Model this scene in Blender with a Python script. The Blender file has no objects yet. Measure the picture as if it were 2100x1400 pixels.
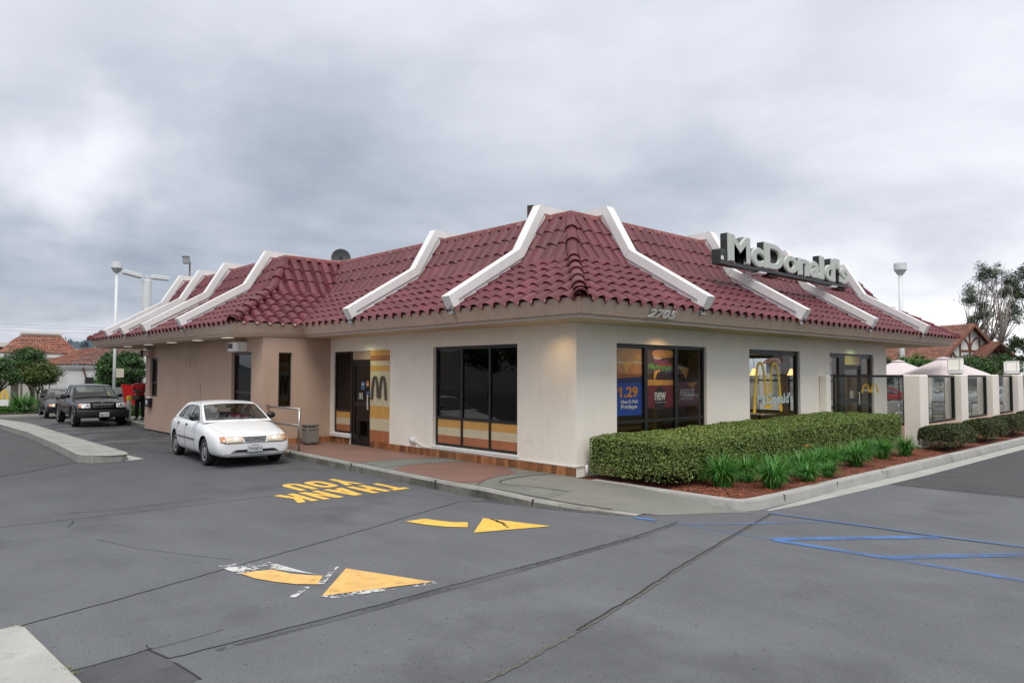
import bpy, bmesh, math, random
import numpy as np
from mathutils import Vector, Matrix, geometry
from mathutils.bvhtree import BVHTree
random.seed(7); np.random.seed(7)
R = math.radians
SC = bpy.context.scene
COL = SC.collection

# ------------------------------------------------------------ camera, sky, sun, exposure
cd = bpy.data.cameras.new('camera'); cam = bpy.data.objects.new('camera', cd); COL.objects.link(cam)
cd.sensor_width = 36.0; cd.lens = 25.297; cd.clip_start = 0.05; cd.clip_end = 4000
yaw, pit, rol = R(42.844), R(2.493), R(0.094)
D_ = Vector((math.sin(yaw)*math.cos(pit), math.cos(yaw)*math.cos(pit), math.sin(pit)))
R_ = Vector((math.cos(yaw), -math.sin(yaw), 0)); U_ = R_.cross(D_)
r2 = R_*math.cos(rol)+U_*math.sin(rol); u2 = -R_*math.sin(rol)+U_*math.cos(rol)
CAM = Vector((-9.628, -8.683, 1.85))
cam.matrix_world = Matrix(((r2.x, u2.x, -D_.x, CAM.x), (r2.y, u2.y, -D_.y, CAM.y), (r2.z, u2.z, -D_.z, CAM.z), (0, 0, 0, 1)))
SC.camera = cam

W = bpy.data.worlds.new('World'); SC.world = W; W.use_nodes = True
nt = W.node_tree; nt.nodes.clear()
def wn(t, **k):
    n = nt.nodes.new(t)
    for a, b in k.items(): setattr(n, a, b)
    return n
def wl(a, b): nt.links.new(a, b)
def wmath(op, a, b=None, c=None, clamp=False):
    n = wn('ShaderNodeMath', operation=op, use_clamp=clamp)
    for i, x in enumerate((a, b, c)):
        if x is None: continue
        if isinstance(x, (int, float)): n.inputs[i].default_value = x
        else: wl(x, n.inputs[i])
    return n.outputs[0]
def wvec(op, a, b=None, scale=None):
    n = wn('ShaderNodeVectorMath', operation=op)
    for i, x in enumerate((a, b)):
        if x is None: continue
        if isinstance(x, tuple): n.inputs[i].default_value = x
        else: wl(x, n.inputs[i])
    if scale is not None:
        if isinstance(scale, (int, float)): n.inputs['Scale'].default_value = scale
        else: wl(scale, n.inputs['Scale'])
    return n
tc = wn('ShaderNodeTexCoord'); gen = tc.outputs['Generated']
sep = wn('ShaderNodeSeparateXYZ'); wl(gen, sep.inputs[0])
zz = wmath('MAXIMUM', sep.outputs[2], 0.0)
den = wmath('ADD', zz, 0.16); inv = wmath('DIVIDE', 1.0, den)
pl = wvec('SCALE', gen, None, inv).outputs[0]
def noise(vec, scale, detail, rough=.55, dist=0.0):
    n = wn('ShaderNodeTexNoise'); wl(vec, n.inputs['Vector'])
    n.inputs['Scale'].default_value = scale; n.inputs['Detail'].default_value = detail
    n.inputs['Roughness'].default_value = rough; n.inputs['Distortion'].default_value = dist
    return n
n1 = noise(pl, 0.75, 5, .52, .25); n2 = noise(pl, 2.6, 6, .55, .3)
wob = noise(gen, 5.0, 4, .55)
wv = wvec('SUBTRACT', wob.outputs['Color'], (0.5, 0.5, 0.5)).outputs[0]
wv = wvec('SCALE', wv, None, 0.22).outputs[0]
gv = wvec('ADD', gen, wv).outputs[0]
hi_ = wmath('MAXIMUM', wmath('SUBTRACT', zz, .50), 0.0)
bri = wmath('MULTIPLY_ADD', zz, 0.30, 0.435)
bri = wmath('MULTIPLY_ADD', hi_, 1.7, bri)                     # overcast skies brighten towards the zenith
cl = wmath('SUBTRACT', n1.outputs['Fac'], 0.5)
bri = wmath('MULTIPLY_ADD', cl, 0.52, bri)
cl2 = wmath('SUBTRACT', n2.outputs['Fac'], 0.5)
bri = wmath('MULTIPLY_ADD', cl2, 0.20, bri)
for (cx, cy, cz, s, k, a) in SKYBLOBS if 'SKYBLOBS' in globals() else [
        (.178, .955, .215, .10, 1.5, .34), (.36, .87, .30, .26, 1.7, -.14), (.123, .978, .150, .18, 3.2, -.15),
        (.05, .99, .02, .22, 3.0, .16), (.955, .29, .03, .34, 2.4, .42), (.88, .45, .22, .24, 2.6, -.05), (.66, .70, .27, .30, 2.0, -.02),
        (.88, .30, .30, .22, 2.2, .12), (.78, .448, .50, .30, 1.5, .06), (.62, .62, .45, .22, 2.0, .04)]:
    dv = wvec('MULTIPLY', wvec('SUBTRACT', gv, (cx, cy, cz)).outputs[0], (1, 1, k)).outputs[0]
    ln = wvec('LENGTH', dv).outputs['Value']
    q = wmath('DIVIDE', ln, s); q = wmath('MULTIPLY', q, q); q = wmath('MULTIPLY', q, -1.0)
    e = wmath('POWER', 2.71828, q)
    bri = wmath('MULTIPLY_ADD', e, a, bri)
bri = wmath('MAXIMUM', bri, 0.22)
ramp = wn('ShaderNodeValToRGB'); wl(bri, ramp.inputs[0])
el = ramp.color_ramp.elements
el[0].position = .2; el[0].color = (.17, .21, .265, 1)
el[1].position = 1.0; el[1].color = (1.0, 1.0, 1.0, 1)
for p_, c_ in ((.35, (.305, .35, .42, 1)), (.5, (.475, .505, .575, 1)), (.7, (.725, .74, .80, 1))):
    q = el.new(p_); q.color = c_
sky = wn('ShaderNodeTexSky', sky_type='NISHITA'); sky.sun_disc = False
sky.sun_elevation = R(56); sky.sun_rotation = R(215); sky.altitude = 50; sky.air_density = 1.2; sky.dust_density = 2.0
bg1 = wn('ShaderNodeBackground'); wl(sky.outputs[0], bg1.inputs['Color']); bg1.inputs['Strength'].default_value = 0.05
bg2 = wn('ShaderNodeBackground'); wl(ramp.outputs[0], bg2.inputs['Color']); bg2.inputs['Strength'].default_value = 1.0
mx = wn('ShaderNodeMixShader'); mx.inputs[0].default_value = .9
wl(bg1.outputs[0], mx.inputs[1]); wl(bg2.outputs[0], mx.inputs[2])
out = wn('ShaderNodeOutputWorld'); wl(mx.outputs[0], out.inputs['Surface'])

sd = bpy.data.lights.new('sun', 'SUN'); sun = bpy.data.objects.new('sun', sd); COL.objects.link(sun)
sd.energy = 1.5; sd.angle = R(24); sd.color = (1.0, .97, .93)
saz = R(215)   # behind the camera, to its left
sdir = Vector((math.sin(saz)*math.cos(R(56)), math.cos(saz)*math.cos(R(56)), math.sin(R(56))))
sun.rotation_euler = sdir.to_track_quat('Z', 'Y').to_euler()
vs = SC.view_settings; vs.view_transform = 'Standard'; vs.look = 'None'; vs.gamma = 1.0; vs.exposure = 0.42; vs.use_curve_mapping = False
SC.cycles.max_bounces = 8; SC.cycles.transparent_max_bounces = 16
SC.cycles.caustics_reflective = False; SC.cycles.caustics_refractive = False

# ------------------------------------------------------------ mesh helpers
def tag(o, label=None, cat=None, group=None, kind=None):
    if label: o['label'] = label
    if cat: o['category'] = cat
    if group: o['group'] = group
    if kind: o['kind'] = kind
    return o
def empty(name, loc=(0, 0, 0), rz=0, label=None, cat=None, group=None):
    o = bpy.data.objects.new(name, None); COL.objects.link(o)
    o.location = loc; o.rotation_euler = (0, 0, rz); o.empty_display_size = .2
    return tag(o, label, cat, group)
class MB:
    def __init__(s): s.v = []; s.f = []; s.m = []; s.cur = 0
    def add(s, vs, fs, m=None):
        b = len(s.v); s.v += [tuple(x) for x in vs]
        for f in fs: s.f.append(tuple(b+i for i in f)); s.m.append(s.cur if m is None else m)
        return s
    def box(s, x0, x1, y0, y1, z0, z1, m=None):
        if x0 > x1: x0, x1 = x1, x0
        if y0 > y1: y0, y1 = y1, y0
        if z0 > z1: z0, z1 = z1, z0
        return s.add([(x0,y0,z0),(x1,y0,z0),(x1,y1,z0),(x0,y1,z0),(x0,y0,z1),(x1,y0,z1),(x1,y1,z1),(x0,y1,z1)],
              [(0,3,2,1),(4,5,6,7),(0,1,5,4),(1,2,6,5),(2,3,7,6),(3,0,4,7)], m)
    def prism(s, pts, axis, a, b, m=None):
        """pts 2D polygon in the other two axes (in xyz order), extruded along axis from a to b"""
        n = len(pts); P = []
        for t in (a, b):
            for p in pts:
                q = list(p); q.insert(axis, t); P.append(tuple(q))
        fs = [(i, (i+1) % n, n+(i+1) % n, n+i) for i in range(n)]
        base = len(s.v); s.v += P
        mm = s.cur if m is None else m
        for f in fs: s.f.append(tuple(base+i for i in f)); s.m.append(mm)
        tri = geometry.tessellate_polygon([[Vector((p[0], p[1], 0)) for p in pts]])
        for t in tri:
            s.f.append(tuple(base+i for i in t)); s.m.append(mm)
            s.f.append(tuple(base+n+i for i in reversed(t))); s.m.append(mm)
        return s
    def tube(s, path, r, n=8, m=None, caps=True):
        path = [Vector(p) for p in path]; rs = r if isinstance(r, (list, tuple)) else [r]*len(path)
        rings = []; prev = None
        for i, p in enumerate(path):
            if i == 0: t = path[1]-p
            elif i == len(path)-1: t = p-path[i-1]
            else: t = (path[i+1]-p).normalized()+(p-path[i-1]).normalized()
            t.normalize()
            if prev is None:
                a = Vector((0, 0, 1)) if abs(t.z) < .9 else Vector((1, 0, 0))
                u = t.cross(a).normalized()
            else: u = (prev-t*prev.dot(t)).normalized()
            prev = u; w = t.cross(u)
            rings.append([p+(u*math.cos(2*math.pi*k/n)+w*math.sin(2*math.pi*k/n))*rs[i] for k in range(n)])
        vs = [v for ring in rings for v in ring]; fs = []
        for i in range(len(path)-1):
            for k in range(n): fs.append((i*n+k, i*n+(k+1) % n, (i+1)*n+(k+1) % n, (i+1)*n+k))
        if caps: fs.append(tuple(reversed(range(n)))); fs.append(tuple((len(path)-1)*n+k for k in range(n)))
        return s.add(vs, fs, m)
    def lathe(s, prof, c=(0, 0, 0), n=24, axis=2, m=None, sq=False):
        """prof: (radius, height) list, revolved about axis through c"""
        vs = []; fs = []; off = math.pi/n if sq else 0
        for r, h in prof:
            for k in range(n):
                a = 2*math.pi*k/n+off; q = [r*math.cos(a), r*math.sin(a)]; q.insert(axis, h)
                vs.append((q[0]+c[0], q[1]+c[1], q[2]+c[2]))
        for i in range(len(prof)-1):
            for k in range(n): fs.append((i*n+k, i*n+(k+1) % n, (i+1)*n+(k+1) % n, (i+1)*n+k))
        return s.add(vs, fs, m)
    def grid(s, rows, m=None, close=False):
        nr, nc = len(rows), len(rows[0]); vs = [p for r in rows for p in r]; fs = []
        for i in range(nr-1):
            for j in range(nc-1 if not close else nc): fs.append((i*nc+j, i*nc+(j+1) % nc, (i+1)*nc+(j+1) % nc, (i+1)*nc+j))
        return s.add(vs, fs, m)
    def poly(s, pts, z, m=None):
        tri = geometry.tessellate_polygon([[Vector((p[0], p[1], 0)) for p in pts]])
        out = []
        for t in tri:
            a, b, c = [pts[i] for i in t]
            cr = (b[0]-a[0])*(c[1]-a[1])-(b[1]-a[1])*(c[0]-a[0])
            out.append(t if cr > 0 else tuple(reversed(t)))
        return s.add([(p[0], p[1], z(p[0], p[1]) if callable(z) else z) for p in pts], out, m)
    def build(s, name, mats, parent=None, smooth=False, bevel=0, tint=None, fix=False, ang=None, world=True):
        me = bpy.data.meshes.new(name)
        off = Vector((0, 0, 0))
        if parent is not None and world:
            q = parent
            while q is not None: off += Vector(q.location); q = q.parent
        if off.length > 0: vs = [(v[0]-off.x, v[1]-off.y, v[2]-off.z) for v in s.v]
        else: vs = s.v
        me.from_pydata(vs, [], s.f)
        if not isinstance(mats, (list, tuple)): mats = [mats]
        for mt in mats: me.materials.append(mt)
        if len(mats) > 1: me.polygons.foreach_set('material_index', s.m)
        if fix:
            bm = bmesh.new(); bm.from_mesh(me); bmesh.ops.recalc_face_normals(bm, faces=bm.faces); bm.to_mesh(me); bm.free()
        if smooth: me.polygons.foreach_set('use_smooth', [True]*len(me.polygons))
        if ang: me.polygons.foreach_set('use_smooth', [True]*len(me.polygons)); me.set_sharp_from_angle(angle=R(ang))
        if tint is not None: set_tint(me, tint)
        me.update()
        o = bpy.data.objects.new(name, me); COL.objects.link(o)
        if parent is not None: o.parent = parent
        if bevel:
            b = o.modifiers.new('bevel', 'BEVEL'); b.width = bevel; b.segments = 2; b.limit_method = 'ANGLE'; b.angle_limit = R(40)
        return o
def set_tint(me, groups):
    """random value per group of consecutive faces, read by the materials as attribute 'tint'"""
    nf = len(me.polygons); a = me.attributes.new('tint', 'FLOAT', 'FACE')
    k = max(1, int(groups)); vals = np.random.rand(nf//k+2)
    a.data.foreach_set('value', vals[np.arange(nf)//k].astype(np.float32))
def copy_tree(o, parent=None):
    c = o.copy(); COL.objects.link(c)
    if parent is not None: c.parent = parent; c.matrix_parent_inverse = o.matrix_parent_inverse.copy()
    for ch in list(o.children): copy_tree(ch, c)
    return c
def evaluated_mesh(o):
    bpy.context.view_layer.update()
    dg = bpy.context.evaluated_depsgraph_get()
    return bpy.data.meshes.new_from_object(o.evaluated_get(dg))
def text_mesh(body, size, bold=0.0, depth=.01, bev=0.0, spacing=1.0, sx=1.0, shear=0.0, align='LEFT'):
    """lettering as a mesh: x to the right, y up, z thickness"""
    cu = bpy.data.curves.new('lettering', 'FONT'); cu.body = body; cu.size = size; cu.offset = bold; cu.extrude = depth/2
    cu.bevel_depth = bev; cu.bevel_resolution = 0; cu.space_character = spacing; cu.shear = shear; cu.align_x = align; cu.resolution_u = 5
    o = bpy.data.objects.new('lettering', cu); COL.objects.link(o)
    me = evaluated_mesh(o); bpy.data.objects.remove(o); bpy.data.curves.remove(cu)
    if sx != 1.0:
        for v in me.vertices: v.co.x *= sx
    return me
def put_mesh(name, me, mat, parent, M, world=True):
    off = Vector((0, 0, 0))
    if parent is not None and world:
        q = parent
        while q is not None: off += Vector(q.location); q = q.parent
    me.transform(Matrix.Translation(-off) @ M); me.materials.clear(); me.materials.append(mat); me.update()
    o = bpy.data.objects.new(name, me); COL.objects.link(o); o.parent = parent
    return o
# frames: lettering on a wall that faces -y (reads left to right along +x) or -x (reads left to right along -y)
def on_y(x, y, z): return Matrix(((1, 0, 0, x), (0, 0, -1, y), (0, 1, 0, z), (0, 0, 0, 1)))
def on_x(x, y, z): return Matrix(((0, 0, -1, x), (-1, 0, 0, y), (0, 1, 0, z), (0, 0, 0, 1)))
# ------------------------------------------------------------ materials
def pm(name, col, rough=.6, var=.0, vscale=3.0, bump=.0, bscale=60., metal=0.0, fine=.0, fscale=150., spec=.5, coat=0., tint=0., col2=None,
       stain=None, streak=None, emit=None, detail=5, spots=None, lane=None):
    m = bpy.data.materials.new(name); m.use_nodes = True
    t = m.node_tree; N = t.nodes; L = t.links; b = N['Principled BSDF']
    b.inputs['Roughness'].default_value = rough; b.inputs['Metallic'].default_value = metal
    b.inputs['Specular IOR Level'].default_value = spec; b.inputs['Coat Weight'].default_value = coat
    b.inputs['Coat Roughness'].default_value = .04
    tcn = N.new('ShaderNodeTexCoord')
    gm = N.new('ShaderNodeNewGeometry'); P = gm.outputs['Position']
    def nz(scale, det=5, rg=.55, vec=None):
        n = N.new('ShaderNodeTexNoise'); n.inputs['Scale'].default_value = scale; n.inputs['Detail'].default_value = det
        n.inputs['Roughness'].default_value = rg; L.new(vec or P, n.inputs['Vector']); return n.outputs['Fac']
    def mp(x, a, b_, c, d):
        n = N.new('ShaderNodeMapRange'); n.inputs['From Min'].default_value = a; n.inputs['From Max'].default_value = b_
        n.inputs['To Min'].default_value = c; n.inputs['To Max'].default_value = d; L.new(x, n.inputs['Value']); return n.outputs[0]
    def mixc(fac, c1, c2, bt='MIX'):
        n = N.new('ShaderNodeMix'); n.data_type = 'RGBA'; n.blend_type = bt
        for i, x in ((0, fac), (6, c1), (7, c2)):
            if isinstance(x, (int, float)): n.inputs[i].default_value = x
            elif isinstance(x, tuple): n.inputs[i].default_value = (*x, 1) if len(x) == 3 else x
            else: L.new(x, n.inputs[i])
        return n.outputs[2]
    c = tuple(col); cur = None
    def mul(cur, fac):
        """multiply colour by a value"""
        n = N.new('ShaderNodeVectorMath'); n.operation = 'SCALE'
        if cur is None: n.inputs[0].default_value = c
        else: L.new(cur, n.inputs[0])
        L.new(fac, n.inputs['Scale']); return n.outputs[0]
    if col2 is not None:
        cur = mixc(mp(nz(vscale*1.7, 4), .35, .65, 0, 1), c, tuple(col2))
    if var: cur = mul(cur, mp(nz(vscale, detail), .25, .75, 1-var, 1+var))
    if fine: cur = mul(cur, mp(nz(fscale, 3, .7), .25, .75, 1-fine, 1+fine))
    if tint:
        a = N.new('ShaderNodeAttribute'); a.attribute_name = 'tint'
        cur = mul(cur, mp(a.outputs['Fac'], 0, 1, 1-tint, 1+tint))
    if stain:   # (colour, scale, threshold, amount)
        sc_, s_s, th, am = stain
        f = mp(nz(s_s, 6, .62), th, th+.14, 0, am)
        cur = mixc(f, cur if cur is not None else c, sc_)
    if streak:  # vertical dirt runs: (colour, amount)
        mpn = N.new('ShaderNodeMapping'); L.new(P, mpn.inputs['Vector']); mpn.inputs['Scale'].default_value = (7, 7, .55)
        f = mp(nz(1.0, 5, .6, mpn.outputs[0]), .52, .75, 0, streak[1])
        cur = mixc(f, cur if cur is not None else c, streak[0])
    if spots:   # dropped gum, oil drips and small chips
        vo = N.new('ShaderNodeTexVoronoi'); vo.voronoi_dimensions = '2D'; vo.inputs['Scale'].default_value = 2.3; L.new(P, vo.inputs['Vector'])
        f1 = mp(vo.outputs['Distance'], .018, .034, 1, 0)
        vo2 = N.new('ShaderNodeTexVoronoi'); vo2.voronoi_dimensions = '2D'; vo2.inputs['Scale'].default_value = 9.0; L.new(P, vo2.inputs['Vector'])
        f2 = mp(vo2.outputs['Distance'], .05, .10, 1, 0); f3 = mp(nz(.9, 3), .48, .60, 0, .8)
        mm_ = N.new('ShaderNodeMath'); mm_.operation = 'MULTIPLY'; L.new(f2, mm_.inputs[0]); L.new(f3, mm_.inputs[1])
        m2_ = N.new('ShaderNodeMath'); m2_.operation = 'MAXIMUM'; L.new(f1, m2_.inputs[0]); L.new(mm_.outputs[0], m2_.inputs[1])
        m3_ = N.new('ShaderNodeMath'); m3_.operation = 'MULTIPLY'; L.new(m2_.outputs[0], m3_.inputs[0]); m3_.inputs[1].default_value = spots
        cur = mixc(m3_.outputs[0], cur if cur is not None else c, (.03, .03, .032))
        n4 = N.new('ShaderNodeMapping'); L.new(P, n4.inputs['Vector']); n4.inputs['Scale'].default_value = (3.2, .35, 1); n4.inputs['Rotation'].default_value = (0, 0, .25)
        cur = mul(cur, mp(nz(1.0, 4, .5, n4.outputs[0]), .3, .7, .955, 1.045))
    if lane:    # rubber and oil darken the slab where cars queue in the lane
        sp_ = N.new('ShaderNodeSeparateXYZ'); L.new(P, sp_.inputs[0])
        wv_ = N.new('ShaderNodeMath'); wv_.operation = 'MULTIPLY_ADD'; L.new(nz(.5, 4), wv_.inputs[0]); wv_.inputs[1].default_value = 7.0; L.new(sp_.outputs[1], wv_.inputs[2])
        cur = mul(cur, mp(wv_.outputs[0], 2.5, 11.5, 1.0, lane))
    if cur is None: b.inputs['Base Color'].default_value = (*c, 1)
    else: L.new(cur, b.inputs['Base Color'])
    if bump:
        n = N.new('ShaderNodeBump'); n.inputs['Strength'].default_value = 1.0; n.inputs['Distance'].default_value = bump
        L.new(nz(bscale, 4, .6), n.inputs['Height']); L.new(n.outputs[0], b.inputs['Normal'])
    if emit:
        b.inputs['Emission Color'].default_value = (*emit[0], 1); b.inputs['Emission Strength'].default_value = emit[1]
    return m
def glass(name, tintc=(.35, .35, .35), refl=1.0, rough=.0, base=.04):
    m = bpy.data.materials.new(name); m.use_nodes = True; t = m.node_tree; N = t.nodes; L = t.links; N.clear()
    tr = N.new('ShaderNodeBsdfTransparent'); tr.inputs[0].default_value = (*tintc, 1)
    gl = N.new('ShaderNodeBsdfGlossy'); gl.inputs['Roughness'].default_value = rough; gl.inputs[0].default_value = (refl, refl, refl, 1)
    ge = N.new('ShaderNodeNewGeometry'); dt = N.new('ShaderNodeVectorMath'); dt.operation = 'DOT_PRODUCT'; L.new(ge.outputs['Normal'], dt.inputs[0]); L.new(ge.outputs['Incoming'], dt.inputs[1])
    def ma(op, a, b=None, c=None):
        n = N.new('ShaderNodeMath'); n.operation = op
        for i, x in enumerate((a, b, c)):
            if x is None: continue
            if isinstance(x, (int, float)): n.inputs[i].default_value = x
            else: L.new(x, n.inputs[i])
        return n.outputs[0]
    ad = ma('MULTIPLY_ADD', ma('POWER', ma('SUBTRACT', 1.0, ma('ABSOLUTE', dt.outputs['Value'])), 5.0), .9, base).node
    mx_ = N.new('ShaderNodeMixShader'); L.new(ad.outputs[0], mx_.inputs[0]); L.new(tr.outputs[0], mx_.inputs[1]); L.new(gl.outputs[0], mx_.inputs[2])
    o = N.new('ShaderNodeOutputMaterial'); L.new(mx_.outputs[0], o.inputs[0]); return m
def worn(name, col, thr=.5, soft=.1, scale=30., rough=.7, ragged=6.0, fade=.0):
    """paint worn through in flakes (the surface below shows)"""
    m = bpy.data.materials.new(name); m.use_nodes = True; t = m.node_tree; N = t.nodes; L = t.links; b = N['Principled BSDF']
    b.inputs['Roughness'].default_value = rough
    gm = N.new('ShaderNodeNewGeometry')
    a = N.new('ShaderNodeTexNoise'); a.inputs['Scale'].default_value = scale; a.inputs['Detail'].default_value = 8; a.inputs['Roughness'].default_value = .65; L.new(gm.outputs['Position'], a.inputs['Vector'])
    a2 = N.new('ShaderNodeTexNoise'); a2.inputs['Scale'].default_value = ragged; a2.inputs['Detail'].default_value = 3; L.new(gm.outputs['Position'], a2.inputs['Vector'])
    s_ = N.new('ShaderNodeMath'); s_.operation = 'ADD'; L.new(a.outputs['Fac'], s_.inputs[0]); L.new(a2.outputs['Fac'], s_.inputs[1])
    mr = N.new('ShaderNodeMapRange'); mr.inputs['From Min'].default_value = thr*2-soft; mr.inputs['From Max'].default_value = thr*2+soft
    mr.inputs['To Min'].default_value = 0; mr.inputs['To Max'].default_value = 1-fade
    L.new(s_.outputs[0], mr.inputs['Value']); L.new(mr.outputs[0], b.inputs['Alpha'])
    n3 = N.new('ShaderNodeMapRange'); n3.inputs['From Min'].default_value = .3; n3.inputs['From Max'].default_value = .7; n3.inputs['To Min'].default_value = .82; n3.inputs['To Max'].default_value = 1.12
    L.new(a2.outputs['Fac'], n3.inputs['Value'])
    v = N.new('ShaderNodeVectorMath'); v.operation = 'SCALE'; v.inputs[0].default_value = col; L.new(n3.outputs[0], v.inputs['Scale']); L.new(v.outputs[0], b.inputs['Base Color'])
    return m
M = {}
M['concrete_road'] = pm('concrete_road', (.118, .124, .133), .82, var=.16, vscale=.55, bump=.0025, bscale=130, fine=.30, fscale=75, stain=((.060, .062, .067), .5, .54, .5), spec=.3, spots=.55, lane=.62)
M['concrete_dark'] = pm('concrete_dark', (.105, .107, .112), .85, var=.15, vscale=.8, bump=.001, bscale=220, fine=.16, fscale=90, spec=.3)
M['asphalt'] = pm('asphalt', (.070, .071, .075), .88, var=.16, vscale=.9, bump=.003, bscale=150, fine=.28, fscale=110, spec=.3, stain=((.03, .03, .03), .9, .58, .5))
M['asphalt_old'] = pm('asphalt_old', (.080, .078, .078), .88, var=.2, vscale=1.6, bump=.003, bscale=150, fine=.3, fscale=90, spec=.3)
M['concrete_patch'] = pm('concrete_patch', (.072, .074, .078), .85, var=.3, vscale=2.2, bump=.002, bscale=150, fine=.3, fscale=80, spec=.3, stain=((.12, .125, .13), 2.0, .55, .6))
M['joint'] = pm('joint', (.018, .017, .017), .8, var=.3, vscale=20)
M['tar'] = worn('tar', (.075, .078, .083), .44, .12, 18, .8, 2.5)
M['tar_gravel'] = pm('tar_gravel', (.10, .095, .085), .8, var=.5, vscale=50, bump=.006, bscale=90, fine=.5, fscale=140)
M['curb'] = pm('curb', (.29, .285, .26), .8, var=.16, vscale=1.8, bump=.002, bscale=120, fine=.12, fscale=60, streak=((.08, .07, .055), .35), stain=((.11, .10, .085), 1.6, .55, .6))
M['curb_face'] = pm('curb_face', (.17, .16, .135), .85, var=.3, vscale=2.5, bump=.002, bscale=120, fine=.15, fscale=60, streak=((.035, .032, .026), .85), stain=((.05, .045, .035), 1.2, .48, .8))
M['curb_light'] = pm('curb_light', (.36, .355, .33), .8, var=.16, vscale=1.8, bump=.002, bscale=120, fine=.14, fscale=60, stain=((.13, .125, .11), 2.2, .60, .6))
M['walk_grey'] = pm('walk_grey', (.185, .185, .165), .82, var=.14, vscale=1.2, bump=.001, bscale=200, fine=.1, fscale=70, stain=((.10, .10, .085), 1.1, .56, .5))
M['walk_green'] = pm('walk_green', (.155, .170, .150), .8, var=.12, vscale=2.0, bump=.001, bscale=200, fine=.1, fscale=70, stain=((.09, .095, .085), 1.5, .55, .5))
M['walk_red'] = pm('walk_red', (.205, .113, .088), .8, var=.13, vscale=1.4, bump=.001, bscale=200, fine=.1, fscale=70, stain=((.12, .062, .05), 1.0, .54, .55))
M['yellow_paint'] = worn('yellow_paint', (.78, .48, .085), .325, .05, 34, .65, 9)
M['yellow_old'] = worn('yellow_old', (.70, .42, .135), .345, .05, 38, .7, 9)
M['white_worn'] = worn('white_worn', (.52, .52, .51), .505, .035, 26, .7, 4)
M['white_scrap'] = worn('white_scrap', (.66, .66, .64), .54, .02, 22, .7, 8)
M['blue_paint'] = worn('blue_paint', (.075, .19, .46), .46, .30, 30, .7, 2.2, fade=.12)
M['blue_faint'] = worn('blue_faint', (.075, .19, .46), .53, .30, 30, .7, 2.2, fade=.3)
M['wall_white'] = pm('wall_white', (.86, .80, .71), .85, var=.05, vscale=1.2, bump=.004, bscale=38, streak=((.56, .51, .44), .14), spec=.3, stain=((.56, .52, .46), 1.3, .60, .3))
M['wall_tan'] = pm('wall_tan', (.47, .33, .255), .85, var=.07, vscale=1.0, bump=.004, bscale=38, streak=((.30, .21, .165), .12), spec=.3)
M['fascia'] = pm('fascia', (.60, .455, .36), .7, var=.07, vscale=1.3, streak=((.26, .19, .15), .35), spec=.35)
M['soffit'] = pm('soffit', (.60, .47, .31), .8, var=.05, vscale=1.0)
M['soffit_grey'] = pm('soffit_grey', (.30, .27, .245), .8, var=.05, vscale=1.0)
M['roof_tile'] = pm('roof_tile', (.126, .026, .035), .5, var=.14, vscale=1.2, tint=.17, bump=.001, bscale=80, spec=.35, stain=((.24, .10, .10), 2.6, .58, .4))
M['roof_under'] = pm('roof_under', (.045, .016, .016), .8)
M['coping_red'] = pm('coping_red', (.36, .13, .115), .4, var=.3, vscale=2.0, tint=0, stain=((.60, .45, .42), 4, .55, .7))
M['beam_white'] = pm('beam_white', (.82, .82, .80), .5, var=.05, vscale=2, stain=((.45, .44, .41), 2.6, .64, .5), streak=((.55, .54, .5), .25))
M['metal_grey'] = pm('metal_grey', (.42, .43, .43), .45, metal=.6, var=.1)
M['black_frame'] = pm('black_frame', (.012, .012, .013), .35, spec=.5)
M['dark_interior'] = pm('dark_interior', (.05, .045, .04), .8)
M['floor_in'] = pm('floor_in', (.12, .08, .06), .5, var=.2)
M['ceil_in'] = pm('ceil_in', (.22, .21, .19), .8)
M['wall_in'] = pm('wall_in', (.22, .17, .12), .8, var=.1)
M['glass_dark'] = glass('glass_dark', (.22, .22, .22), .95, base=.05)
M['glass_win'] = glass('glass_win', (.88, .88, .88), .9, base=.022)
M['glass_clear'] = glass('glass_clear', (.86, .88, .88), 1.0)
M['glass_car'] = glass('glass_car', (.62, .66, .64), 1.0, base=.06)
M['tile_yellow'] = pm('tile_yellow', (.62, .33, .085), .4, var=.12, vscale=5, stain=((.70, .52, .28), 7, .63, .6))
M['tile_cream'] = pm('tile_cream', (.62, .53, .36), .4, var=.08, vscale=6)
M['tile_orange'] = pm('tile_orange', (.40, .145, .065), .4, var=.16, vscale=5, stain=((.58, .28, .14), 7, .63, .6))
M['base_tile'] = pm('base_tile', (.30, .125, .050), .45, tint=.48, var=.2, vscale=9)
M['grout'] = pm('grout', (.06, .05, .04), .9)
M['steel'] = pm('steel', (.42, .41, .40), .32, metal=.9, var=.15, vscale=5)
M['aluminium'] = pm('aluminium', (.75, .76, .77), .22, metal=1.0)
M['white_paint'] = pm('white_paint', (.78, .78, .77), .5, var=.05, vscale=2)
M['white_lamp'] = pm('white_lamp', (.72, .74, .74), .5, var=.05)
M['lantern_glow'] = pm('lantern_glow', (.8, .79, .75), .4, emit=((1.0, .90, .72), .22))
M['light_white'] = pm('light_white', (.8, .8, .8), .4, emit=((1, .97, .88), .30))
M['downlight'] = pm('downlight', (.5, .42, .30), .6)
M['red_plastic'] = pm('red_plastic', (.45, .015, .015), .35)
M['yellow_plastic'] = pm('yellow_plastic', (.80, .50, .02), .4)
M['yellow_band'] = pm('yellow_band', (.80, .62, .02), .5)
M['black_plastic'] = pm('black_plastic', (.018, .018, .019), .45)
M['grey_plastic'] = pm('grey_plastic', (.10, .105, .11), .5)
M['dish_dark'] = pm('dish_dark', (.045, .047, .05), .6)
M['rubber'] = pm('rubber', (.018, .018, .018), .75, var=.2, vscale=8, bump=.001, bscale=100)
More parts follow.
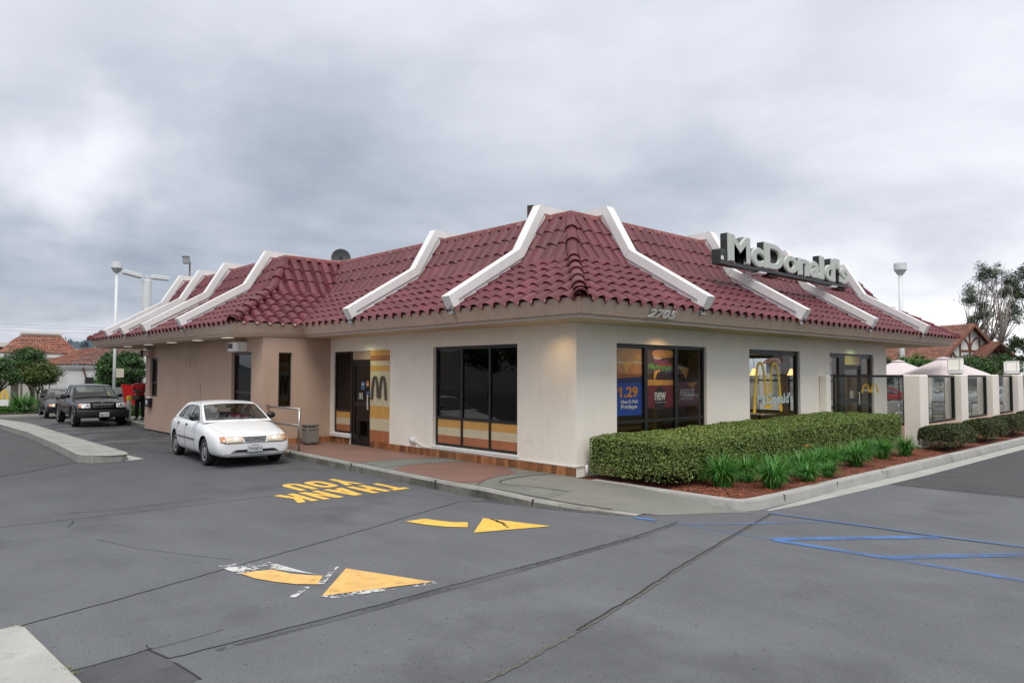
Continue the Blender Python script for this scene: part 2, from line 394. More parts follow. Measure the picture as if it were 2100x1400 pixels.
M['trash_agg'] = pm('trash_agg', (.20, .185, .16), .85, var=.25, vscale=25, fine=.3, fscale=160, bump=.004, bscale=120)
M['sign_dark'] = pm('sign_dark', (.035, .038, .038), .4, var=.3, vscale=6, stain=((.16, .17, .165), 5, .58, .6))
M['sign_face'] = pm('sign_face', (.50, .53, .48), .38, var=.05, vscale=3, stain=((.55, .52, .36), 2.2, .57, .5))
M['umbrella'] = pm('umbrella', (.62, .54, .55), .85, var=.05, vscale=3)
M['mulch'] = pm('mulch', (.17, .048, .022), .95, var=.45, vscale=14, bump=.02, bscale=45, fine=.45, fscale=110, col2=(.10, .030, .016))
M['soil'] = pm('soil', (.045, .028, .018), .95, var=.3, vscale=8, bump=.01, bscale=40)
M['bark'] = pm('bark', (.14, .115, .09), .9, var=.3, vscale=6, bump=.01, bscale=30)
M['bark_pale'] = pm('bark_pale', (.34, .30, .26), .85, var=.25, vscale=2, bump=.01, bscale=20)
M['terracotta'] = pm('terracotta', (.28, .115, .075), .75, tint=.35, var=.2, vscale=1.2)
M['brown_shingle'] = pm('brown_shingle', (.20, .085, .055), .8, tint=.35, var=.25, vscale=.8)
M['stucco_pale'] = pm('stucco_pale', (.66, .66, .63), .85, var=.05, vscale=.7)
M['stucco_cream'] = pm('stucco_cream', (.50, .47, .41), .85, var=.06, vscale=.7)
M['timber'] = pm('timber', (.16, .055, .030), .7, var=.1)
M['hill'] = pm('hill', (.050, .075, .095), .95, var=.25, vscale=.03, stain=((.30, .24, .19), .02, .60, .75))  # distance haze is put into this bluish base colour, no air volume is built
M['hill_tree'] = pm('hill_tree', (.040, .062, .075), .95, tint=.3)  # blue cast of the haze is mixed into the foliage colour too
def leafm(name, c1, c2, vs_=2.0, tint=.35, trans=.15, rough=.5):
    m = pm(name, c1, rough, var=.22, vscale=vs_, tint=tint, col2=c2, spec=.4)
    return m
M['leaf_hedge'] = leafm('leaf_hedge', (.130, .195, .036), (.195, .26, .066), 9, .32)
M['leaf_grass'] = leafm('leaf_grass', (.055, .20, .026), (.09, .26, .045), 8, .4)
M['leaf_ficus'] = leafm('leaf_ficus', (.030, .085, .016), (.055, .125, .025), 1.2, .45)
M['leaf_olive'] = leafm('leaf_olive', (.095, .120, .020), (.060, .095, .018), 1.2, .45)
M['leaf_dark'] = leafm('leaf_dark', (.028, .055, .016), (.045, .085, .022), .9, .4)
M['leaf_bright'] = leafm('leaf_bright', (.055, .150, .022), (.080, .190, .030), 1.0, .4)
M['leaf_euc'] = leafm('leaf_euc', (.10, .13, .085), (.14, .17, .11), .4, .4)
M['leaf_boxwood'] = leafm('leaf_boxwood', (.070, .085, .020), (.040, .060, .016), 3, .45)
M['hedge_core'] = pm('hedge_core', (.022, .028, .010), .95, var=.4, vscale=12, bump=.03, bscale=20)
def paint(name, col, rough=.22, metal=0., coat=.5): return pm(name, col, rough, metal=metal, coat=coat, spec=.3)
M['car_white'] = paint('car_white', (.78, .79, .80), .3)
M['car_black'] = paint('car_black', (.005, .0055, .007), .16, coat=0.)
M['car_charcoal'] = paint('car_charcoal', (.012, .013, .017), .28, coat=.2)
M['car_navy'] = paint('car_navy', (.012, .018, .045), .2)
M['car_silver'] = paint('car_silver', (.50, .54, .57), .3, metal=.6)
M['car_red'] = paint('car_red', (.30, .015, .015), .25)
M['trim_black'] = pm('trim_black', (.014, .014, .015), .5)
M['seam'] = pm('seam', (.02, .02, .02), .7)
M['chrome'] = pm('chrome', (.75, .76, .78), .12, metal=1.0)
M['grille_silver'] = pm('grille_silver', (.45, .47, .49), .25, metal=.9)
M['hub'] = pm('hub', (.50, .51, .52), .35, metal=.7)
M['lens_clear'] = pm('lens_clear', (.55, .55, .55), .12, coat=1.0, metal=.3)
M['lens_lit'] = pm('lens_lit', (.5, .46, .40), .2, coat=1.0, emit=((1.0, .72, .36), .16))
M['lens_amber'] = pm('lens_amber', (.50, .20, .09), .2, coat=1.0)
M['plate_white'] = pm('plate_white', (.62, .64, .66), .5)
M['plate_blue'] = pm('plate_blue', (.03, .04, .10), .5)
M['seat_grey'] = pm('seat_grey', (.035, .035, .04), .85)
M['skin'] = pm('skin', (.32, .17, .11), .55)
M['skin_dark'] = pm('skin_dark', (.12, .06, .04), .55)
M['hair'] = pm('hair', (.015, .011, .009), .6)
M['shirt_red'] = pm('shirt_red', (.52, .018, .025), .8, var=.12, vscale=14)
M['shirt_pink'] = pm('shirt_pink', (.62, .10, .22), .8)
M['trousers'] = pm('trousers', (.012, .011, .013), .85)
M['canvas_bag'] = pm('canvas_bag', (.11, .085, .05), .8)
M['box_green'] = pm('box_green', (.28, .36, .31), .6, var=.08)
M['wire'] = pm('wire', (.10, .10, .11), .6)
# ------------------------------------------------------------ terrain, roads, markings
def gz(y): return float(np.interp(y, [-1e4, 24, 41, 62, 130, 260, 1e4], [-.15, -.15, -.55, -1.2, -2.0, -2.0, -2.0]))
def struct(name, mb, mats, **k): return tag(mb.build(name, mats, **k), kind='structure')
ys = [-1500, -60, -20, 24, 28, 32, 36, 41, 46, 52, 62, 80, 100, 130, 260, 2500]
g = MB(); g.grid([[(x, y, gz(y)-.006) for x in (-2500, -60, 0, 60, 2500)] for y in ys])
struct('ground', g, M['asphalt_old'])
g = MB(); g.poly([(-30, -40), (4.28, -40), (4.28, -3.3), (0.3, -2.9), (-.7, -1.8), (-1.5, 0), (-1.4, 24), (-4.5, 24), (-4.65, 9.6), (-5.72, 9.62), (-7.39, 8.07), (-12, 3.9), (-30, -4)], -.150)
struct('road_concrete', g, M['concrete_road'])
g = MB(); g.poly([(-7.39, 8.07), (-5.72, 9.62), (-5.3, 14), (-5.1, 24), (-30, 24), (-30, -3.99), (-12, 3.9)], -.151)
struct('asphalt_lot', g, M['asphalt'])
g = MB(); g.poly([(4.285, -40), (90, -40), (90, -3.5), (4.285, -3.5)], -.151)
struct('asphalt_aisle', g, M['asphalt'])
def strip(mb, pts, w, z, m=None):
    """flat ribbon along a polyline; w a number or one width per point"""
    n = len(pts); rows = []
    for i, p in enumerate(pts):
        a = Vector(pts[max(0, i-1)][:2]); b = Vector(pts[min(n-1, i+1)][:2]); t = (b-a).normalized(); q = Vector((-t.y, t.x))
        ww = w[i] if isinstance(w, (list, tuple)) else w
        rows.append([(p[0]+q.x*ww/2, p[1]+q.y*ww/2, z), (p[0]-q.x*ww/2, p[1]-q.y*ww/2, z)])
    mb.grid([list(r) for r in zip(*rows)][::-1])
def dense(pts, step=.12, jit=.008, seed=1):
    rnd = random.Random(seed); o = []
    for a, b in zip(pts, pts[1:]):
        d = math.dist(a, b); k = max(1, int(d/step))
        for i in range(k):
            t = i/k; o.append((a[0]+(b[0]-a[0])*t+rnd.uniform(-jit, jit), a[1]+(b[1]-a[1])*t+rnd.uniform(-jit, jit)))
    o.append(pts[-1]); return o
g = MB()
strip(g, dense([(-12, -2.5), (-8.55, -1.82), (-7.87, -1.63), (-6.69, -1.25), (-5.11, -.76), (-3.66, -.24), (-2.53, .14)]), .016, -.146)
strip(g, dense([(-7.91, -3.30), (-6.55, -3.29), (-4.63, -3.25), (-2.49, -3.18), (-1.34, -3.04)], seed=2), .014, -.1456)
strip(g, dense([(-14, 2.9), (-8.09, 2.67), (-6.34, 2.6), (-4.2, 2.57), (-2.0, 2.52)], seed=3), .013, -.146)
strip(g, dense([(-7.95, -3.03), (-7.905, -3.29)], seed=4), .022, -.1458)
strip(g, dense([(-7.9, -3.40), (-7.86, -3.80)], seed=5), .016, -.1458)
strip(g, dense([(-8.48, -3.08), (-8.04, -3.05), (-7.93, -3.01)], seed=6), .020, -.1458)
strip(g, dense([(-8.55, -1.84), (-8.50, -2.5), (-8.46, -3.35), (-8.4, -4.4)], seed=7), .026, -.1457)
strip(g, dense([(-9.4, -1.7), (-8.98, -1.9), (-8.7, -1.86), (-8.55, -1.82)], seed=8), .015, -.1459)
strip(g, dense([(-7.39, 8.07), (-5.76, 9.6)], seed=9), .03, -.1456)
strip(g, dense([(-12, 3.9), (-7.39, 8.07)], seed=9), .03, -.1454)
strip(g, dense([(-5.4, -4.86), (-4.27, -4.61), (-3.33, -4.36), (-1.82, -4.02), (0.11, -3.61)], seed=10), .02, -.1432)
strip(g, dense([(0.09, -3.58), (0.2, -4.72), (0.26, -5.58), (0.36, -6.56), (.7, -12)], .3, .004, 11), .014, -.1395)
strip(g, dense([(4.28, -3.7), (4.40, -4.6), (4.56, -5.68), (5.4, -12)], seed=12), .02, -.146)
strip(g, dense([(-7.3, 2.5), (-7.36, 2.3), (-7.44, 2.12)], .05, .012, 13), .012, -.1448)
strip(g, dense([(-7.34, 1.07), (-7.13, .29), (-6.9, -.2), (-6.54, -.93)], .07, .012, 14), .006, -.1448)
strip(g, dense([(-7.93, -2.92), (-7.95, -3.02)], .07, .012, 14), .008, -.1448)
strip(g, dense([(-7.95, -3.03), (-7.62, -3.02), (-7.4, -2.98)], .07, .004, 15), .006, -.1448)
struct('road_joint', g, M['joint'])
g = MB()
strip(g, dense([(-12, -5.9), (-8, -5.35), (-5.4, -4.88), (-4.27, -4.63), (-3.33, -4.38), (-1.82, -4.04), (0.05, -3.63)], .05, .012, 16), .042, -.145)
struct('tar_seam', g, M['tar_gravel'])
g = MB()
strip(g, [(-7.6, -3.37), (-6.2, -3.34), (-4.75, -3.31), (-3.42, -3.265), (-2.49, -3.23), (-1.45, -3.1)], [.06, .10, .12, .10, .08, .03], -.1478)
strip(g, [(-2.5, .12), (-2.18, -.1), (-2.02, -.7), (-1.82, -1.4), (-1.6, -2.1), (-1.38, -2.5)], [.04, .22, .22, .20, .12, .03], -.1476)
strip(g, [(-7.46, 3.18), (-7.0, 3.12), (-6.64, 3.01), (-6.0, 3.05), (-5.3, 3.01)], [.03, .09, .07, .05, .02], -.1474)
struct('sealant_band', g, M['tar'])
g = MB(); g.poly([(-8.47, -3.07), (-7.95, -3.04), (-7.91, -3.30), (-7.88, -3.42), (-7.86, -3.78), (-8.3, -4.0), (-8.44, -3.35)], -.1472)
struct('asphalt_patch', g, M['concrete_patch'])
g = MB(); g.poly([(-1.6, 24), (-4.5, 24), (-4.6, 11.0), (-3.6, 10.0), (-2.0, 8.5), (-1.75, 8.0), (-1.7, 9)], -.1478)
struct('lane_darkened', g, worn('lane_dark', (.085, .087, .092), .46, .25, 1.2, .8, .8))
# slab in the lower left corner
g = MB(); g.prism([(-8.70, -1.88), (-8.575, -1.86), (-8.54, -1.95), (-8.49, -2.87), (-8.46, -3.33), (-8.44, -4.6), (-14, -4.6), (-14, -3.0)], 2, -.15, -.128)
struct('pavement_slab', g, M['curb_light'], bevel=.008)
# small weeds in the joints
lv = MB()
for cx, cy, n, r in ((-8.62, -1.85, 46, .05), (-8.47, -3.05, 40, .05), (-8.455, -3.16, 34, .035), (-5.55, 12.4, 14, .05), (-5.53, 16.0, 14, .06)):
    for i in range(n):
        a = random.uniform(0, 6.28); d = abs(random.gauss(0, r)); x, y = cx+d*math.cos(a)*1.4, cy+d*math.sin(a)*.8; z = -.14
        b = random.uniform(0, 6.28); l = random.uniform(.008, .020); h = random.uniform(.004, .018)
        dx, dy = math.cos(b)*l, math.sin(b)*l
        lv.add([(x, y, z), (x+dx*.5-dy*.25, y+dy*.5+dx*.25, z+h), (x+dx, y+dy, z+h*.8), (x+dx*.5+dy*.25, y+dy*.5-dx*.25, z+h*.9)], [(0, 1, 2, 3)])
tag(lv.build('weeds', M['leaf_hedge'], tint=1), 'small green weeds growing out of the pavement joints', 'weeds', kind='stuff')

# painted words THANK YOU, letters as blocks (u to the reader's right, v up)
def ltr(c):
    if c == 'T': return [[(0, 1), (0, .80), (.31, .80), (.31, 0), (.69, 0), (.69, .80), (1, .80), (1, 1)]]
    if c == 'H': return [[(0, 0), (0, 1), (.36, 1), (.36, .62), (.64, .62), (.64, 1), (1, 1), (1, 0), (.64, 0), (.64, .40), (.36, .40), (.36, 0)]]
    if c == 'A': return [[(0, 0), (.30, 1), (.70, 1), (1, 0), (.64, 0), (.60, .17), (.40, .17), (.36, 0)], [(.44, .36), (.56, .36), (.50, .70)]]
    if c == 'N': return [[(0, 0), (0, 1), (.34, 1), (.68, .42), (.68, 1), (1, 1), (1, 0), (.66, 0), (.32, .58), (.32, 0)]]
    if c == 'K': return [[(0, 0), (0, 1), (.34, 1), (.34, .62), (.62, 1), (1, 1), (.66, .56), (1, 0), (.62, 0), (.42, .38), (.34, .30), (.34, 0)]]
    if c == 'Y': return [[(.32, 0), (.32, .42), (0, 1), (.36, 1), (.5, .64), (.64, 1), (1, 1), (.68, .42), (.68, 0)]]
    if c == 'O':
        o = [(.5+.5*math.copysign(abs(math.cos(a))**.62, math.cos(a)), .5+.5*math.copysign(abs(math.sin(a))**.62, math.sin(a))) for a in np.linspace(0, 2*math.pi, 28, endpoint=False)]
        return [o, [(.5+(x-.5)*.34, .5+(y-.5)*.56) for x, y in o]]
    if c == 'U':
        o = [(0, 1), (0, .3)]+[(.5-.5*math.cos(a), .3-.3*math.sin(a)) for a in np.linspace(.2, math.pi-.2, 9)]+[(1, .3), (1, 1), (.65, 1), (.65, .32)]
        return [o+[(.5+.15*math.cos(a), .30-.10*math.sin(a)) for a in np.linspace(.2, math.pi-.2, 6)]+[(.35, .32), (.35, 1)]]
def poly_holes(mb, loops, f):
    tri = geometry.tessellate_polygon([[Vector((p[0], p[1], 0)) for p in lp] for lp in loops]); flat = [p for lp in loops for p in lp]
    P = [f(*p) for p in flat]; fs = []
    for t in tri:
        a, b, c = [P[i] for i in t]
        cr = (b[0]-a[0])*(c[1]-a[1])-(b[1]-a[1])*(c[0]-a[0]); fs.append(t if cr > 0 else tuple(reversed(t)))
    mb.add(P, fs)
# corners measured on the road: reader looks towards -y, so u runs to -x and v to -y
def word(mb, chars, x0, x1, y0, y1, ws, z):
    tot = sum(ws)+.045*(len(chars)-1)*1.0; u = 0
    for c, w in zip(chars, ws):
        ua, ub = u/tot, (u+w)/tot; u += w+.045
        poly_holes(mb, ltr(c), lambda a, b: (x0+(x1-x0)*(ua+(ub-ua)*a), y0+(y1-y0)*b, z))
g = MB(); word(g, 'THANK', -2.40, -4.47, 2.57, 1.70, (.17, .2, .21, .2, .2), -.1435); word(g, 'YOU', -2.70, -3.92, 3.58, 2.73, (.2, .21, .2), -.1435)
tag(g.build('painted_lettering', M['yellow_paint']), 'yellow THANK YOU lettering painted on the drive-through lane', 'road marking')
def marking(name, pts, mat, label, z=-.1435):
    g = MB(); g.poly(pts, z); o = g.build(name, mat); return tag(o, label, 'road marking')
a = MB(); a.poly([(-6.68, -1.54), (-6.53, -1.56), (-6.38, -1.62), (-6.31, -1.88), (-6.21, -2.05), (-6.11, -2.16), (-6.29, -2.39), (-6.44, -2.24), (-6.55, -2.04), (-6.64, -1.81)], -.1425)
a.poly([(-5.81, -2.08), (-5.44, -3.06), (-6.43, -2.74)], -.1425)
tag(a.build('painted_arrow', M['yellow_old']), 'large faded yellow arrow nearest the camera with flaking white edges', 'road marking')
a = MB(); a.poly([(-4.04, -.55), (-3.74, -.58), (-3.68, -.8), (-3.6, -1.01), (-3.46, -1.17), (-3.65, -1.4), (-3.84, -1.18), (-3.95, -.92)], -.1425)
a.poly([(-3.12, -1.09), (-2.81, -2.08), (-3.79, -1.69)], -.1425)
tag(a.build('painted_arrow', M['yellow_paint']), 'bright yellow arrow with a black tyre mark, nearer the kerb', 'road marking')
a = MB(); strip(a, dense([(-3.08, -1.20), (-3.15, -1.5), (-3.30, -1.78)], .04, .01, 21), [.05]*40, -.1385)
tag(a.build('tyre_mark', worn('tyre_mark', (.02, .02, .02), .47, .06, 60, .8, 12)), 'black tyre mark across the arrowhead nearer the kerb', 'mark')
a = MB(); a.poly([(-6.74, -1.12), (-6.32, -1.06), (-6.18, -1.9), (-6.12, -2.1), (-6.40, -1.55), (-6.70, -1.56)], -.1436)
a.poly([(-5.80, -1.94), (-5.88, -1.98), (-6.32, -2.36), (-6.24, -2.42)], -.1436)
a.poly([(-6.44, -2.36), (-6.38, -2.42), (-6.62, -2.62), (-6.66, -2.58)], -.1436)
a.poly([(-6.44, -2.74), (-6.40, -2.86), (-5.45, -3.14), (-5.42, -3.05)], -.1438)
tag(a.build('old_arrow_paint', M['white_worn']), 'scraps of old white paint round the arrow nearest the camera', 'road marking')
def line(pts, w, mat, label, z=-.143):
    g = MB(); strip(g, dense(pts, .25, .003, 5), [w]*400, z); o = g.build('painted_line', mat)
    return tag(o, label, 'road marking', 'blue painted parking lines')
line([(.13, -3.58), (.24, -4.72), (.28, -5.58), (.43, -6.56), (.8, -12)], .08, M['blue_paint'], 'blue line running from the kerb corner to the right edge', -.1427)
line([(-1.37, -4.40), (-.7, -4.92), (.24, -5.70)], .15, M['blue_paint'], 'upper blue cross stripe of the parking zigzag')
line([(-1.40, -4.43), (-1.33, -5.0), (-1.28, -5.67)], .12, M['blue_paint'], 'blue diagonal joining the two cross stripes', -.1419)
line([(-1.28, -5.69), (-1.24, -6.3), (-1.20, -7.2)], .11, M['blue_faint'], 'blue diagonal fading towards the right picture edge', -.1423)
line([(-1.27, -5.65), (.05, -6.68), (1.2, -7.6)], .15, M['blue_paint'], 'lower blue cross stripe of the parking zigzag', -.1413)
line([(-1.55, -2.46), (-1.50, -2.8)], .09, M['blue_paint'], 'short blue dash beside the ramp curb tip', -.1415)
line([(-1.48, -2.9), (-1.43, -3.23), (-1.40, -4.4)], .07, M['blue_faint'], 'nearly worn away blue line below the ramp')
line([(-1.53, -3.14), (-.8, -3.7), (.15, -4.40)], .07, M['blue_faint'], 'faint blue stripe between curb ramp and zigzag', -.1417)

# ------------------------------------------------------------ walkway with its curb and ramp
OUT = [(-1.60, 26), (-1.62, 20), (-1.78, 16.5), (-1.86, 12), (-1.90, 7.5), (-2.02, 4), (-2.12, 1.6), (-2.14, .6), (-2.10, -.1), (-2.00, -.87), (-1.84, -1.45), (-1.62, -2.0), (-1.42, -2.4)]
def outx(y): return float(np.interp(-y, [-p[1] for p in OUT], [p[0] for p in OUT]))
def wz(y, x=None):
    if y > .5: return 0.0
    x = outx(y) if x is None else x
    d = max(0, (x+1.42)*.54+(y+2.42)*.84)       # distance from the front line of the ramp
    return -.146*max(0, 1-d/1.75)**1.25
ysw = [26, 24, 20, 16.5, 14, 12, 10, 7.5, 6, 5, 4, 3, 2, 1.4, .8, .5, .3, .1, -.1, -.3, -.5, -.7, -.9, -1.15, -1.4, -1.65, -1.9, -2.15, -2.4]
g = MB(); rows = []
for y in ysw: xi = 0.05 if y > -.05 else -.08; rows.append([(outx(y)+.15+(xi-outx(y)-.15)*t, y, wz(y, outx(y)+.15+(xi-outx(y)-.15)*t)) for t in np.linspace(0, 1, 6)])
for yy, xo in ((-2.6, -1.15), (-2.8, -.85), (-3.0, -.52), (-3.2, -.22), (-3.36, -.05)): rows.append([(xo+(-.02-xo)*t, yy, wz(yy, xo+(-.02-xo)*t)) for t in np.linspace(0, 1, 6)])
g.grid(rows, None)
g.poly([(-.1, 8.95), (-.1, -.02), (14.6, -.02), (14.6, 8.95)], -.01)
struct('walkway', g, M['walk_grey'], fix=True)
g = MB(); top = []
for y in ysw: x = outx(y); top.append([(x, y, -.16), (x+.012, y, wz(y)-.03 if wz(y) > -.1 else wz(y)-.004), (x+.035, y, wz(y)+.004), (x+.155, y, wz(y)+.004), (x+.155, y, wz(y)-.05)])
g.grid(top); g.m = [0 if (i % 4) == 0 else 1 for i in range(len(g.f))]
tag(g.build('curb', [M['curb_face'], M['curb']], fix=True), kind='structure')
g = MB(); strip(g, [(outx(y)+.165, y) for y in np.arange(16, -2.2, -.4)], .018, .0062)
for v in range(len(g.v)):
    p = g.v[v]; g.v[v] = (p[0], p[1], wz(p[1], p[0])+.0062)
struct('curb_joint', g, M['joint'])
g = MB()
for yj in (13.5, 10.4, 7.3, 4.35, 1.35, -.9): g.box(outx(yj)-.004, outx(yj)+.16, yj-.006, yj+.006, -.15, wz(yj)+.0055)
struct('curb_cut', g, M['joint'])
g = MB()
c1 = [(-1.86, 4.42), (-1.78, 4.36), (-1.22, 4.34), (-.66, 4.16), (-.01, 3.80)]; c2_ = [(-1.86, 3.26), (-1.37, 3.37), (-.88, 3.36), (-.33, 3.17), (.03, 2.98)]
c3_ = [(-1.94, .45), (-1.72, .62), (-1.45, .80), (-1.04, .98), (-.47, 1.02), (.03, .87)]
g.poly([(-1.66, 9.5), *[(outx(y)+.18, y) for y in (9, 7, 5)], *c1, (-.01, 8.9), (-1.6, 8.9)], .004)
g.poly([(outx(2)+.18, 2), (outx(3)+.18, 3), *c2_[1:], (.02, 2), *reversed(c3_[1:-1]), (outx(1)+.18, .9)], .004)
struct('walkway_red', g, M['walk_red'])
g = MB(); g.poly([(outx(3.3)+.18, 3.32), *c2_[1:], *reversed(c1[1:])], .0045)
g.poly([*c3_, (.03, .55), (-.4, .66), (-.9, .66), (-1.3, .56), (-1.52, .36), (-1.46, .1), (-1.3, -.3), (-1.1, -.9), (-1.75, -1.0), (-1.92, -.2)], lambda x, y: wz(y, x)+.0048)
struct('walkway_green', g, M['walk_green'])
g = MB()
for c in (c1[1:], c2_[1:], c3_, [(.02, .55), (-.4, .66), (-.9, .66), (-1.3, .56), (-1.52, .36), (-1.50, .1), (-1.36, -.3), (-1.2, -.9)]): strip(g, c, .016, .0085)
for v in range(len(g.v)):
    p = g.v[v]; g.v[v] = (p[0], p[1], wz(p[1], p[0])+.0085)
struct('walkway_joint', g, M['joint'])

# bed curb: runs along the ramp, turns, and follows the bed to the right
path = [(-.08, -.40), (-.08, -1.2), (-.08, -2.9), (-.05, -3.12), (.04, -3.24), (.22, -3.32), (1.0, -3.36), (6, -3.38), (16, -3.46), (60, -3.7)]
def offs(path, d):
    o = []
    for i, p in enumerate(path):
        a = Vector(path[max(0, i-1)]); b = Vector(path[min(len(path)-1, i+1)]); t = (b-a).normalized(); o.append((p[0]-t.y*d, p[1]+t.x*d))
    return o
g = MB(); rows = []
for (p, q0, q1, q2) in zip(path, offs(path, -.025), offs(path, .012), offs(path, .15)):
    rows.append([(q0[0], q0[1], -.16), (p[0], p[1], -.02), (q1[0], q1[1], .0), (q2[0], q2[1], .0), (q2[0], q2[1], -.12)])
g.grid(rows)
struct('bed_curb', g, M['curb_light'], fix=True)
g = MB()
for xj in (1.0, 2.9, 4.9, 6.9, 8.9, 10.9, 13, 15, 17, 19): g.box(xj-.003, xj+.003, -3.385, -3.24, -.1, .0012)
struct('bed_curb_cut', g, M['curb_face'])
g = MB(); strip(g, [(.30, -3.46), (1.0, -3.50), (3, -3.53), (6, -3.62), (16, -3.72), (60, -3.96)], [.05, .16, .28, .34, .34, .36], -.1455)
struct('gutter', g, M['curb_light'])
g = MB(); rows = []
for x in list(np.linspace(.06, 14.6, 50))+[16, 18, 20, 24, 30, 60]:
    rows.append([(x, y, -.05+.035*math.sin(x*2.1+y)*math.sin(y*3.3)+.02) for y in (-3.26, -2.9, -2.5, -2.1, -1.7, -1.2, -.6, .02)])
g.grid(rows); struct('mulch_bed', g, M['mulch'], fix=True, smooth=True)
ch = MB()
for i in range(5200):
    x = .15+abs(random.random()**1.5)*13; y = -3.2+random.random()*2.4; z = -.02+.035*math.sin(x*2.1+y)*math.sin(y*3.3)
    a = random.uniform(0, 3.14); l = random.uniform(.012, .035); w = random.uniform(.004, .010); t = random.uniform(-.012, .012)
    c, s = math.cos(a), math.sin(a)
    ch.add([(x-c*l-s*w, y-s*l+c*w, z-t), (x+c*l-s*w, y+s*l+c*w, z+t), (x+c*l+s*w, y+s*l-c*w, z+t+.004), (x-c*l+s*w, y-s*l-c*w, z-t+.004)], [(0, 1, 2, 3)])
tag(ch.build('bark_chips', pm('bark_chip', (.21, .062, .030), .9, tint=.6, var=.2), tint=1), 'red bark chips scattered over the planting bed', 'bark chips', kind='stuff')

# island between the lane and the lot
g = MB(); isl = [(-5.0, 9.18), (-4.85, 9.32), (-4.80, 9.6), (-4.79, 12), (-4.76, 16.2), (-4.68, 22.2), (-5.1, 25.5), (-6.4, 29), (-9, 31.5), (-9.6, 30.6), (-7.1, 28.4), (-5.75, 25.0), (-5.53, 22.3), (-5.46, 17.5), (-5.62, 12.4), (-5.76, 9.7), (-5.62, 9.32), (-5.3, 9.18)]
g.prism(isl, 2, -.16, .0)
struct('traffic_island', g, M['curb'], bevel=.02)
g = MB(); g.poly([(-4.93, 9.15), (-4.78, 9.5), (-4.56, 10.5), (-4.48, 9.4)], -.1455); struct('curb_apron', g, M['curb_light'])
# ------------------------------------------------------------ the restaurant
B = empty('restaurant', (0, 0, 0), 0, 'low restaurant with cream walls and maroon tiled mansard roof crossed by white beams', 'restaurant')
def P3(ax, c, u, d, z): return (c+d, u, z) if ax == 'x' else (u, c+d, z)
def wbox(mb, ax, c, u0, u1, d0, d1, z0, z1, m=None):
    a = P3(ax, c, u0, d0, z0); b = P3(ax, c, u1, d1, z1); mb.box(a[0], b[0], a[1], b[1], z0, z1, m)
def wall(ax, c, u0, u1, z0, z1, ops, mat, th=.2, label=None):
    us = sorted({u0, u1, *[o[0] for o in ops], *[o[1] for o in ops]}); mb = MB()
    for a, b in zip(us, us[1:]):
        zs = [z0]
        for o in sorted([o for o in ops if o[0] <= a+1e-6 and o[1] >= b-1e-6], key=lambda o: o[2]): zs += [o[2], o[3]]
        zs.append(z1)
        for p, q in zip(zs[::2], zs[1::2]):
            if q-p > 1e-4: wbox(mb, ax, c, a, b, 0, th, p, q)
    o = mb.build('wall', mat, B)
    if label: o['label'] = label
    return o
Wop = [(1.545, 4.284, .25, 2.42), (6.87, 7.86, -.1, 2.40), (7.86, 8.72, .27, 2.40)]
Sop = [(1.14, 4.25, .35, 2.42), (6.10, 8.70, .35, 2.42), (10.50, 13.62, -.1, 2.42)]
ZT = 2.762
wall('x', 0, 0, 8.9, -.1, ZT, Wop, M['wall_white'])
wall('y', 0, .2, 14.65, -.1, ZT, Sop, M['wall_white'])
wall('x', 14.45, .2, 10.0, -.1, ZT, [(1.6, 3.2, .5, 2.45), (3.4, 5.0, .5, 2.45), (5.2, 6.8, .5, 2.45)], M['wall_white'])
wall('y', 8.9, -1.69, 0.2, -.1, ZT, [(-1.47, -1.11, .97, 2.36)], M['wall_tan'], label='tan front wall of the projecting wing')
wall('x', -1.89, 8.9, 18.5, -.1, ZT, [(9.6, 10.9, .5, 2.38), (17.2, 18.02, 1.02, 2.34)], M['wall_tan'], label='long tan wall beside the drive-through lane')
wall('y', 18.3, -1.69, 7, -.1, ZT, [], M['wall_tan'], label='tan end wall under the far canopy')
wall('x', 7.0, 10.2, 18.5, -.1, ZT, [], M['wall_tan']); wall('y', 10.0, 7.0, 14.65, -.1, ZT, [], M['wall_tan'])
# interior
mb = MB(); mb.box(.2, 14.45, .2, 9.99, -.09, .004); mb.build('floor', M['floor_in'], B)
mb = MB(); mb.box(.2, 14.4, .2, 9.9, 2.70, 2.72); mb.build('ceiling', M['ceil_in'], B)
mb = MB(); mb.box(.25, 14.4, 7.2, 7.35, 0, 2.7); mb.box(.25, 5.2, 5.4, 5.5, 0, 2.69); mb.build('inner_wall', M['wall_in'], B)
mb = MB(); mb.box(-1.6, .1, 12.5, 12.6, 0, 2.7); mb.box(-1.1, -.2, 9.2, 12.5, 0, .9); mb.build('kitchen_wall', M['dark_interior'], B)
# ceramic plinth under the walls
pb = MB()
def plinth(ax, c, u0, u1, d=-.022):
    u = u0
    while u < u1-.02:
        e = min(u+.118, u1); wbox(pb, ax, c, u+.003, e-.003, d, .01, -.01, .155); u = e
for ar in (('x', 0, .01, 6.87), ('x', 0, 7.86, 8.88), ('y', 8.9, -1.80, -.03)):
    pb = MB(); plinth(*ar); pb.build('plinth_tiles', M['base_tile'], B, tint=6)
mb = MB(); wbox(mb, 'x', 0, .012, 6.87, -.012, .0, -.01, .15); wbox(mb, 'y', 8.9, -1.8, -.03, -.012, 0, -.01, .15); mb.build('plinth_grout', M['grout'], B)
mb = MB(); wbox(mb, 'x', 0, 7.84, 8.76, -.06, .10, .165, .262); mb.build('sill', M['white_paint'], B, bevel=.01); mb = MB(); wbox(mb, 'x', 0, 1.50, 4.33, -.02, .1, .205, .252); mb.build('sill', M['white_paint'], B, bevel=.01)
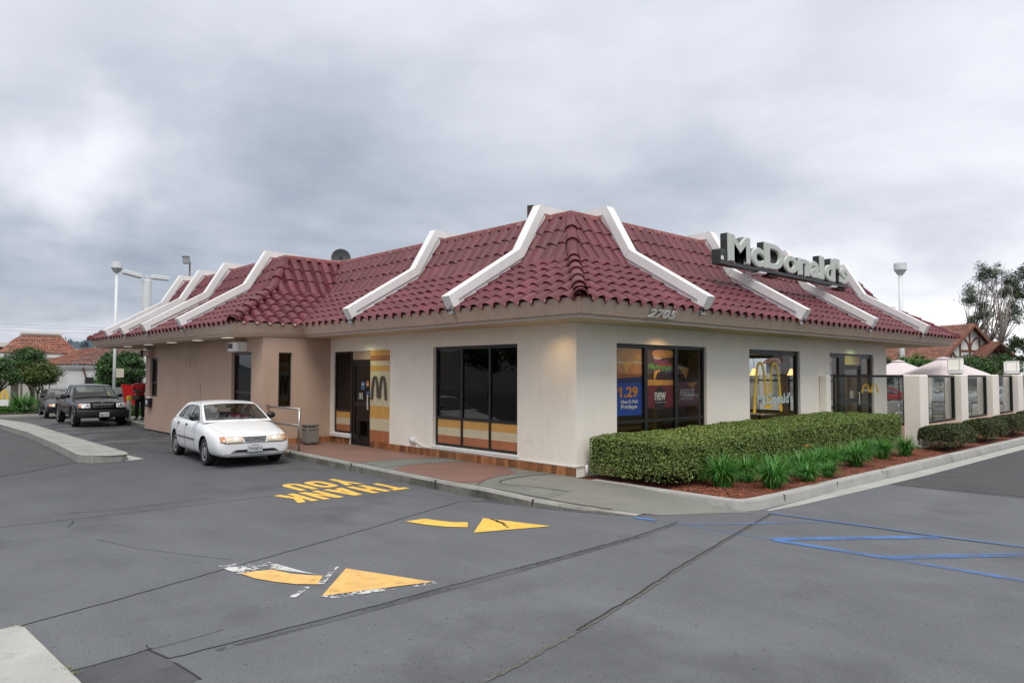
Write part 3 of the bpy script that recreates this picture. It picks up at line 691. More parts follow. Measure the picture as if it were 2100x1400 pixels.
# conduit low on the wall and drain at the corner
mb = MB(); mb.tube([(-.02, 5.0, .29), (-.02, 4.85, .27), (-.02, 4.6, .185), (-.02, 3.2, .19), (-.02, .2, .175), (-.03, -.02, .19), (.2, -.03, .2)], .011, 6)
mb.box(-.05, 0, 4.98, 5.10, .24, .36); mb.box(-.035, 0, 4.93, 4.96, .2, .38); mb.tube([(.22, -.05, .2), (.22, -.05, 0)], .03, 8)
mb.build('conduit', M['white_paint'], B, smooth=True)

def window(ax, c, u0, u1, z0, z1, mull, trans, gm, fw=.055, inset=.085, lower=None, skip=(), pane_label=None, name='window', mw=.06):
    f = MB(); d0, d1 = inset-.02, inset+.045
    wbox(f, ax, c, u0, u0+fw, d0, d1, z0, z1); wbox(f, ax, c, u1-fw, u1, d0, d1, z0, z1)
    wbox(f, ax, c, u0+fw, u1-fw, d0, d1, z0, z0+fw); wbox(f, ax, c, u0+fw, u1-fw, d0, d1, z1-fw*1.2, z1)
    for m_ in mull: wbox(f, ax, c, m_-mw/2, m_+mw/2, d0, d1, z0+fw, z1-fw*1.2)
    us = [u0+fw]+[v for m_ in mull for v in (m_-mw/2, m_+mw/2)]+[u1-fw]
    for t in trans:
        for a, b in zip(us[::2], us[1::2]): wbox(f, ax, c, a, b, d0+.004, d1-.004, t-.03, t+.03)
    o = f.build(name, M['black_frame'], B)
    zs = [z0+fw]+[v for t in trans for v in (t-.03, t+.03)]+[z1-fw*1.2]
    for i, (a, b) in enumerate(zip(us[::2], us[1::2])):
        for j, (p, q) in enumerate(zip(zs[::2], zs[1::2])):
            if lower and j == 0:
                k = MB(); h = (q-p)/3
                for n_, (mi) in enumerate((2, 1, 0)): wbox(k, ax, c, a, b, inset, inset+.02, p+h*n_, p+h*(n_+1), mi)
                pn = k.build('tile_panel', [M['tile_yellow'], M['tile_cream'], M['tile_orange']], o)
            elif (i, j) not in skip:
                k = MB(); wbox(k, ax, c, a, b, inset+.008, inset+.014, p, q)
                k.build('pane', gm, o)
    return o
window('x', 0, 1.545, 4.284, .25, 2.42, (2.458, 3.37), (.865,), M['glass_dark'], lower=True, inset=.10)
window('x', 0, 7.86, 8.72, .27, 2.40, (), (.865,), M['glass_dark'], lower=True, inset=.06)
window('y', 0, 1.14, 4.25, .35, 2.42, (2.15, 3.20), (.90,), M['glass_win'], mw=.10)
window('y', 0, 6.10, 8.70, .35, 2.42, (), (), M['glass_win'], fw=.10)
window('y', 8.9, -1.47, -1.11, .97, 2.36, (), (), M['glass_dark'], fw=.03)
window('x', -1.89, 9.6, 10.9, .5, 2.38, (), (1.32,), M['glass_dark'], inset=.10)
window('x', -1.89, 17.2, 18.02, 1.02, 2.34, (), (1.5,), M['glass_dark'], inset=.10)
for a, b in ((1.6, 3.2), (3.4, 5.0), (5.2, 6.8)): window('x', 14.45, a, b, .5, 2.45, (), (1.6,), M['glass_clear'])

def door(ax, c, u0, u1, z1, gm, hs, inset=.07, label=None):
    f = MB(); w = .09
    wbox(f, ax, c, u0, u0+w, inset, inset+.05, 0.01, z1); wbox(f, ax, c, u1-w, u1, inset, inset+.05, .01, z1)
    wbox(f, ax, c, u0+w, u1-w, inset, inset+.05, .01, .25); wbox(f, ax, c, u0+w, u1-w, inset, inset+.05, z1-.1, z1)
    wbox(f, ax, c, u0+w, u1-w, inset+.005, inset+.045, 1.0, 1.10)
    o = f.build('door', M['black_frame'], B)
    for a, b in ((.25, 1.0), (1.10, z1-.1)):
        k = MB(); wbox(k, ax, c, u0+w, u1-w, inset+.02, inset+.026, a, b); k.build('pane', gm, o)
    h = MB(); wbox(h, ax, c, hs-.012, hs+.012, inset-.05, inset-.03, .92, 1.30); wbox(h, ax, c, hs-.01, hs+.01, inset-.03, inset, .95, .97); wbox(h, ax, c, hs-.01, hs+.01, inset-.03, inset, 1.25, 1.27)
    h.build('handle', M['white_paint'], o)
    return o
# street-side entrance
D1 = door('x', 0, 6.93, 7.80, 2.12, M['glass_dark'], 7.03, inset=.05)
mb = MB(); wbox(mb, 'x', 0, 6.87, 6.93, .03, .12, 0, 2.40); wbox(mb, 'x', 0, 7.80, 7.86, .03, .12, 0, 2.40); wbox(mb, 'x', 0, 6.93, 7.80, .03, .12, 2.12, 2.18); mb.build('door_frame', M['black_frame'], B)
mb = MB(); wbox(mb, 'x', 0, 6.93, 7.80, .04, .12, 2.18, 2.40); mb.build('transom_panel', M['wall_tan'], B)
def arches(mb, mapf, w, h, t=.09, m=None, n=18, inner=.93):
    """double arch: u across from 0 to w, v up; ribbon with real thickness through mapf(u, v, side)"""
    for k in (0, 1):
        cx = w*(.25+.5*k)+(.0 if k == 0 else 0); rows = []
        for i in range(n+1):
            s = -1+2*i/n
            inn = (s > 0) if k == 0 else (s < 0)
            top = h; bot = 0 if not inn else h*(1-inner)
            a = abs(s)
            vo = bot+(top-bot)*(1-a**3.2); half = w*.25
            uo = cx+s*half
            th = t*w*(.55+.45*a)
            dv = 3.2*a**2.2*(top-bot)/half*(1 if s > 0 else -1)
            nx, ny = dv, 1.0
            l_ = math.hypot(nx, ny); nx /= l_; ny /= l_
            ui, vi = uo-nx*th*(1 if True else 0), max(bot, vo-ny*th)
            if a > .97: ui, vi = uo-math.copysign(th, s), bot; uo2, vo2 = uo, bot
            else: uo2, vo2 = uo, vo
            rows.append([mapf(uo2, vo2, 0), mapf(ui, vi, 0), mapf(ui, vi, 1), mapf(uo2, vo2, 1)])
        mb.grid(rows, m, close=True); b = len(mb.v)
        mb.f.append(tuple(b-4*(n+1)+q for q in range(4))); mb.m.append(mb.cur if m is None else m)
        mb.f.append(tuple(b-4+q for q in (3, 2, 1, 0))); mb.m.append(mb.cur if m is None else m)
mb = MB(); arches(mb, lambda u, v, s: (.045-.004*s, 7.50-u, 1.17+v), .19, .17, .10); mb.build('door_emblem', M['white_paint'], D1)
mb = MB(); mb.box(.062, .067, 7.25, 7.42, 1.42, 1.62, 0); mb.box(.062, .067, 7.06, 7.18, 1.50, 1.64, 1); mb.box(.062, .067, 7.03, 7.16, 1.30, 1.38, 0); mb.box(.061, .066, 7.29, 7.39, 1.53, 1.58, 2); mb.box(.061, .066, 7.08, 7.16, 1.53, 1.58, 2)
mb.build('sticker', [pm('sticker_blue', (.05, .14, .35), .5), pm('sticker_orange', (.55, .16, .05), .5), pm('sticker_pale', (.5, .5, .48), .5)], D1)
mb = MB(); z = 2.40
for zb, mi in ((2.27, 0), (2.14, 2), (2.02, 1), (1.89, 0), (1.03, 1), (.73, 0), (.44, 1), (.158, 2)):
    mb.box(-.014, 0, 6.02, 6.868, zb, z, mi); z = zb
mb.build('tile_panel', [M['tile_yellow'], M['tile_cream'], M['tile_orange']], B)
mb = MB()
for y in (6.30, 6.585): mb.box(-.0152, -.013, y-.0015, y+.0015, .16, 2.4)
for z in (2.27, 2.14, 2.02, 1.89, 1.6, 1.3, 1.03, .73, .44): mb.box(-.0154, -.013, 6.02, 6.868, z-.0015, z+.0015)
mb.build('tile_grout', pm('grout_pale', (.40, .30, .18), .8), B)
mb = MB(); arches(mb, lambda u, v, s: (-.05+.034*s, 6.80-u, 1.19+v), .70, .58, .10); mb.build('wall_emblem', pm('emblem_metal', (.16, .15, .13), .4, metal=.7, var=.2), B)
# ghost of a removed emblem on the tan wall
mb = MB(); arches(mb, lambda u, v, s: (-1.8935+.002*s, 14.55-u, 1.95+v), .85, .47, .05); mb.build('emblem_ghost', pm('tan_stain', (.36, .255, .20), .9, var=.1), B)
# patio side entrance
D2 = door('y', 0, 11.60, 12.75, 2.06, M['glass_win'], 12.60, inset=.08)
mb = MB()
for a, b in ((10.50, 10.56), (11.25, 11.60), (12.75, 12.85), (13.50, 13.62)): wbox(mb, 'y', 0, a, b, .06, .14, 0, 2.42)
for a, b in ((10.56, 11.25), (12.85, 13.50)):
    wbox(mb, 'y', 0, a, b, .06, .14, 2.30, 2.42); wbox(mb, 'y', 0, a, b, .06, .14, .85, .92); wbox(mb, 'y', 0, a, b, .06, .14, .0, .12)
wbox(mb, 'y', 0, 11.60, 12.75, .06, .14, 2.06, 2.42)
fr = mb.build('door_frame', M['black_frame'], B)
for a, b in ((10.56, 11.25), (12.85, 13.50)):
    for p, q in ((.12, .85), (.92, 2.30)): k = MB(); wbox(k, 'y', 0, a, b, .10, .106, p, q); k.build('pane', M['glass_win'], fr)
mb = MB(); arches(mb, lambda u, v, s: (12.0+u, .075-.004*s, 1.12+v), .24, .22, .10); mb.build('door_emblem', M['white_paint'], D2)
mb = MB(); mb.box(11.62, 12.73, .055, .065, 2.10, 2.36); mb.build('transom_panel', M['wall_tan'], B)

# ---- roof: eave outline, fascia, soffit
EP = [(-.95, -.95), (18.4, -.95), (18.4, 11.3), (8.6, 11.3), (8.6, 22.4), (-2.75, 22.4), (-2.75, 8.70), (-.95, 8.70)]
def frame_i(i):
    A = Vector(EP[i]); C = Vector(EP[(i+1) % 8]); t = (C-A).normalized(); return A, C, t, Vector((-t.y, t.x))
def inset(d):
    o = []
    for i in range(8):
        n0 = frame_i(i-1)[3]; n1 = frame_i(i)[3]; o.append(Vector(EP[i])+(n0+n1)*d)
    return o
def ring(mb, lv, m=None, idx=range(8)):
    for (d0, z0), (d1, z1) in zip(lv, lv[1:]):
        a, b = inset(d0), inset(d1)
        for i in idx:
            j = (i+1) % 8; mb.add([(*a[i], z0), (*a[j], z0), (*b[j], z1), (*b[i], z1)], [(0, 3, 2, 1)], m)
mb = MB(); ring(mb, [(0.05, 3.10), (0, 3.09), (0, 3.06), (.12, 2.832), (.15, 2.832)]); mb.build('fascia', M['fascia'], B, fix=False)
mb = MB(); ring(mb, [(.15, 2.83), (.15, 2.822), (.155, 2.815), (.165, 2.765), (.19, 2.762)], idx=(0, 1, 2, 3, 4, 7)); mb.build('fascia_trim', pm('trim_pale', (.45, .37, .31), .6, var=.05), B)
mb = MB(); ring(mb, [(.15, 2.831), (.165, 2.80), (.18, 2.7625)], idx=(5, 6)); mb.build('fascia_trim', M['fascia'], B)
mb = MB(); q = inset(.17); mb.poly([(p.x, p.y) for p in q], 2.7635); mb.f = [tuple(reversed(f)) for f in mb.f]; mb.build('soffit', M['soffit'], B)
RZ = [(0, 3.03), (1.85, 4.14), (2.55, 5.17)]
mb = MB(); ring(mb, [(.03, 3.045), (1.85, 4.135), (2.55, 5.15)]); mb.poly([(p.x, p.y) for p in inset(2.5)], 5.0); mb.build('roof_deck', M['roof_under'], B)
for i in range(8):
    A, C, t, n = frame_i(i); Lg = (C-A).length; mb = MB(); rnd = random.Random(i)
    prev_n = frame_i(i-1)[3]; next_n = frame_i((i+1) % 8)[3]
    pw = .33; u0 = -2.7; cols = int((Lg+5.4)/pw)
    prof = [(0, -.012), (.06, -.020), (.11, -.010), (.15, .026), (.22, .062), (.34, .094), (.50, .108), (.66, .099), (.80, .068), (.91, .026), (1.0, -.012)]
    for seg, ((o0, z0), (o1, z1)) in enumerate(zip(RZ, RZ[1:])):
        sl = math.hypot(o1-o0, z1-z0); rows = 6 if seg == 0 else 3; rl = sl/rows
        du = Vector((n.x*(o1-o0)/sl, n.y*(o1-o0)/sl, (z1-z0)/sl)); nr = Vector((-n.x*(z1-z0)/sl, -n.y*(z1-z0)/sl, (o1-o0)/sl)); t3 = Vector((t.x, t.y, 0))
        O3 = Vector((A.x+n.x*o0, A.y+n.y*o0, z0))
        for r in range(rows):
            for c in range(cols):
                ju = rnd.gauss(0, .003); jl = rnd.gauss(0, .003)+(.014 if rnd.random() < .015 else 0); js = rnd.gauss(0, .006); sk = rnd.gauss(0, .003)
                s0 = r*rl-(.05 if r or seg else .025)+js; s1 = (r+1)*rl+.02
                base = O3+t3*(u0+c*pw+ju); vs = []
                for (s_, lift) in ((s0, .024+jl), (s1, .004)):
                    for (pu, ph) in prof: vs.append(base+t3*(pu*pw+(sk if lift > .01 else 0))+du*s_+nr*(ph*(1.03 if lift > .01 else .90)+lift))
                for (pu, ph) in prof: vs.append(base+t3*(pu*pw+sk)+du*(s0+.004)+nr*(ph*1.03+.024+jl-.016))
                k = len(prof); fs = [(j, j+1, k+j+1, k+j) for j in range(k-1)]+[(2*k+j, 2*k+j+1, j+1, j) for j in range(k-1)]
                mb.add([tuple(v) for v in vs], fs)
    me = bpy.data.meshes.new('roof_tiles'); me.from_pydata(mb.v, [], mb.f); set_tint(me, 2*(len(prof)-1))
    bm = bmesh.new(); bm.from_mesh(me)
    for (pt, b) in ((A, prev_n+n), (C, next_n+n)):
        bh = b.normalized(); tt = t if pt is A else -t; k = tt-bh*tt.dot(bh)
        bmesh.ops.bisect_plane(bm, geom=bm.verts[:]+bm.edges[:]+bm.faces[:], plane_co=(pt.x, pt.y, 0), plane_no=(k.x, k.y, 0), clear_inner=True, clear_outer=False)
    bm.to_mesh(me); bm.free(); me.materials.append(M['roof_tile']); me.polygons.foreach_set('use_smooth', [True]*len(me.polygons)); me.set_sharp_from_angle(angle=R(50))
    o = bpy.data.objects.new('roof_tiles', me); COL.objects.link(o); o.parent = B
# hip tiles
for i in (0, 1, 5, 6):
    A = Vector(EP[i]); b = frame_i(i-1)[3]+frame_i(i)[3]; mb = MB(); rnd = random.Random(40+i)
    for (o0, z0), (o1, z1), cnt in ((RZ[0], RZ[1], 6), (RZ[1], RZ[2], 3)):
        p0 = Vector((A.x+b.x*o0, A.y+b.y*o0, z0+.05)); p1 = Vector((A.x+b.x*o1, A.y+b.y*o1, z1+(.05 if o1 < 2 else -.03))); dv = (p1-p0)/cnt; dn = dv.normalized()
        side = Vector((-b.y, b.x, 0)).normalized(); up = side.cross(dn); up = up if up.z > 0 else -up
        for k in range(cnt):
            a = p0+dv*k-dn*.06; e = p0+dv*(k+1)+dn*.03; rows = []
            lift = rnd.uniform(.02, .035)
            for (pt, rr, lf) in ((a+dn*.002, .113, lift-.016), (a, .128, lift), (e, .108, .0)):
                rows.append([tuple(pt+side*math.cos(th)*rr+up*(math.sin(th)*rr*1.05+lf)) for th in np.linspace(-.35, math.pi+.35, 15)])
            mb.grid([list(r) for r in rows])
    # stacked bedding ends at the eave
    p0 = Vector((A.x, A.y, 3.08))
    for k in range(5):
        rr = .118-.003*k; a = p0+Vector((b.x, b.y, 0))*(-.02+.01*(k % 2))+Vector((0, 0, .115-.03*k)); rows = []
        side = Vector((-b.y, b.x, 0)).normalized(); dn = Vector((b.x, b.y, 0)).normalized(); up = Vector((0, 0, 1))
        for dd in (0, .3): rows.append([tuple(a+dn*dd+side*math.cos(th)*rr+up*math.sin(th)*rr*.55) for th in np.linspace(0, math.pi, 11)])
        mb.grid(rows)
    mb.build('hip_tiles', M['roof_tile'], B, ang=45, tint=28)
# coping along the top edge
mb = MB(); ring(mb, [(2.50, 5.17), (2.48, 5.19), (2.48, 5.28), (2.53, 5.30), (2.68, 5.28), (2.68, 4.98)]); mb.build('coping', M['coping_red'], B)

# white beams
def beam(i, u):
    A, C, t, n = frame_i(i)
    def mp(o, w, z): return (A.x+t.x*(u+w)+n.x*o, A.y+t.y*(u+w)+n.y*o, z)
    flip = i in (7, 5)
    out_ = [(-.20, 3.33), (1.69, 4.46), (2.31, 5.50), (3.4, 5.48), (3.4, 5.32), (2.42, 5.32), (1.81, 4.31), (.04, 3.28), (.08, 3.17), (-.06, 3.09)]
    lip = [(.05, 3.29), (1.79, 4.33), (2.40, 5.34), (3.3, 5.34), (3.3, 5.25), (2.52, 5.24), (1.90, 4.22), (.10, 3.165)]
    mb = MB()
    def ext(pts, w0, w1):
        k = len(pts); vs = [mp(p[0], w0, p[1]) for p in pts]+[mp(p[0], w1, p[1]) for p in pts]
        tri = geometry.tessellate_polygon([[Vector((p[0], p[1], 0)) for p in pts]])
        mb.add(vs, [(j, (j+1) % k, k+(j+1) % k, k+j) for j in range(k)]+[tuple(q) for q in tri]+[tuple(k+x for x in reversed(q)) for q in tri])
    ext(out_, 0, .24); ext(lip, .028, .212)
    o = mb.build('roof_beam', M['beam_white'], B, fix=True)
    mb = MB(); k = [(-.02, 3.14), (.06, 3.14), (.06, 2.99), (-.035, 2.99)]
    vs = [mp(p[0], .02, p[1]) for p in k]+[mp(p[0], .16, p[1]) for p in k]
    mb.add(vs, [(0, 1, 2, 3), (7, 6, 5, 4), (0, 4, 5, 1), (1, 5, 6, 2), (2, 6, 7, 3), (3, 7, 4, 0)]); mb.build('bracket', M['metal_grey'], o, fix=True)
    mb = MB(); vs = [mp(1.70, -.003, 4.452), mp(1.79, -.003, 4.30)]  # mitre joint
    mb.tube([mp(1.69, -.001, 4.455), mp(1.81, -.001, 4.315)], .0035, 4); mb.build('mitre_joint', M['metal_grey'], o)
for x in (2.5, 6.65, 10.75, 14.9): beam(0, x+.95)
for y in (2.25, 6.05): beam(7, 8.70-y-.24)
for y in (12.05, 15.25, 17.6, 19.6): beam(5, 22.4-y-.24)

# house number on the fascia
me = text_mesh('2705', .23, bold=.006, depth=.016, bev=.002, sx=1.0, shear=.28, spacing=1.12)
xs = [v.co.x for v in me.vertices]; ysx = [v.co.y for v in me.vertices]
me.transform(Matrix.Diagonal((.86/(max(xs)-min(xs)), .165/(max(ysx)-min(ysx)), 1, 1)) @ Matrix.Translation((-min(xs), -min(ysx), 0)))
put_mesh('house_number', me, pm('number_metal', (.72, .71, .67), .4, metal=.15, var=.1), B, Matrix.Translation((.90, -.868, 2.865)) @ Matrix.Rotation(R(90+26), 4, 'X') if False else Matrix.Translation((.90, -.892, 2.855)) @ Matrix.Rotation(R(90+25), 4, 'X'))

# fixtures on the lane side
for (y0, y1, z0, z1, col) in ((9.9, 10.55, 2.41, 2.64, 'white_paint'),):
    mb = MB(); mb.box(-2.14, -1.885, y0, y1, z0, z1, 0); mb.box(-2.145, -2.138, y0+.33, y1-.02, z0+.07, z1-.03, 1); mb.tube([(-1.95, y0+.3, z1), (-1.95, y0+.35, 2.76)], .012, 6, 0)
    mb.build('wall_speaker', [M['beam_white'], M['black_plastic']], B)
mb = MB(); mb.box(-2.06, -1.885, 17.6, 18.25, 2.40, 2.62, 0); mb.lathe([(.005, -2.12), (.11, -2.115), (.125, -2.07), (.10, -2.03)], (0, 18.38, 2.5), 16, 0, 1); mb.build('wall_fan', [M['wall_tan'], M['black_plastic']], B)
mb = MB(); mb.prism([(17.65, .96), (18.1, .96), (18.05, .67), (17.70, .67)], 0, -2.02, -1.9, 0); mb.prism([(17.7, .975), (18.08, .99), (18.05, 1.02), (17.75, 1.01)], 0, -2.0, -1.93, 1); mb.prism([(17.8, .90), (17.95, .90), (17.93, .76), (17.82, .76)], 0, -2.025, -2.02, 1)
mb.build('leaflet_box', [M['black_plastic'], M['white_paint']], B)
for (x, y) in ((-2.28, 19.3), (-2.28, 16.9), (-2.28, 14.6), (-2.28, 12.4), (-2.28, 10.2)):
    mb = MB(); mb.box(x-.10, x+.10, y-.16, y+.16, 2.748, 2.762); mb.build('soffit_light', M['light_white'], B)
def downlight(x, y, col, e, sz=.06):
    mb = MB(); mb.lathe([(0, 2.757), (.07, 2.757), (.085, 2.7625)], (x, y, 0), 16); mb.build('soffit_light', M['downlight'], B)
    l = bpy.data.lights.new('soffit_lamp', 'SPOT'); l.energy = e; l.color = col; l.spot_size = R(150); l.spot_blend = 1.0; l.shadow_soft_size = sz
    o = bpy.data.objects.new('soffit_lamp', l); COL.objects.link(o); o.location = (x, y, 2.73); o.parent = B
downlight(2.45, -.46, (1, .62, .22), 46, .12); downlight(-.46, .30, (1, .66, .28), 17, .12); downlight(-.46, 6.9, (.95, 1.0, .55), 20, .12); downlight(11.9, -.46, (.66, 1.0, .34), 30, .12)
downlight(16.2, 1.0, (.8, 1.0, .6), 6)
# satellite dish, stub pipe and pole lamp on the roof
t = empty('satellite_dish', (2.3, 12.5, 5.0), 0, 'dark round satellite dish on the flat roof behind the valley', 'satellite dish')
mb = MB(); rows = []
dirn = Vector((-.45, -.85, .28)).normalized(); s_ = dirn.cross(Vector((0, 0, 1))).normalized(); uu = s_.cross(dirn)
for rr in (0.001, .1, .2, .28, .31): rows.append([tuple(Vector((2.3, 12.5, 5.60))+s_*rr*math.cos(a)+uu*rr*1.05*math.sin(a)+dirn*(rr*rr*.9)) for a in np.linspace(0, 2*math.pi, 30, endpoint=False)])
mb.grid(rows, close=True); o = mb.build('dish', M['dish_dark'], t, smooth=True); md = o.modifiers.new('s', 'SOLIDIFY'); md.thickness = .02
mb = MB(); mb.tube([(2.33, 12.55, 5.6), (2.36, 12.62, 5.3), (2.36, 12.62, 5.0)], .025, 8); mb.tube([(2.3, 12.45, 5.32), (2.15, 12.1, 5.45)], .012, 6); mb.build('mount', M['metal_grey'], t)
t = empty('vent_pipe', (6.0, 7.2, 5.0), 0, 'rusty brown pipe with a small cap above the roof peak', 'pipe')
mb = MB(); mb.box(5.84, 5.93, 7.22, 7.31, 5.0, 7.06); mb.build('pipe', pm('rust', (.09, .045, .035), .8, var=.2), t)
mb = MB(); mb.box(5.93, 6.04, 7.19, 7.30, 6.88, 7.08); mb.build('cap', M['grey_plastic'], t)

# roof sign
S_ = empty('roof_sign', (8.4, .1, 4.35), 0, "long roof sign of big cream letters reading McDonald's over the right slope", 'sign')
mb = MB(); mb.box(4.93, 11.95, .04, .26, 4.345, 4.425); mb.box(4.98, 5.35, .06, .30, 4.43, 4.70); mb.build('sign_base', M['sign_dark'], S_, bevel=.006)
mb = MB(); mb.box(4.99, 5.09, .052, .059, 4.45, 4.54); mb.build('sticker', M['white_paint'], S_)
for x in (6.70, 10.80):
    mb = MB(); mb.box(x-.04, x+.30, .0, .95, 4.30, 4.327); mb.box(x-.01, x+.05, .3, 1.0, 4.24, 4.30); mb.build('support_bracket', M['beam_white'], S_)
for x in (7.3, 11.4): mb = MB(); mb.box(x, x+.5, .1, .3, 4.27, 4.33); mb.build('ballast_box', pm('dark_red', (.07, .008, .008), .6), S_)
def islands(me):
    bm = bmesh.new(); bm.from_mesh(me); bmesh.ops.remove_doubles(bm, verts=bm.verts, dist=1e-5); bm.faces.ensure_lookup_table()
    seen = set(); out_ = []
    for f in bm.faces:
        if f.index in seen: continue
        st = [f]; comp = []; seen.add(f.index)
        while st:
            a = st.pop(); comp.append(a)
            for e in a.edges:
                for b_ in e.link_faces:
                    if b_.index not in seen: seen.add(b_.index); st.append(b_)
        vm = {}; vs = []; fs = []
        for a in comp:
            q = []
            for v in a.verts:
                if v.index not in vm: vm[v.index] = len(vs); vs.append(tuple(v.co))
                q.append(vm[v.index])
            fs.append(tuple(q))
        out_.append((vs, fs))
    bm.free(); out_.sort(key=lambda c: sum(v[0] for v in c[0])/len(c[0])); return out_
back = text_mesh("McDonald's", 1.0, bold=.050, depth=.18, spacing=1.03); front = text_mesh("McDonald's", 1.0, bold=.022, depth=.02, bev=.030, spacing=1.03)
bx = [v.co.x for v in back.vertices]; by = [v.co.y for v in back.vertices]
fx, fy = 6.62/(max(bx)-min(bx)), .70/(max(by)-min(by))
for nm, me, mt, y in (('letter_case', back, M['sign_dark'], .145), ('letter_face', front, M['sign_face'], .045)):
    for (vs, fs) in islands(me):
        k = MB(); k.add([(5.26+(v[0]-min(bx))*fx+(v[1]-min(by))*fy*.0, y-v[2]*(1.0 if nm == 'letter_case' else 1.0), 4.428+(v[1]-min(by))*fy) for v in vs], [tuple(reversed(f)) for f in fs])
        if nm == 'letter_case': k.build('letter', mt, S_, fix=True)
        else:
            o = k.build('letter_face', mt, None, fix=True)
            cx = sum(v[0] for v in k.v)/len(k.v)
            best = min([c for c in S_.children if c.name.startswith('letter') and not c.name.startswith('letter_face')], key=lambda c: abs(sum(v.co.x for v in c.data.vertices)/len(c.data.vertices)+8.4-cx))
            o.parent = best; o.data.transform(Matrix.Translation((-8.4, -.1, -4.35)))
# ------------------------------------------------------------ foliage
def leaf_mesh(name, pos, nrm, size, mat, parent=None, asp=.55, jitter=.9, fold=True):
    """many leaf-sized faces; pos (n,3), nrm (n,3) preferred facing"""
    n = len(pos); nr = nrm+np.random.normal(0, jitter, (n, 3)); nr /= np.linalg.norm(nr, axis=1)[:, None]+1e-9
    a = np.random.normal(0, 1, (n, 3)); u = np.cross(nr, a); u /= np.linalg.norm(u, axis=1)[:, None]+1e-9; v = np.cross(nr, u)
    s = size*np.random.uniform(.6, 1.3, n)[:, None]
    P = np.stack([pos-u*s*.5, pos+v*s*asp*.5+nr*s*.05, pos+u*s*.5-nr*s*.12, pos-v*s*asp*.5+nr*s*.05], 1).reshape(-1, 3)
    off = np.zeros(3); q = parent
    while q is not None: off += np.array(q.location); q = q.parent
    P = P-off
    me = bpy.data.meshes.new(name); me.vertices.add(4*n); me.vertices.foreach_set('co', P.ravel()); me.loops.add(4*n); me.loops.foreach_set('vertex_index', np.arange(4*n))
    me.polygons.add(n); me.polygons.foreach_set('loop_start', np.arange(n)*4); me.polygons.foreach_set('loop_total', np.full(n, 4)); me.update(calc_edges=True)
    set_tint(me, 1); me.materials.append(mat); o = bpy.data.objects.new(name, me); COL.objects.link(o)
    if parent is not None: o.parent = parent
    return o
def lump(p, f=1.0):
    return np.sin(p[:, 0]*5.1*f+1.3)*np.sin(p[:, 1]*6.3*f+.7)+.6*np.sin(p[:, 0]*11*f+p[:, 2]*9*f)*np.sin(p[:, 1]*12*f+2)+.5*np.sin(p[:, 2]*7*f+p[:, 0]*3*f)
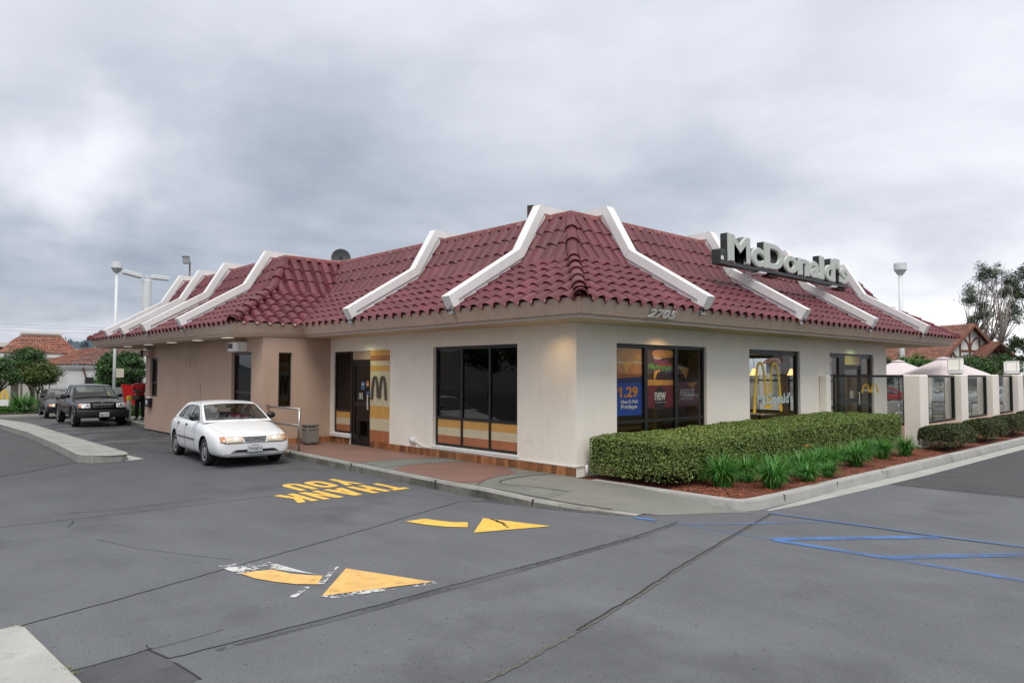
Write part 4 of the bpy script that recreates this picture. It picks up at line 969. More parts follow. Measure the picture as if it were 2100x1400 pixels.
def clipped_hedge(x0, x1, y0, y1, z0, ztop, n, size, mat, name, label, group=None, rnd=.10, cat='hedge', core=M['hedge_core']):
    t = empty(name, ((x0+x1)/2, (y0+y1)/2, 0), 0, label, cat, group)
    cx, cy = (x0+x1)/2, (y0+y1)/2
    # dark inner mass
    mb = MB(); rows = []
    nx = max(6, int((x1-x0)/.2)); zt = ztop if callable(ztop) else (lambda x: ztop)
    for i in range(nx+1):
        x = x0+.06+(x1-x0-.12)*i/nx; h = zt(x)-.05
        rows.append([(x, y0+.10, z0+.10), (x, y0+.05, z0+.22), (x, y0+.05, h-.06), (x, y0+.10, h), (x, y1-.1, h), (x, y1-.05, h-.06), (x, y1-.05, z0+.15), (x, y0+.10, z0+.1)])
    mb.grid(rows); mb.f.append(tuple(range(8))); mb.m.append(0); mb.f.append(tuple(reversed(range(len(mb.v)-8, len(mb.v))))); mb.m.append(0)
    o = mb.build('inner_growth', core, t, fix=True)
    L_, Wd, H = x1-x0, y1-y0, zt(cx)-z0
    A = np.array([L_*Wd, L_*H, L_*H*.4, Wd*H, Wd*H]); k = (A/A.sum()*n).astype(int); pts = []; nn = []
    def U(m): return np.random.rand(m)
    for fi, m in enumerate(k):
        u, v = U(m), U(m)
        if fi == 0: x = x0+u*L_; y = y0+v*Wd; z = np.array([zt(q) for q in x]); N_ = (0, 0, 1)
        elif fi in (1, 2): x = x0+u*L_; z = z0+v**.9*(np.array([zt(q) for q in x])-z0); y = np.full(m, y0 if fi == 1 else y1); N_ = (0, -1 if fi == 1 else 1, .35)
        else: x = np.full(m, x0 if fi == 3 else x1); y = y0+u*Wd; z = z0+v*(zt(x0)-z0); N_ = (-1 if fi == 3 else 1, 0, .35)
        p = np.stack([x, y, z], 1); lp = lump(p)
        depth = np.abs(np.random.normal(0, .022, m))-.018*lp-.012
        # round the edges
        p = p-np.array(N_)/np.linalg.norm(N_)*depth[:, None]
        d = np.minimum(p[:, 0]-x0, x1-p[:, 0]); e = np.minimum(p[:, 1]-y0, y1-p[:, 1]); top = np.array([zt(q) for q in p[:, 0]])-p[:, 2]
        for a_, b_, ax, sg in ((d, top, 0, None), (e, top, 1, None), (d, e, 0, None)):
            r = rnd; m_ = (a_ < r) & (b_ < r); da, db = np.where(m_, r-a_, 0), np.where(m_, r-b_, 0); ln = np.hypot(da, db); ov = np.maximum(0, ln-r)/(ln+1e-9)
            if ax == 0 and a_ is d and b_ is top: p[:, 0] += np.where(p[:, 0] < cx, 1, -1)*da*ov; p[:, 2] -= db*ov
            elif ax == 1: p[:, 1] += np.where(p[:, 1] < cy, 1, -1)*da*ov; p[:, 2] -= db*ov
            else: p[:, 0] += np.where(p[:, 0] < cx, 1, -1)*da*ov; p[:, 1] += np.where(p[:, 1] < cy, 1, -1)*db*ov
        # ragged skirt
        low = p[:, 2] < z0+.12; keep = ~(low & (np.random.rand(m) < .35+.35*np.sin(p[:, 0]*4+p[:, 1]*3)))
        pts.append(p[keep]); nn.append(np.tile(N_, (keep.sum(), 1)))
    leaf_mesh('leaves', np.concatenate(pts), np.concatenate(nn).astype(float), size, mat, t)
    for i in range(max(3, int(L_/.45))):
        mb = MB()
        x = x0+.2+(L_-.4)*(i+.5)/max(3, int(L_/.45)); y = cy+random.uniform(-.2, .2)*Wd
        for j in range(3): a = random.uniform(0, 6.28); mb.tube([(x, y, -.05), (x+.08*math.cos(a), y+.08*math.sin(a), .12), (x+.25*math.cos(a), y+.3*Wd*math.sin(a), z0+.22)], [.016, .013, .008], 5)
        mb.build('stem', M['bark'], t)
    return t
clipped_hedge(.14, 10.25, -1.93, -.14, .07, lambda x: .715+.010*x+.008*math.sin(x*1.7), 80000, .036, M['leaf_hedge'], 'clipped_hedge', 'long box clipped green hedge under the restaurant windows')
def shrub(x, y, rx, ry, h, n, label, size=.045, mat='leaf_boxwood'):
    clipped_hedge(x-rx, x+rx, y-ry, y+ry, .10, h, n, size, M[mat], 'boxwood_shrub', label, 'rounded shrubs along the patio wall', rnd=.22, cat='shrub')
shrub(10.75, -2.80, 1.0, .42, .55, 9500, 'nearest low clipped shrub right of the first white pillar')
shrub(13.9, -2.82, 1.0, .38, .57, 6500, 'second low shrub below the pillar carrying the first lantern')
shrub(16.6, -2.85, 1.05, .38, .58, 5200, 'third low shrub in the row along the patio wall')
shrub(19.9, -2.85, 1.2, .40, .62, 4000, 'farthest low shrub at the right edge of the photo')
def clump(loc, s, label, seed=0, nb=460):
    rnd = random.Random(seed); mb = MB()
    for i in range(nb):
        a = rnd.uniform(0, 6.283); r0 = abs(rnd.gauss(0, .06))*s; ln = rnd.uniform(.32, .62)*s; lean = rnd.uniform(.3, 1.25); w = rnd.uniform(.0045, .0085)*s
        x, y = r0*math.cos(a), r0*math.sin(a); a += rnd.gauss(0, .5); ca, sa = math.cos(a), math.sin(a); rows = []; R_o = 0; z = 0; ang = math.pi/2-lean*.35
        for k in range(6):
            t = k/5; ww = w*(1-t**2.2)+.0006
            rows.append([(x+ca*R_o-sa*ww, y+sa*R_o+ca*ww, z), (x+ca*R_o+sa*ww, y+sa*R_o-ca*ww, z)])
            R_o += math.cos(ang)*ln/5; z += math.sin(ang)*ln/5; ang -= lean*.50*(.5+t)
        mb.grid(rows)
    t = empty('grass_clump', loc, rnd.uniform(0, 6), label, 'grass clump', 'green grass clumps in front of the hedge')
    mb.build('blades', M['leaf_grass'], t, tint=5, world=False)
    return t
GC = [(1.10, -2.25, 1.15, 'largest arching green grass clump beside the hedge corner'), (1.60, -2.86, 1.0, 'grass clump nearest the kerb, leftmost of the front row'), (2.35, -2.62, .95, 'green grass clump second in the front row from the left'),
      (2.05, -2.15, .95, 'grass clump behind the two leftmost front clumps'), (3.15, -2.60, 1.0, 'third clump of the front row, left of the orange flower'), (3.0, -2.12, .85, 'small grass clump against the hedge left of the orange flower'),
      (3.95, -2.55, .95, 'grass clump right of the orange flower'), (4.7, -2.45, .9, 'grass clump in the middle of the bed'), (5.5, -2.65, 1.0, 'grass clump before the hedge, fourth from its far end'), (6.35, -2.45, .95, 'grass clump, third from the far end of the row'),
      (7.2, -2.55, .95, 'grass clump, second from the far end of the row'), (8.35, -2.62, .95, 'last grass clump, beside the first white pillar'), (3.55, -2.95, .6, 'smallest grass tuft close to the kerb'),
      (5.05, -2.15, .8, 'grass clump half hidden against the hedge in the middle of the bed'), (6.0, -2.2, .75, 'grass clump against the hedge, left of the third from the far end'), (7.8, -2.2, .8, 'grass clump close to the hedge near its far end'), (2.7, -2.95, .75, 'low grass clump at the front edge between the second and third front clumps')]
for i, (x, y, s, l) in enumerate(GC): clump((x, y, -.03), s, l, i)
t = empty('daylily_flower', (3.62, -2.45, 0), 0, 'single orange flower on a thin stalk among the grass', 'flower')
mb = MB(); mb.tube([(3.62, -2.45, 0), (3.60, -2.47, .3), (3.64, -2.50, .47)], .004, 5); mb.build('stalk', M['leaf_grass'], t, tint=99)
mb = MB()
for k in range(6): a = k*1.047; mb.add([(3.64, -2.50, .47), (3.64+.03*math.cos(a-.4), -2.5+.03*math.sin(a-.4), .50), (3.64+.055*math.cos(a), -2.5+.055*math.sin(a), .51), (3.64+.03*math.cos(a+.4), -2.5+.03*math.sin(a+.4), .50)], [(0, 1, 2, 3)])
mb.build('petals', pm('orange_petal', (.75, .33, .03), .6), t)

def tree(name, base, trunk_h, crown, n, leaf, mat, label, bark='bark', r=.12, group=None, trunks=1, clumps=60, cs=.35, cat='tree', spread=.6, flat=1.0, seed=1, asp=.55, limbs=14, shell=.55):
    """crown: list of (centre xyz, radii xyz). Foliage sits in leaf clumps spread through the crown, limbs run to them."""
    rnd = random.Random(seed); np.random.seed(seed+100)
    t = empty(name, base, 0, label, cat, group); bx_, by_, bz_ = base
    cl = []
    tot = sum(c[1][0]*c[1][1]*c[1][2] for c in crown)
    for (c, rr) in crown:
        k = max(3, int(clumps*rr[0]*rr[1]*rr[2]/tot))
        for _ in range(k):
            v = Vector((rnd.gauss(0, 1), rnd.gauss(0, 1), rnd.gauss(0, 1))).normalized(); q = rnd.uniform(shell, 1.0)
            cl.append((c[0]+v.x*rr[0]*q, c[1]+v.y*rr[1]*q, c[2]+v.z*rr[2]*q))
    per = n//len(cl); pts = []
    for c in cl: w = cs*rnd.uniform(.6, 1.35); pts.append(np.random.normal(0, 1, (per, 3))*np.array([w, w, w*.62*flat])*.55+np.array(c))
    pts = np.concatenate(pts); cen = np.mean(np.array(cl), axis=0)
    leaf_mesh('crown', pts, (pts-cen)/2+np.array([0, 0, .5]), leaf, mat, t, asp=asp)
    mb = MB()
    for k in range(trunks):
        a = 6.28*k/max(1, trunks)+rnd.uniform(-.3, .3); sp = spread if trunks > 1 else 0
        top = (bx_+math.cos(a)*sp, by_+math.sin(a)*sp, bz_+trunk_h); mid = (bx_+math.cos(a)*sp*.35+rnd.uniform(-.05, .05), by_+math.sin(a)*sp*.35, bz_+trunk_h*.5)
        mb.tube([(bx_+math.cos(a)*r*.5, by_+math.sin(a)*r*.5, bz_-.15), mid, top], [r, r*.72, r*.5], 8)
        ts = rnd.sample(cl, min(len(cl), max(3, limbs//trunks)))
        for c in ts:
            m_ = tuple((top[i]*.45+c[i]*.55)+rnd.uniform(-.12, .12)*(i < 2) for i in range(3)); mb.tube([top, m_, c], [r*.42, r*.24, r*.08], 6)
    mb.build('trunk', M[bark], t, smooth=True)
    return t

# ------------------------------------------------------------ patio enclosure
def bevel_box(name, x0, x1, y0, y1, z0, z1, mat, parent, bv=.02, **k):
    mb = MB(); mb.box(x0, x1, y0, y1, z0, z1); return mb.build(name, mat, parent, bevel=bv, **k)
g = MB(); g.poly([(9.9, -2.2), (24, -2.2), (24, 12), (14.65, 12), (14.65, -.01), (9.9, -.01)], -.012); struct('patio_paving', g, M['walk_grey'])
pw_ = empty('patio_wall', (14, -2, 0), 0, 'white pillared patio wall with glass panels between its pillars', 'wall')
bevel_box('pillar', 9.80, 10.06, -.22, -.002, -.1, 1.80, M['wall_white'], pw_, .03)
PX = [(10.62, 11.20), (14.06, 14.64), (17.30, 17.98), (20.5, 21.15)]
for a, b in PX: bevel_box('pillar', a, b, -2.26, -1.80, -.1, 1.815, M['wall_white'], pw_, .03)
for a, b in zip(PX, PX[1:]+[(24.0, 24.3)]):
    bevel_box('low_wall', a[1], b[0], -2.20, -1.90, -.1, .50, M['wall_tan'], pw_, .025)
    f = MB(); u0, u1 = a[1]+.02, b[0]-.02
    for (p, q, r_, s_) in ((u0, u1, .51, .56), (u0, u1, 1.74, 1.80), (u0, u0+.06, .56, 1.74), (u1-.06, u1, .56, 1.74)): f.box(p, q, -2.08, -1.99, r_, s_)
    fo = f.build('panel_frame', M['black_frame'], pw_); k = MB(); k.box(u0+.06, u1-.06, -2.04, -2.03, .56, 1.74); k.build('pane', M['glass_clear'], fo)
    mb = MB(); arches(mb, lambda u, v, s: (u1-.75+u, -2.045-.003*s, 1.15+v), .22, .20, .10); mb.build('pane_emblem', pm('decal_faint', (.55, .52, .35), .6), fo)
# glazed return from the building to the first pillar
f = MB()
f.box(10.09, 10.15, -.28, -.22, .02, 1.80)
f.box(10.10, 10.14, -.28, -.28, .5, .6)
qa, qb = Vector((10.12, -.24)), Vector((10.64, -1.85))
def slab2(mb, p, q, w, z0, z1, m=None):
    d = (q-p).normalized(); s2 = Vector((-d.y, d.x))*w/2
    mb.add([(p.x+s2.x, p.y+s2.y, z0), (q.x+s2.x, q.y+s2.y, z0), (q.x-s2.x, q.y-s2.y, z0), (p.x-s2.x, p.y-s2.y, z0), (p.x+s2.x, p.y+s2.y, z1), (q.x+s2.x, q.y+s2.y, z1), (q.x-s2.x, q.y-s2.y, z1), (p.x-s2.x, p.y-s2.y, z1)],
           [(0, 3, 2, 1), (4, 5, 6, 7), (0, 1, 5, 4), (1, 2, 6, 5), (2, 3, 7, 6), (3, 0, 4, 7)], m)
f = MB(); slab2(f, qa, qb, .05, 1.75, 1.81); slab2(f, qa, qb, .05, .50, .55); slab2(f, qa, qa+(qb-qa).normalized()*.05, .05, .55, 1.75); slab2(f, qb-(qb-qa).normalized()*.03, qb, .05, .55, 1.75)
fo = f.build('panel_frame', M['black_frame'], pw_, fix=True); k = MB(); slab2(k, qa, qb, .008, .55, 1.75); k.build('pane', M['glass_clear'], fo, fix=True)
dq = (qb-qa).normalized(); mb = MB(); arches(mb, lambda u, v, s: (qa.x+dq.x*(.70+u)-.008, qa.y+dq.y*(.70+u), 1.33+v), .42, .24, .10); mb.build('pane_emblem', M['yellow_plastic'], fo)
mb = MB(); mb.box(-.009, -.003, 0, .44, 0, .022); o = mb.build('lettering_band', M['white_paint'], fo, world=False); o.location = (qa.x+dq.x*.69-14, qa.y+dq.y*.69+2, 1.39); o.rotation_euler = (0, 0, math.atan2(dq.y, dq.x)-math.pi/2)
lw = MB(); slab2(lw, qa, qb, .25, -.1, .49); lw.build('low_wall', M['wall_tan'], pw_, fix=True)
# far side of the enclosure
fw = empty('patio_wall', (24, 4, 0), 0, 'far white patio wall behind the umbrellas', 'wall')
for y in (1.6, 5.2, 8.8): bevel_box('pillar', 23.9, 24.4, y, y+.5, -.1, 1.8, M['wall_white'], fw)
for y0, y1 in ((-1.8, 1.6), (2.1, 5.2), (5.7, 8.8)):
    bevel_box('low_wall', 24.0, 24.3, y0, y1, -.1, .62, M['wall_white'], fw)
    f = MB(); f.box(24.1, 24.17, y0, y1, .63, .70); f.box(24.1, 24.17, y0, y1, 1.72, 1.79); f.build('panel_frame', M['black_frame'], fw); k = MB(); k.box(24.13, 24.14, y0, y1, .70, 1.72); k.build('pane', M['glass_clear'], fw)
def lantern(x, y, label, z=1.84, s=.34, h=.46):
    t = empty('lantern', (x, y, z), 0, label, 'lantern', 'square white lanterns on the patio pillars')
    mb = MB(); mb.box(-s/2+.03, s/2-.03, -s/2+.03, s/2-.03, -.02, .012); mb.build('foot', M['black_plastic'], t, world=False)
    mb = MB(); mb.box(-s/2, s/2, -s/2, s/2, .012, .13); mb.box(-s/2, s/2, -s/2, s/2, h-.03, h)
    for a in (-1, 1):
        for b in (-1, 1): mb.box(a*(s/2-.015)-.015, a*(s/2-.015)+.015, b*(s/2-.015)-.015, b*(s/2-.015)+.015, .13, h-.03)
    mb.build('housing', M['white_paint'], t, world=False, bevel=.006)
    mb = MB(); mb.box(-s/2+.012, s/2-.012, -s/2+.012, s/2-.012, .131, h-.031); mb.build('panel', M['lantern_glow'], t, world=False)
lantern(14.33, -2.03, 'white lantern on the second pillar from the building')
lantern(20.8, -2.03, 'white lantern on the pillar at the right picture edge')
lantern(24.15, -1.2, 'white lantern standing behind the rightmost pillar', z=1.86)
bevel_box('pillar', 23.9, 24.4, -1.5, -1.0, -.1, 1.8, M['wall_white'], fw)
t = empty('steel_post', (21.35, -2.28, 0), 0, 'thin grey metal post beside the rightmost pillar', 'post')
mb = MB(); mb.tube([(21.35, -2.30, -.1), (21.35, -2.30, 1.98)], .035, 10); mb.build('pole', M['metal_grey'], t, smooth=True); mb = MB(); mb.box(21.25, 21.45, -2.37, -2.23, 1.96, 2.02); mb.build('cap', M['metal_grey'], t, bevel=.01)
def umbrella(x, y, zt, ze, r, label, rz=0.2):
    t = empty('patio_umbrella', (x, y, 0), rz, label, 'umbrella', 'pale pink patio umbrellas')
    mb = MB(); n = 8
    def rim(rr, z, sag): return [((rr*(1 if k % 2 == 0 else 1-sag))*math.cos(math.pi*k/n), (rr*(1 if k % 2 == 0 else 1-sag))*math.sin(math.pi*k/n), z) for k in range(2*n)]
    mb.grid([rim(.02, zt, 0), rim(r*.14, zt-.045, .0), rim(r*.45, zt-(zt-ze)*.42, .075), rim(r*.8, zt-(zt-ze)*.78, .077), rim(r, ze, .078), rim(r, ze-.10, .078)], close=True)
    mb.grid([rim(r*.02, zt+.05, 0), rim(r*.16, zt+.0, .03), rim(r*.17, zt-.03, .03)], close=True)
    o = mb.build('canopy', M['umbrella'], t, world=False)
    mb = MB(); mb.tube([(0, 0, 0), (0, 0, zt+.1)], .022, 8); mb.build('pole', pm('pole_wood', (.22, .10, .07), .5), t, world=False, smooth=True)
    mb = MB()
    for k in range(n): a = 2*math.pi*k/n; mb.tube([(.02, 0, zt-.06), (r*.98*math.cos(a), r*.98*math.sin(a), ze-.01)], .008, 4)
    mb.build('ribs', M['timber'], t, world=False); mb = MB(); mb.lathe([(0, 0), (.25, 0), (.25, .05), (.05, .09), (.04, .3)], n=16); mb.build('foot', M['metal_grey'], t, world=False, smooth=True)
umbrella(19.6, -.2, 2.40, 1.80, 1.45, 'pink umbrella behind the second pillar and its lantern')
umbrella(22.4, 2.3, 2.36, 1.80, 1.5, 'pink umbrella partly hidden by the end of the restaurant wall', .5)
def table(x, y, label):
    t = empty('patio_table', (x, y, 0), 0, label, 'table', 'round metal patio tables')
    mb = MB(); mb.lathe([(0, .70), (.40, .70), (.41, .715), (.40, .73), (0, .73)], n=24); mb.build('top', M['aluminium'], t, world=False, smooth=True)
    mb = MB(); mb.tube([(0, 0, .02), (0, 0, .70)], .03, 10); mb.build('column', M['aluminium'], t, world=False, smooth=True)
    mb = MB()
    for k in range(4): a = k*math.pi/2+.4; mb.tube([(0, 0, .08), (.3*math.cos(a), .3*math.sin(a), .015)], .018, 6)
    mb.build('foot', M['aluminium'], t, world=False)
def chair(x, y, rz, label):
    t = empty('patio_chair', (x, y, 0), rz, label, 'chair', 'slatted aluminium patio chairs')
    mb = MB()
    for i in range(7): mb.box(-.21+i*.062, -.21+i*.062+.045, -.20, .20, .44, .455)
    mb.build('seat', M['aluminium'], t, world=False)
    mb = MB()
    for i in range(5): mb.box(-.245-.012*i, -.23-.012*i, -.2, .2, .52+i*.065, .565+i*.065)
    mb.build('backrest', M['aluminium'], t, world=False)
    for s in (-1, 1):
        mb = MB(); mb.tube([(.24, s*.235, 0), (.23, s*.235, .44), (.21, s*.235, .66), (.12, s*.25, .69), (-.16, s*.25, .69), (-.25, s*.225, .66)], .014, 6); mb.build('armrest', M['aluminium'], t, world=False, smooth=True)
        mb = MB(); mb.tube([(-.30, s*.22, 0), (-.22, s*.22, .45), (-.30, s*.21, .84), (-.31, 0, .87)], .014, 6); mb.build('leg', M['aluminium'], t, world=False, smooth=True)
table(15.6, 1.2, 'round metal table beyond the end of the building wall'); table(17.0, -.6, 'round metal table seen through the first patio pane'); table(19.6, -.25, 'round metal table under the nearer umbrella'); table(22.4, 2.2, 'round metal table under the farther umbrella')
for x, y, rz, l in ((13.2, -1.05, 2.4, 'aluminium chair seen between building end and first pillar'), (16.3, -.2, -.4, 'chair left of the table behind the first pane'), (17.3, .2, -1.8, 'chair on the far side of the first pane table'),
                    (16.3, -1.0, .3, 'chair nearest the first patio pane'), (18.9, -.9, .8, 'chair behind the second patio pane'), (20.4, .3, 3.3, 'chair right of the table under the nearer umbrella'), (21.7, 1.6, .7, 'chair beside the farther umbrella')): chair(x, y, rz, l)

# ------------------------------------------------------------ handrail, bin, bollards
t = empty('handrail', (-1.7, 7.9, 0), 0, 'grey tubular steel handrail from the tan wall to a post on the walkway', 'handrail')
mb = MB(); mb.tube([(-1.72, 7.22, 0), (-1.72, 7.22, 1.0)], .026, 10); mb.build('post', M['steel'], t, smooth=True)
for z in (.99, .60): mb = MB(); mb.tube([(-1.72, 7.22, z), (-1.75, 8.86, z)], .023, 10); mb.lathe([(.05, 8.885), (.05, 8.90)], (-1.75, 0, z), 12, 1); mb.build('rail', M['steel'], t, smooth=True)
t = empty('litter_bin', (-.78, 8.48, 0), 0, 'square pebble finished concrete litter bin by the entrance', 'litter bin'); t.scale = (.70, .70, .95)
mb = MB(); mb.box(-1.02, -.56, 8.24, 8.70, .04, .52); mb.build('body', M['trash_agg'], t, bevel=.015)
mb = MB(); mb.box(-1.035, -.545, 8.225, 8.715, .522, .555); mb.build('rim', M['trash_agg'], t, bevel=.01)
for (a, b) in ((-.99, -.59),):
    mb = MB(); mb.box(a, b, 8.222, 8.24, .09, .12); mb.box(a, b, 8.222, 8.24, .42, .45); mb.box(a, a+.03, 8.222, 8.24, .12, .42); mb.box(b-.03, b, 8.222, 8.24, .12, .42); mb.build('panel_moulding', M['trash_agg'], t)
    mb = MB(); mb.box(-1.038, -1.02, 8.27, 8.67, .09, .12); mb.box(-1.038, -1.02, 8.27, 8.67, .42, .45); mb.box(-1.038, -1.02, 8.27, 8.30, .12, .42); mb.box(-1.038, -1.02, 8.64, 8.67, .12, .42); mb.build('panel_moulding', M['trash_agg'], t)
mb = MB(); mb.box(-.97, -.61, 8.29, 8.65, 0, .045); mb.build('plinth', M['black_plastic'], t)
mb = MB(); mb.box(-1.0, -.7, 8.2375, 8.2395, .475, .50); mb.box(-1.0215, -1.0205, 8.3, 8.6, .475, .50); mb.build('slot', M['black_plastic'], t)
def bollard(x, y, z, h, label, r=.085):
    t = empty('bollard', (x, y, z), 0, label, 'bollard', 'white bollards with yellow tops')
    mb = MB(); mb.lathe([(r, -.1), (r, h*.82)], n=16); mb.build('post', M['white_paint'], t, smooth=True, world=False)
    mb = MB(); mb.lathe([(r*1.01, h*.82), (r*1.01, h*.98), (r*.8, h), (0, h)], n=16); mb.build('cap', M['yellow_band'], t, smooth=True, world=False)
bollard(-1.42, 22.2, 0, .92, 'white bollard with yellow top beside the standing person')
bollard(-1.35, 25.4, -.05, 1.0, 'white bollard with yellow top behind the black pickup')
bollard(-.9, 27.5, -.2, 1.15, 'farther yellow topped bollard, half hidden by the lamp post')
bollard(-3.35, 38.0, gz(38), .88, 'white bollard with yellow top in the planting beyond the island')
# ------------------------------------------------------------ vehicles
def bvh_of(o):
    return BVHTree.FromPolygons([v.co.copy() for v in o.data.vertices], [tuple(p.vertices) for p in o.data.polygons])
def car_body(root, st, mat, wheels, wr, sub=2, name='body'):
    """st: (x, zb, zs, zt, w, crown) stations from rear to front; wheels: axle x positions"""
    rows = []
    for (x, zb, zs, zt, w, cr) in st:
        half = [(0, zb), (w*.72, zb), (w*.93, zb+.035), (w*.985, zb+.14), (w, (zb+zs)*.5+.02), (w*.985, zs-.10), (w*.94, zs-.015), (w*.84, zs+(zt-zs)*.55), (w*.5, zt-.2*(zt-zs)), (0, zt+cr)]
        rows.append([(x, -y, z) for y, z in half]+[(x, y, z) for y, z in reversed(half[1:-1])])
    mb = MB(); mb.grid(rows, 0, close=True); n = len(rows[0]); b = len(mb.v)
    mb.f.append(tuple(range(n))); mb.m.append(0); mb.f.append(tuple(reversed(range(b-n, b)))); mb.m.append(0)
    o = mb.build(name, [mat, M['trim_black']], None, fix=True, smooth=True)
    s = o.modifiers.new('s', 'SUBSURF'); s.levels = sub; s.render_levels = sub
    cut = MB()
    W_ = max(q[4] for q in st)
    for wx in wheels:
        for sg in (-1, 1):
            cut.tube([(wx, sg*(W_-.27), wr*1.02), (wx, sg*(W_+.12), wr*1.02)], wr*1.16, 40, 1)
    c = cut.build('cutter', [mat, M['trim_black']], None, fix=True)
    bo = o.modifiers.new('b', 'BOOLEAN'); bo.operation = 'DIFFERENCE'; bo.object = c; bo.solver = 'EXACT'; bo.use_self = True; bo.use_hole_tolerant = True
    me = evaluated_mesh(o); bpy.data.objects.remove(o); bpy.data.objects.remove(c)
    me.polygons.foreach_set('use_smooth', [True]*len(me.polygons)); me.set_sharp_from_angle(angle=R(38)); me.name = name
    o = bpy.data.objects.new(name, me); COL.objects.link(o); o.parent = root
    return o
def ray_patch(bv, c4, nu, nv, dirv, off=.004, th=.0):
    """quad patch given by 4 corners (3D start points, ccw) projected on the body along dirv"""
    d = Vector(dirv).normalized(); rows = []
    for i in range(nu+1):
        row = []
        for j in range(nv+1):
            u, v = i/nu, j/nv
            p = (Vector(c4[0])*(1-u)+Vector(c4[1])*u)*(1-v)+(Vector(c4[3])*(1-u)+Vector(c4[2])*u)*v
            h = bv.ray_cast(p-d*1.5, d)[0]
            q = (h if h is not None else p)-d*off; row.append(tuple(q))
        rows.append(row)
    return rows
def patch(root, bv, name, c4, mat, dirv, nu=8, nv=6, off=.004, label=None):
    mb = MB(); mb.grid(ray_patch(bv, c4, nu, nv, dirv, off)); o = mb.build(name, mat, root, smooth=True, world=False); md = o.modifiers.new('s', 'SOLIDIFY'); md.thickness = .012; md.offset = 0
    if label: o['label'] = label
    return o
def seam(bv, mb, pts, dirv, r=.0035, off=.001):
    d = Vector(dirv).normalized(); path = []
    for a, b in zip(pts, pts[1:]):
        for k in range(8):
            p = Vector(a).lerp(Vector(b), k/8); h = bv.ray_cast(p-d*1.5, d)[0]
            if h is not None: path.append(h-d*off)
    h = bv.ray_cast(Vector(pts[-1])-d*1.5, d)[0]
    if h is not None: path.append(h-d*off)
    if len(path) > 1: mb.tube(path, r, 4)
def wheel(root, x, y, r, w, side, rimmat='hub', spokes=0):
    """side +1: outer face towards +y"""
    t = MB(); t.lathe([(r*.66, -w*.42), (r*.80, -w*.5), (r*.95, -w*.48), (r, -w*.34), (r, w*.34), (r*.95, w*.48), (r*.80, w*.5), (r*.66, w*.42), (r*.66, -w*.42)], (x, y, r), 36, 1)
    o = t.build('wheel', M['rubber'], root, smooth=True, world=False, fix=True)
    m = MB(); s = side; f = y+s*w*.36
    m.lathe([(r*.67, f+s*.015), (r*.60, f+s*.02), (r*.56, f-s*.01), (r*.30, f+s*.012), (r*.12, f+s*.022), (0, f+s*.022)], (x, 0, r), 36, 1)
    rim = m.build('rim', M[rimmat], o, smooth=True, world=False, fix=True)
    m = MB(); n = spokes or 12
    for k in range(n):
        a = 2*math.pi*k/n; r0, r1 = (r*.36, r*.56) if not spokes else (r*.2, r*.58); wd = .010 if not spokes else .03
        c, s_ = math.cos(a), math.sin(a)
        pts = [(x+r0*c-wd*s_, f+s*.016, r+r0*s_+wd*c), (x+r1*c-wd*s_*1.6, f+s*.010, r+r1*s_+wd*c*1.6), (x+r1*c+wd*s_*1.6, f+s*.010, r+r1*s_-wd*c*1.6), (x+r0*c+wd*s_, f+s*.016, r+r0*s_-wd*c)]
        m.add(pts+[(p[0], p[1]-s*.012, p[2]) for p in pts], [(0, 1, 2, 3), (0, 4, 5, 1), (1, 5, 6, 2), (2, 6, 7, 3), (3, 7, 4, 0)])
    m.build('wheel_slots', M['trim_black'], o, world=False)
    return o
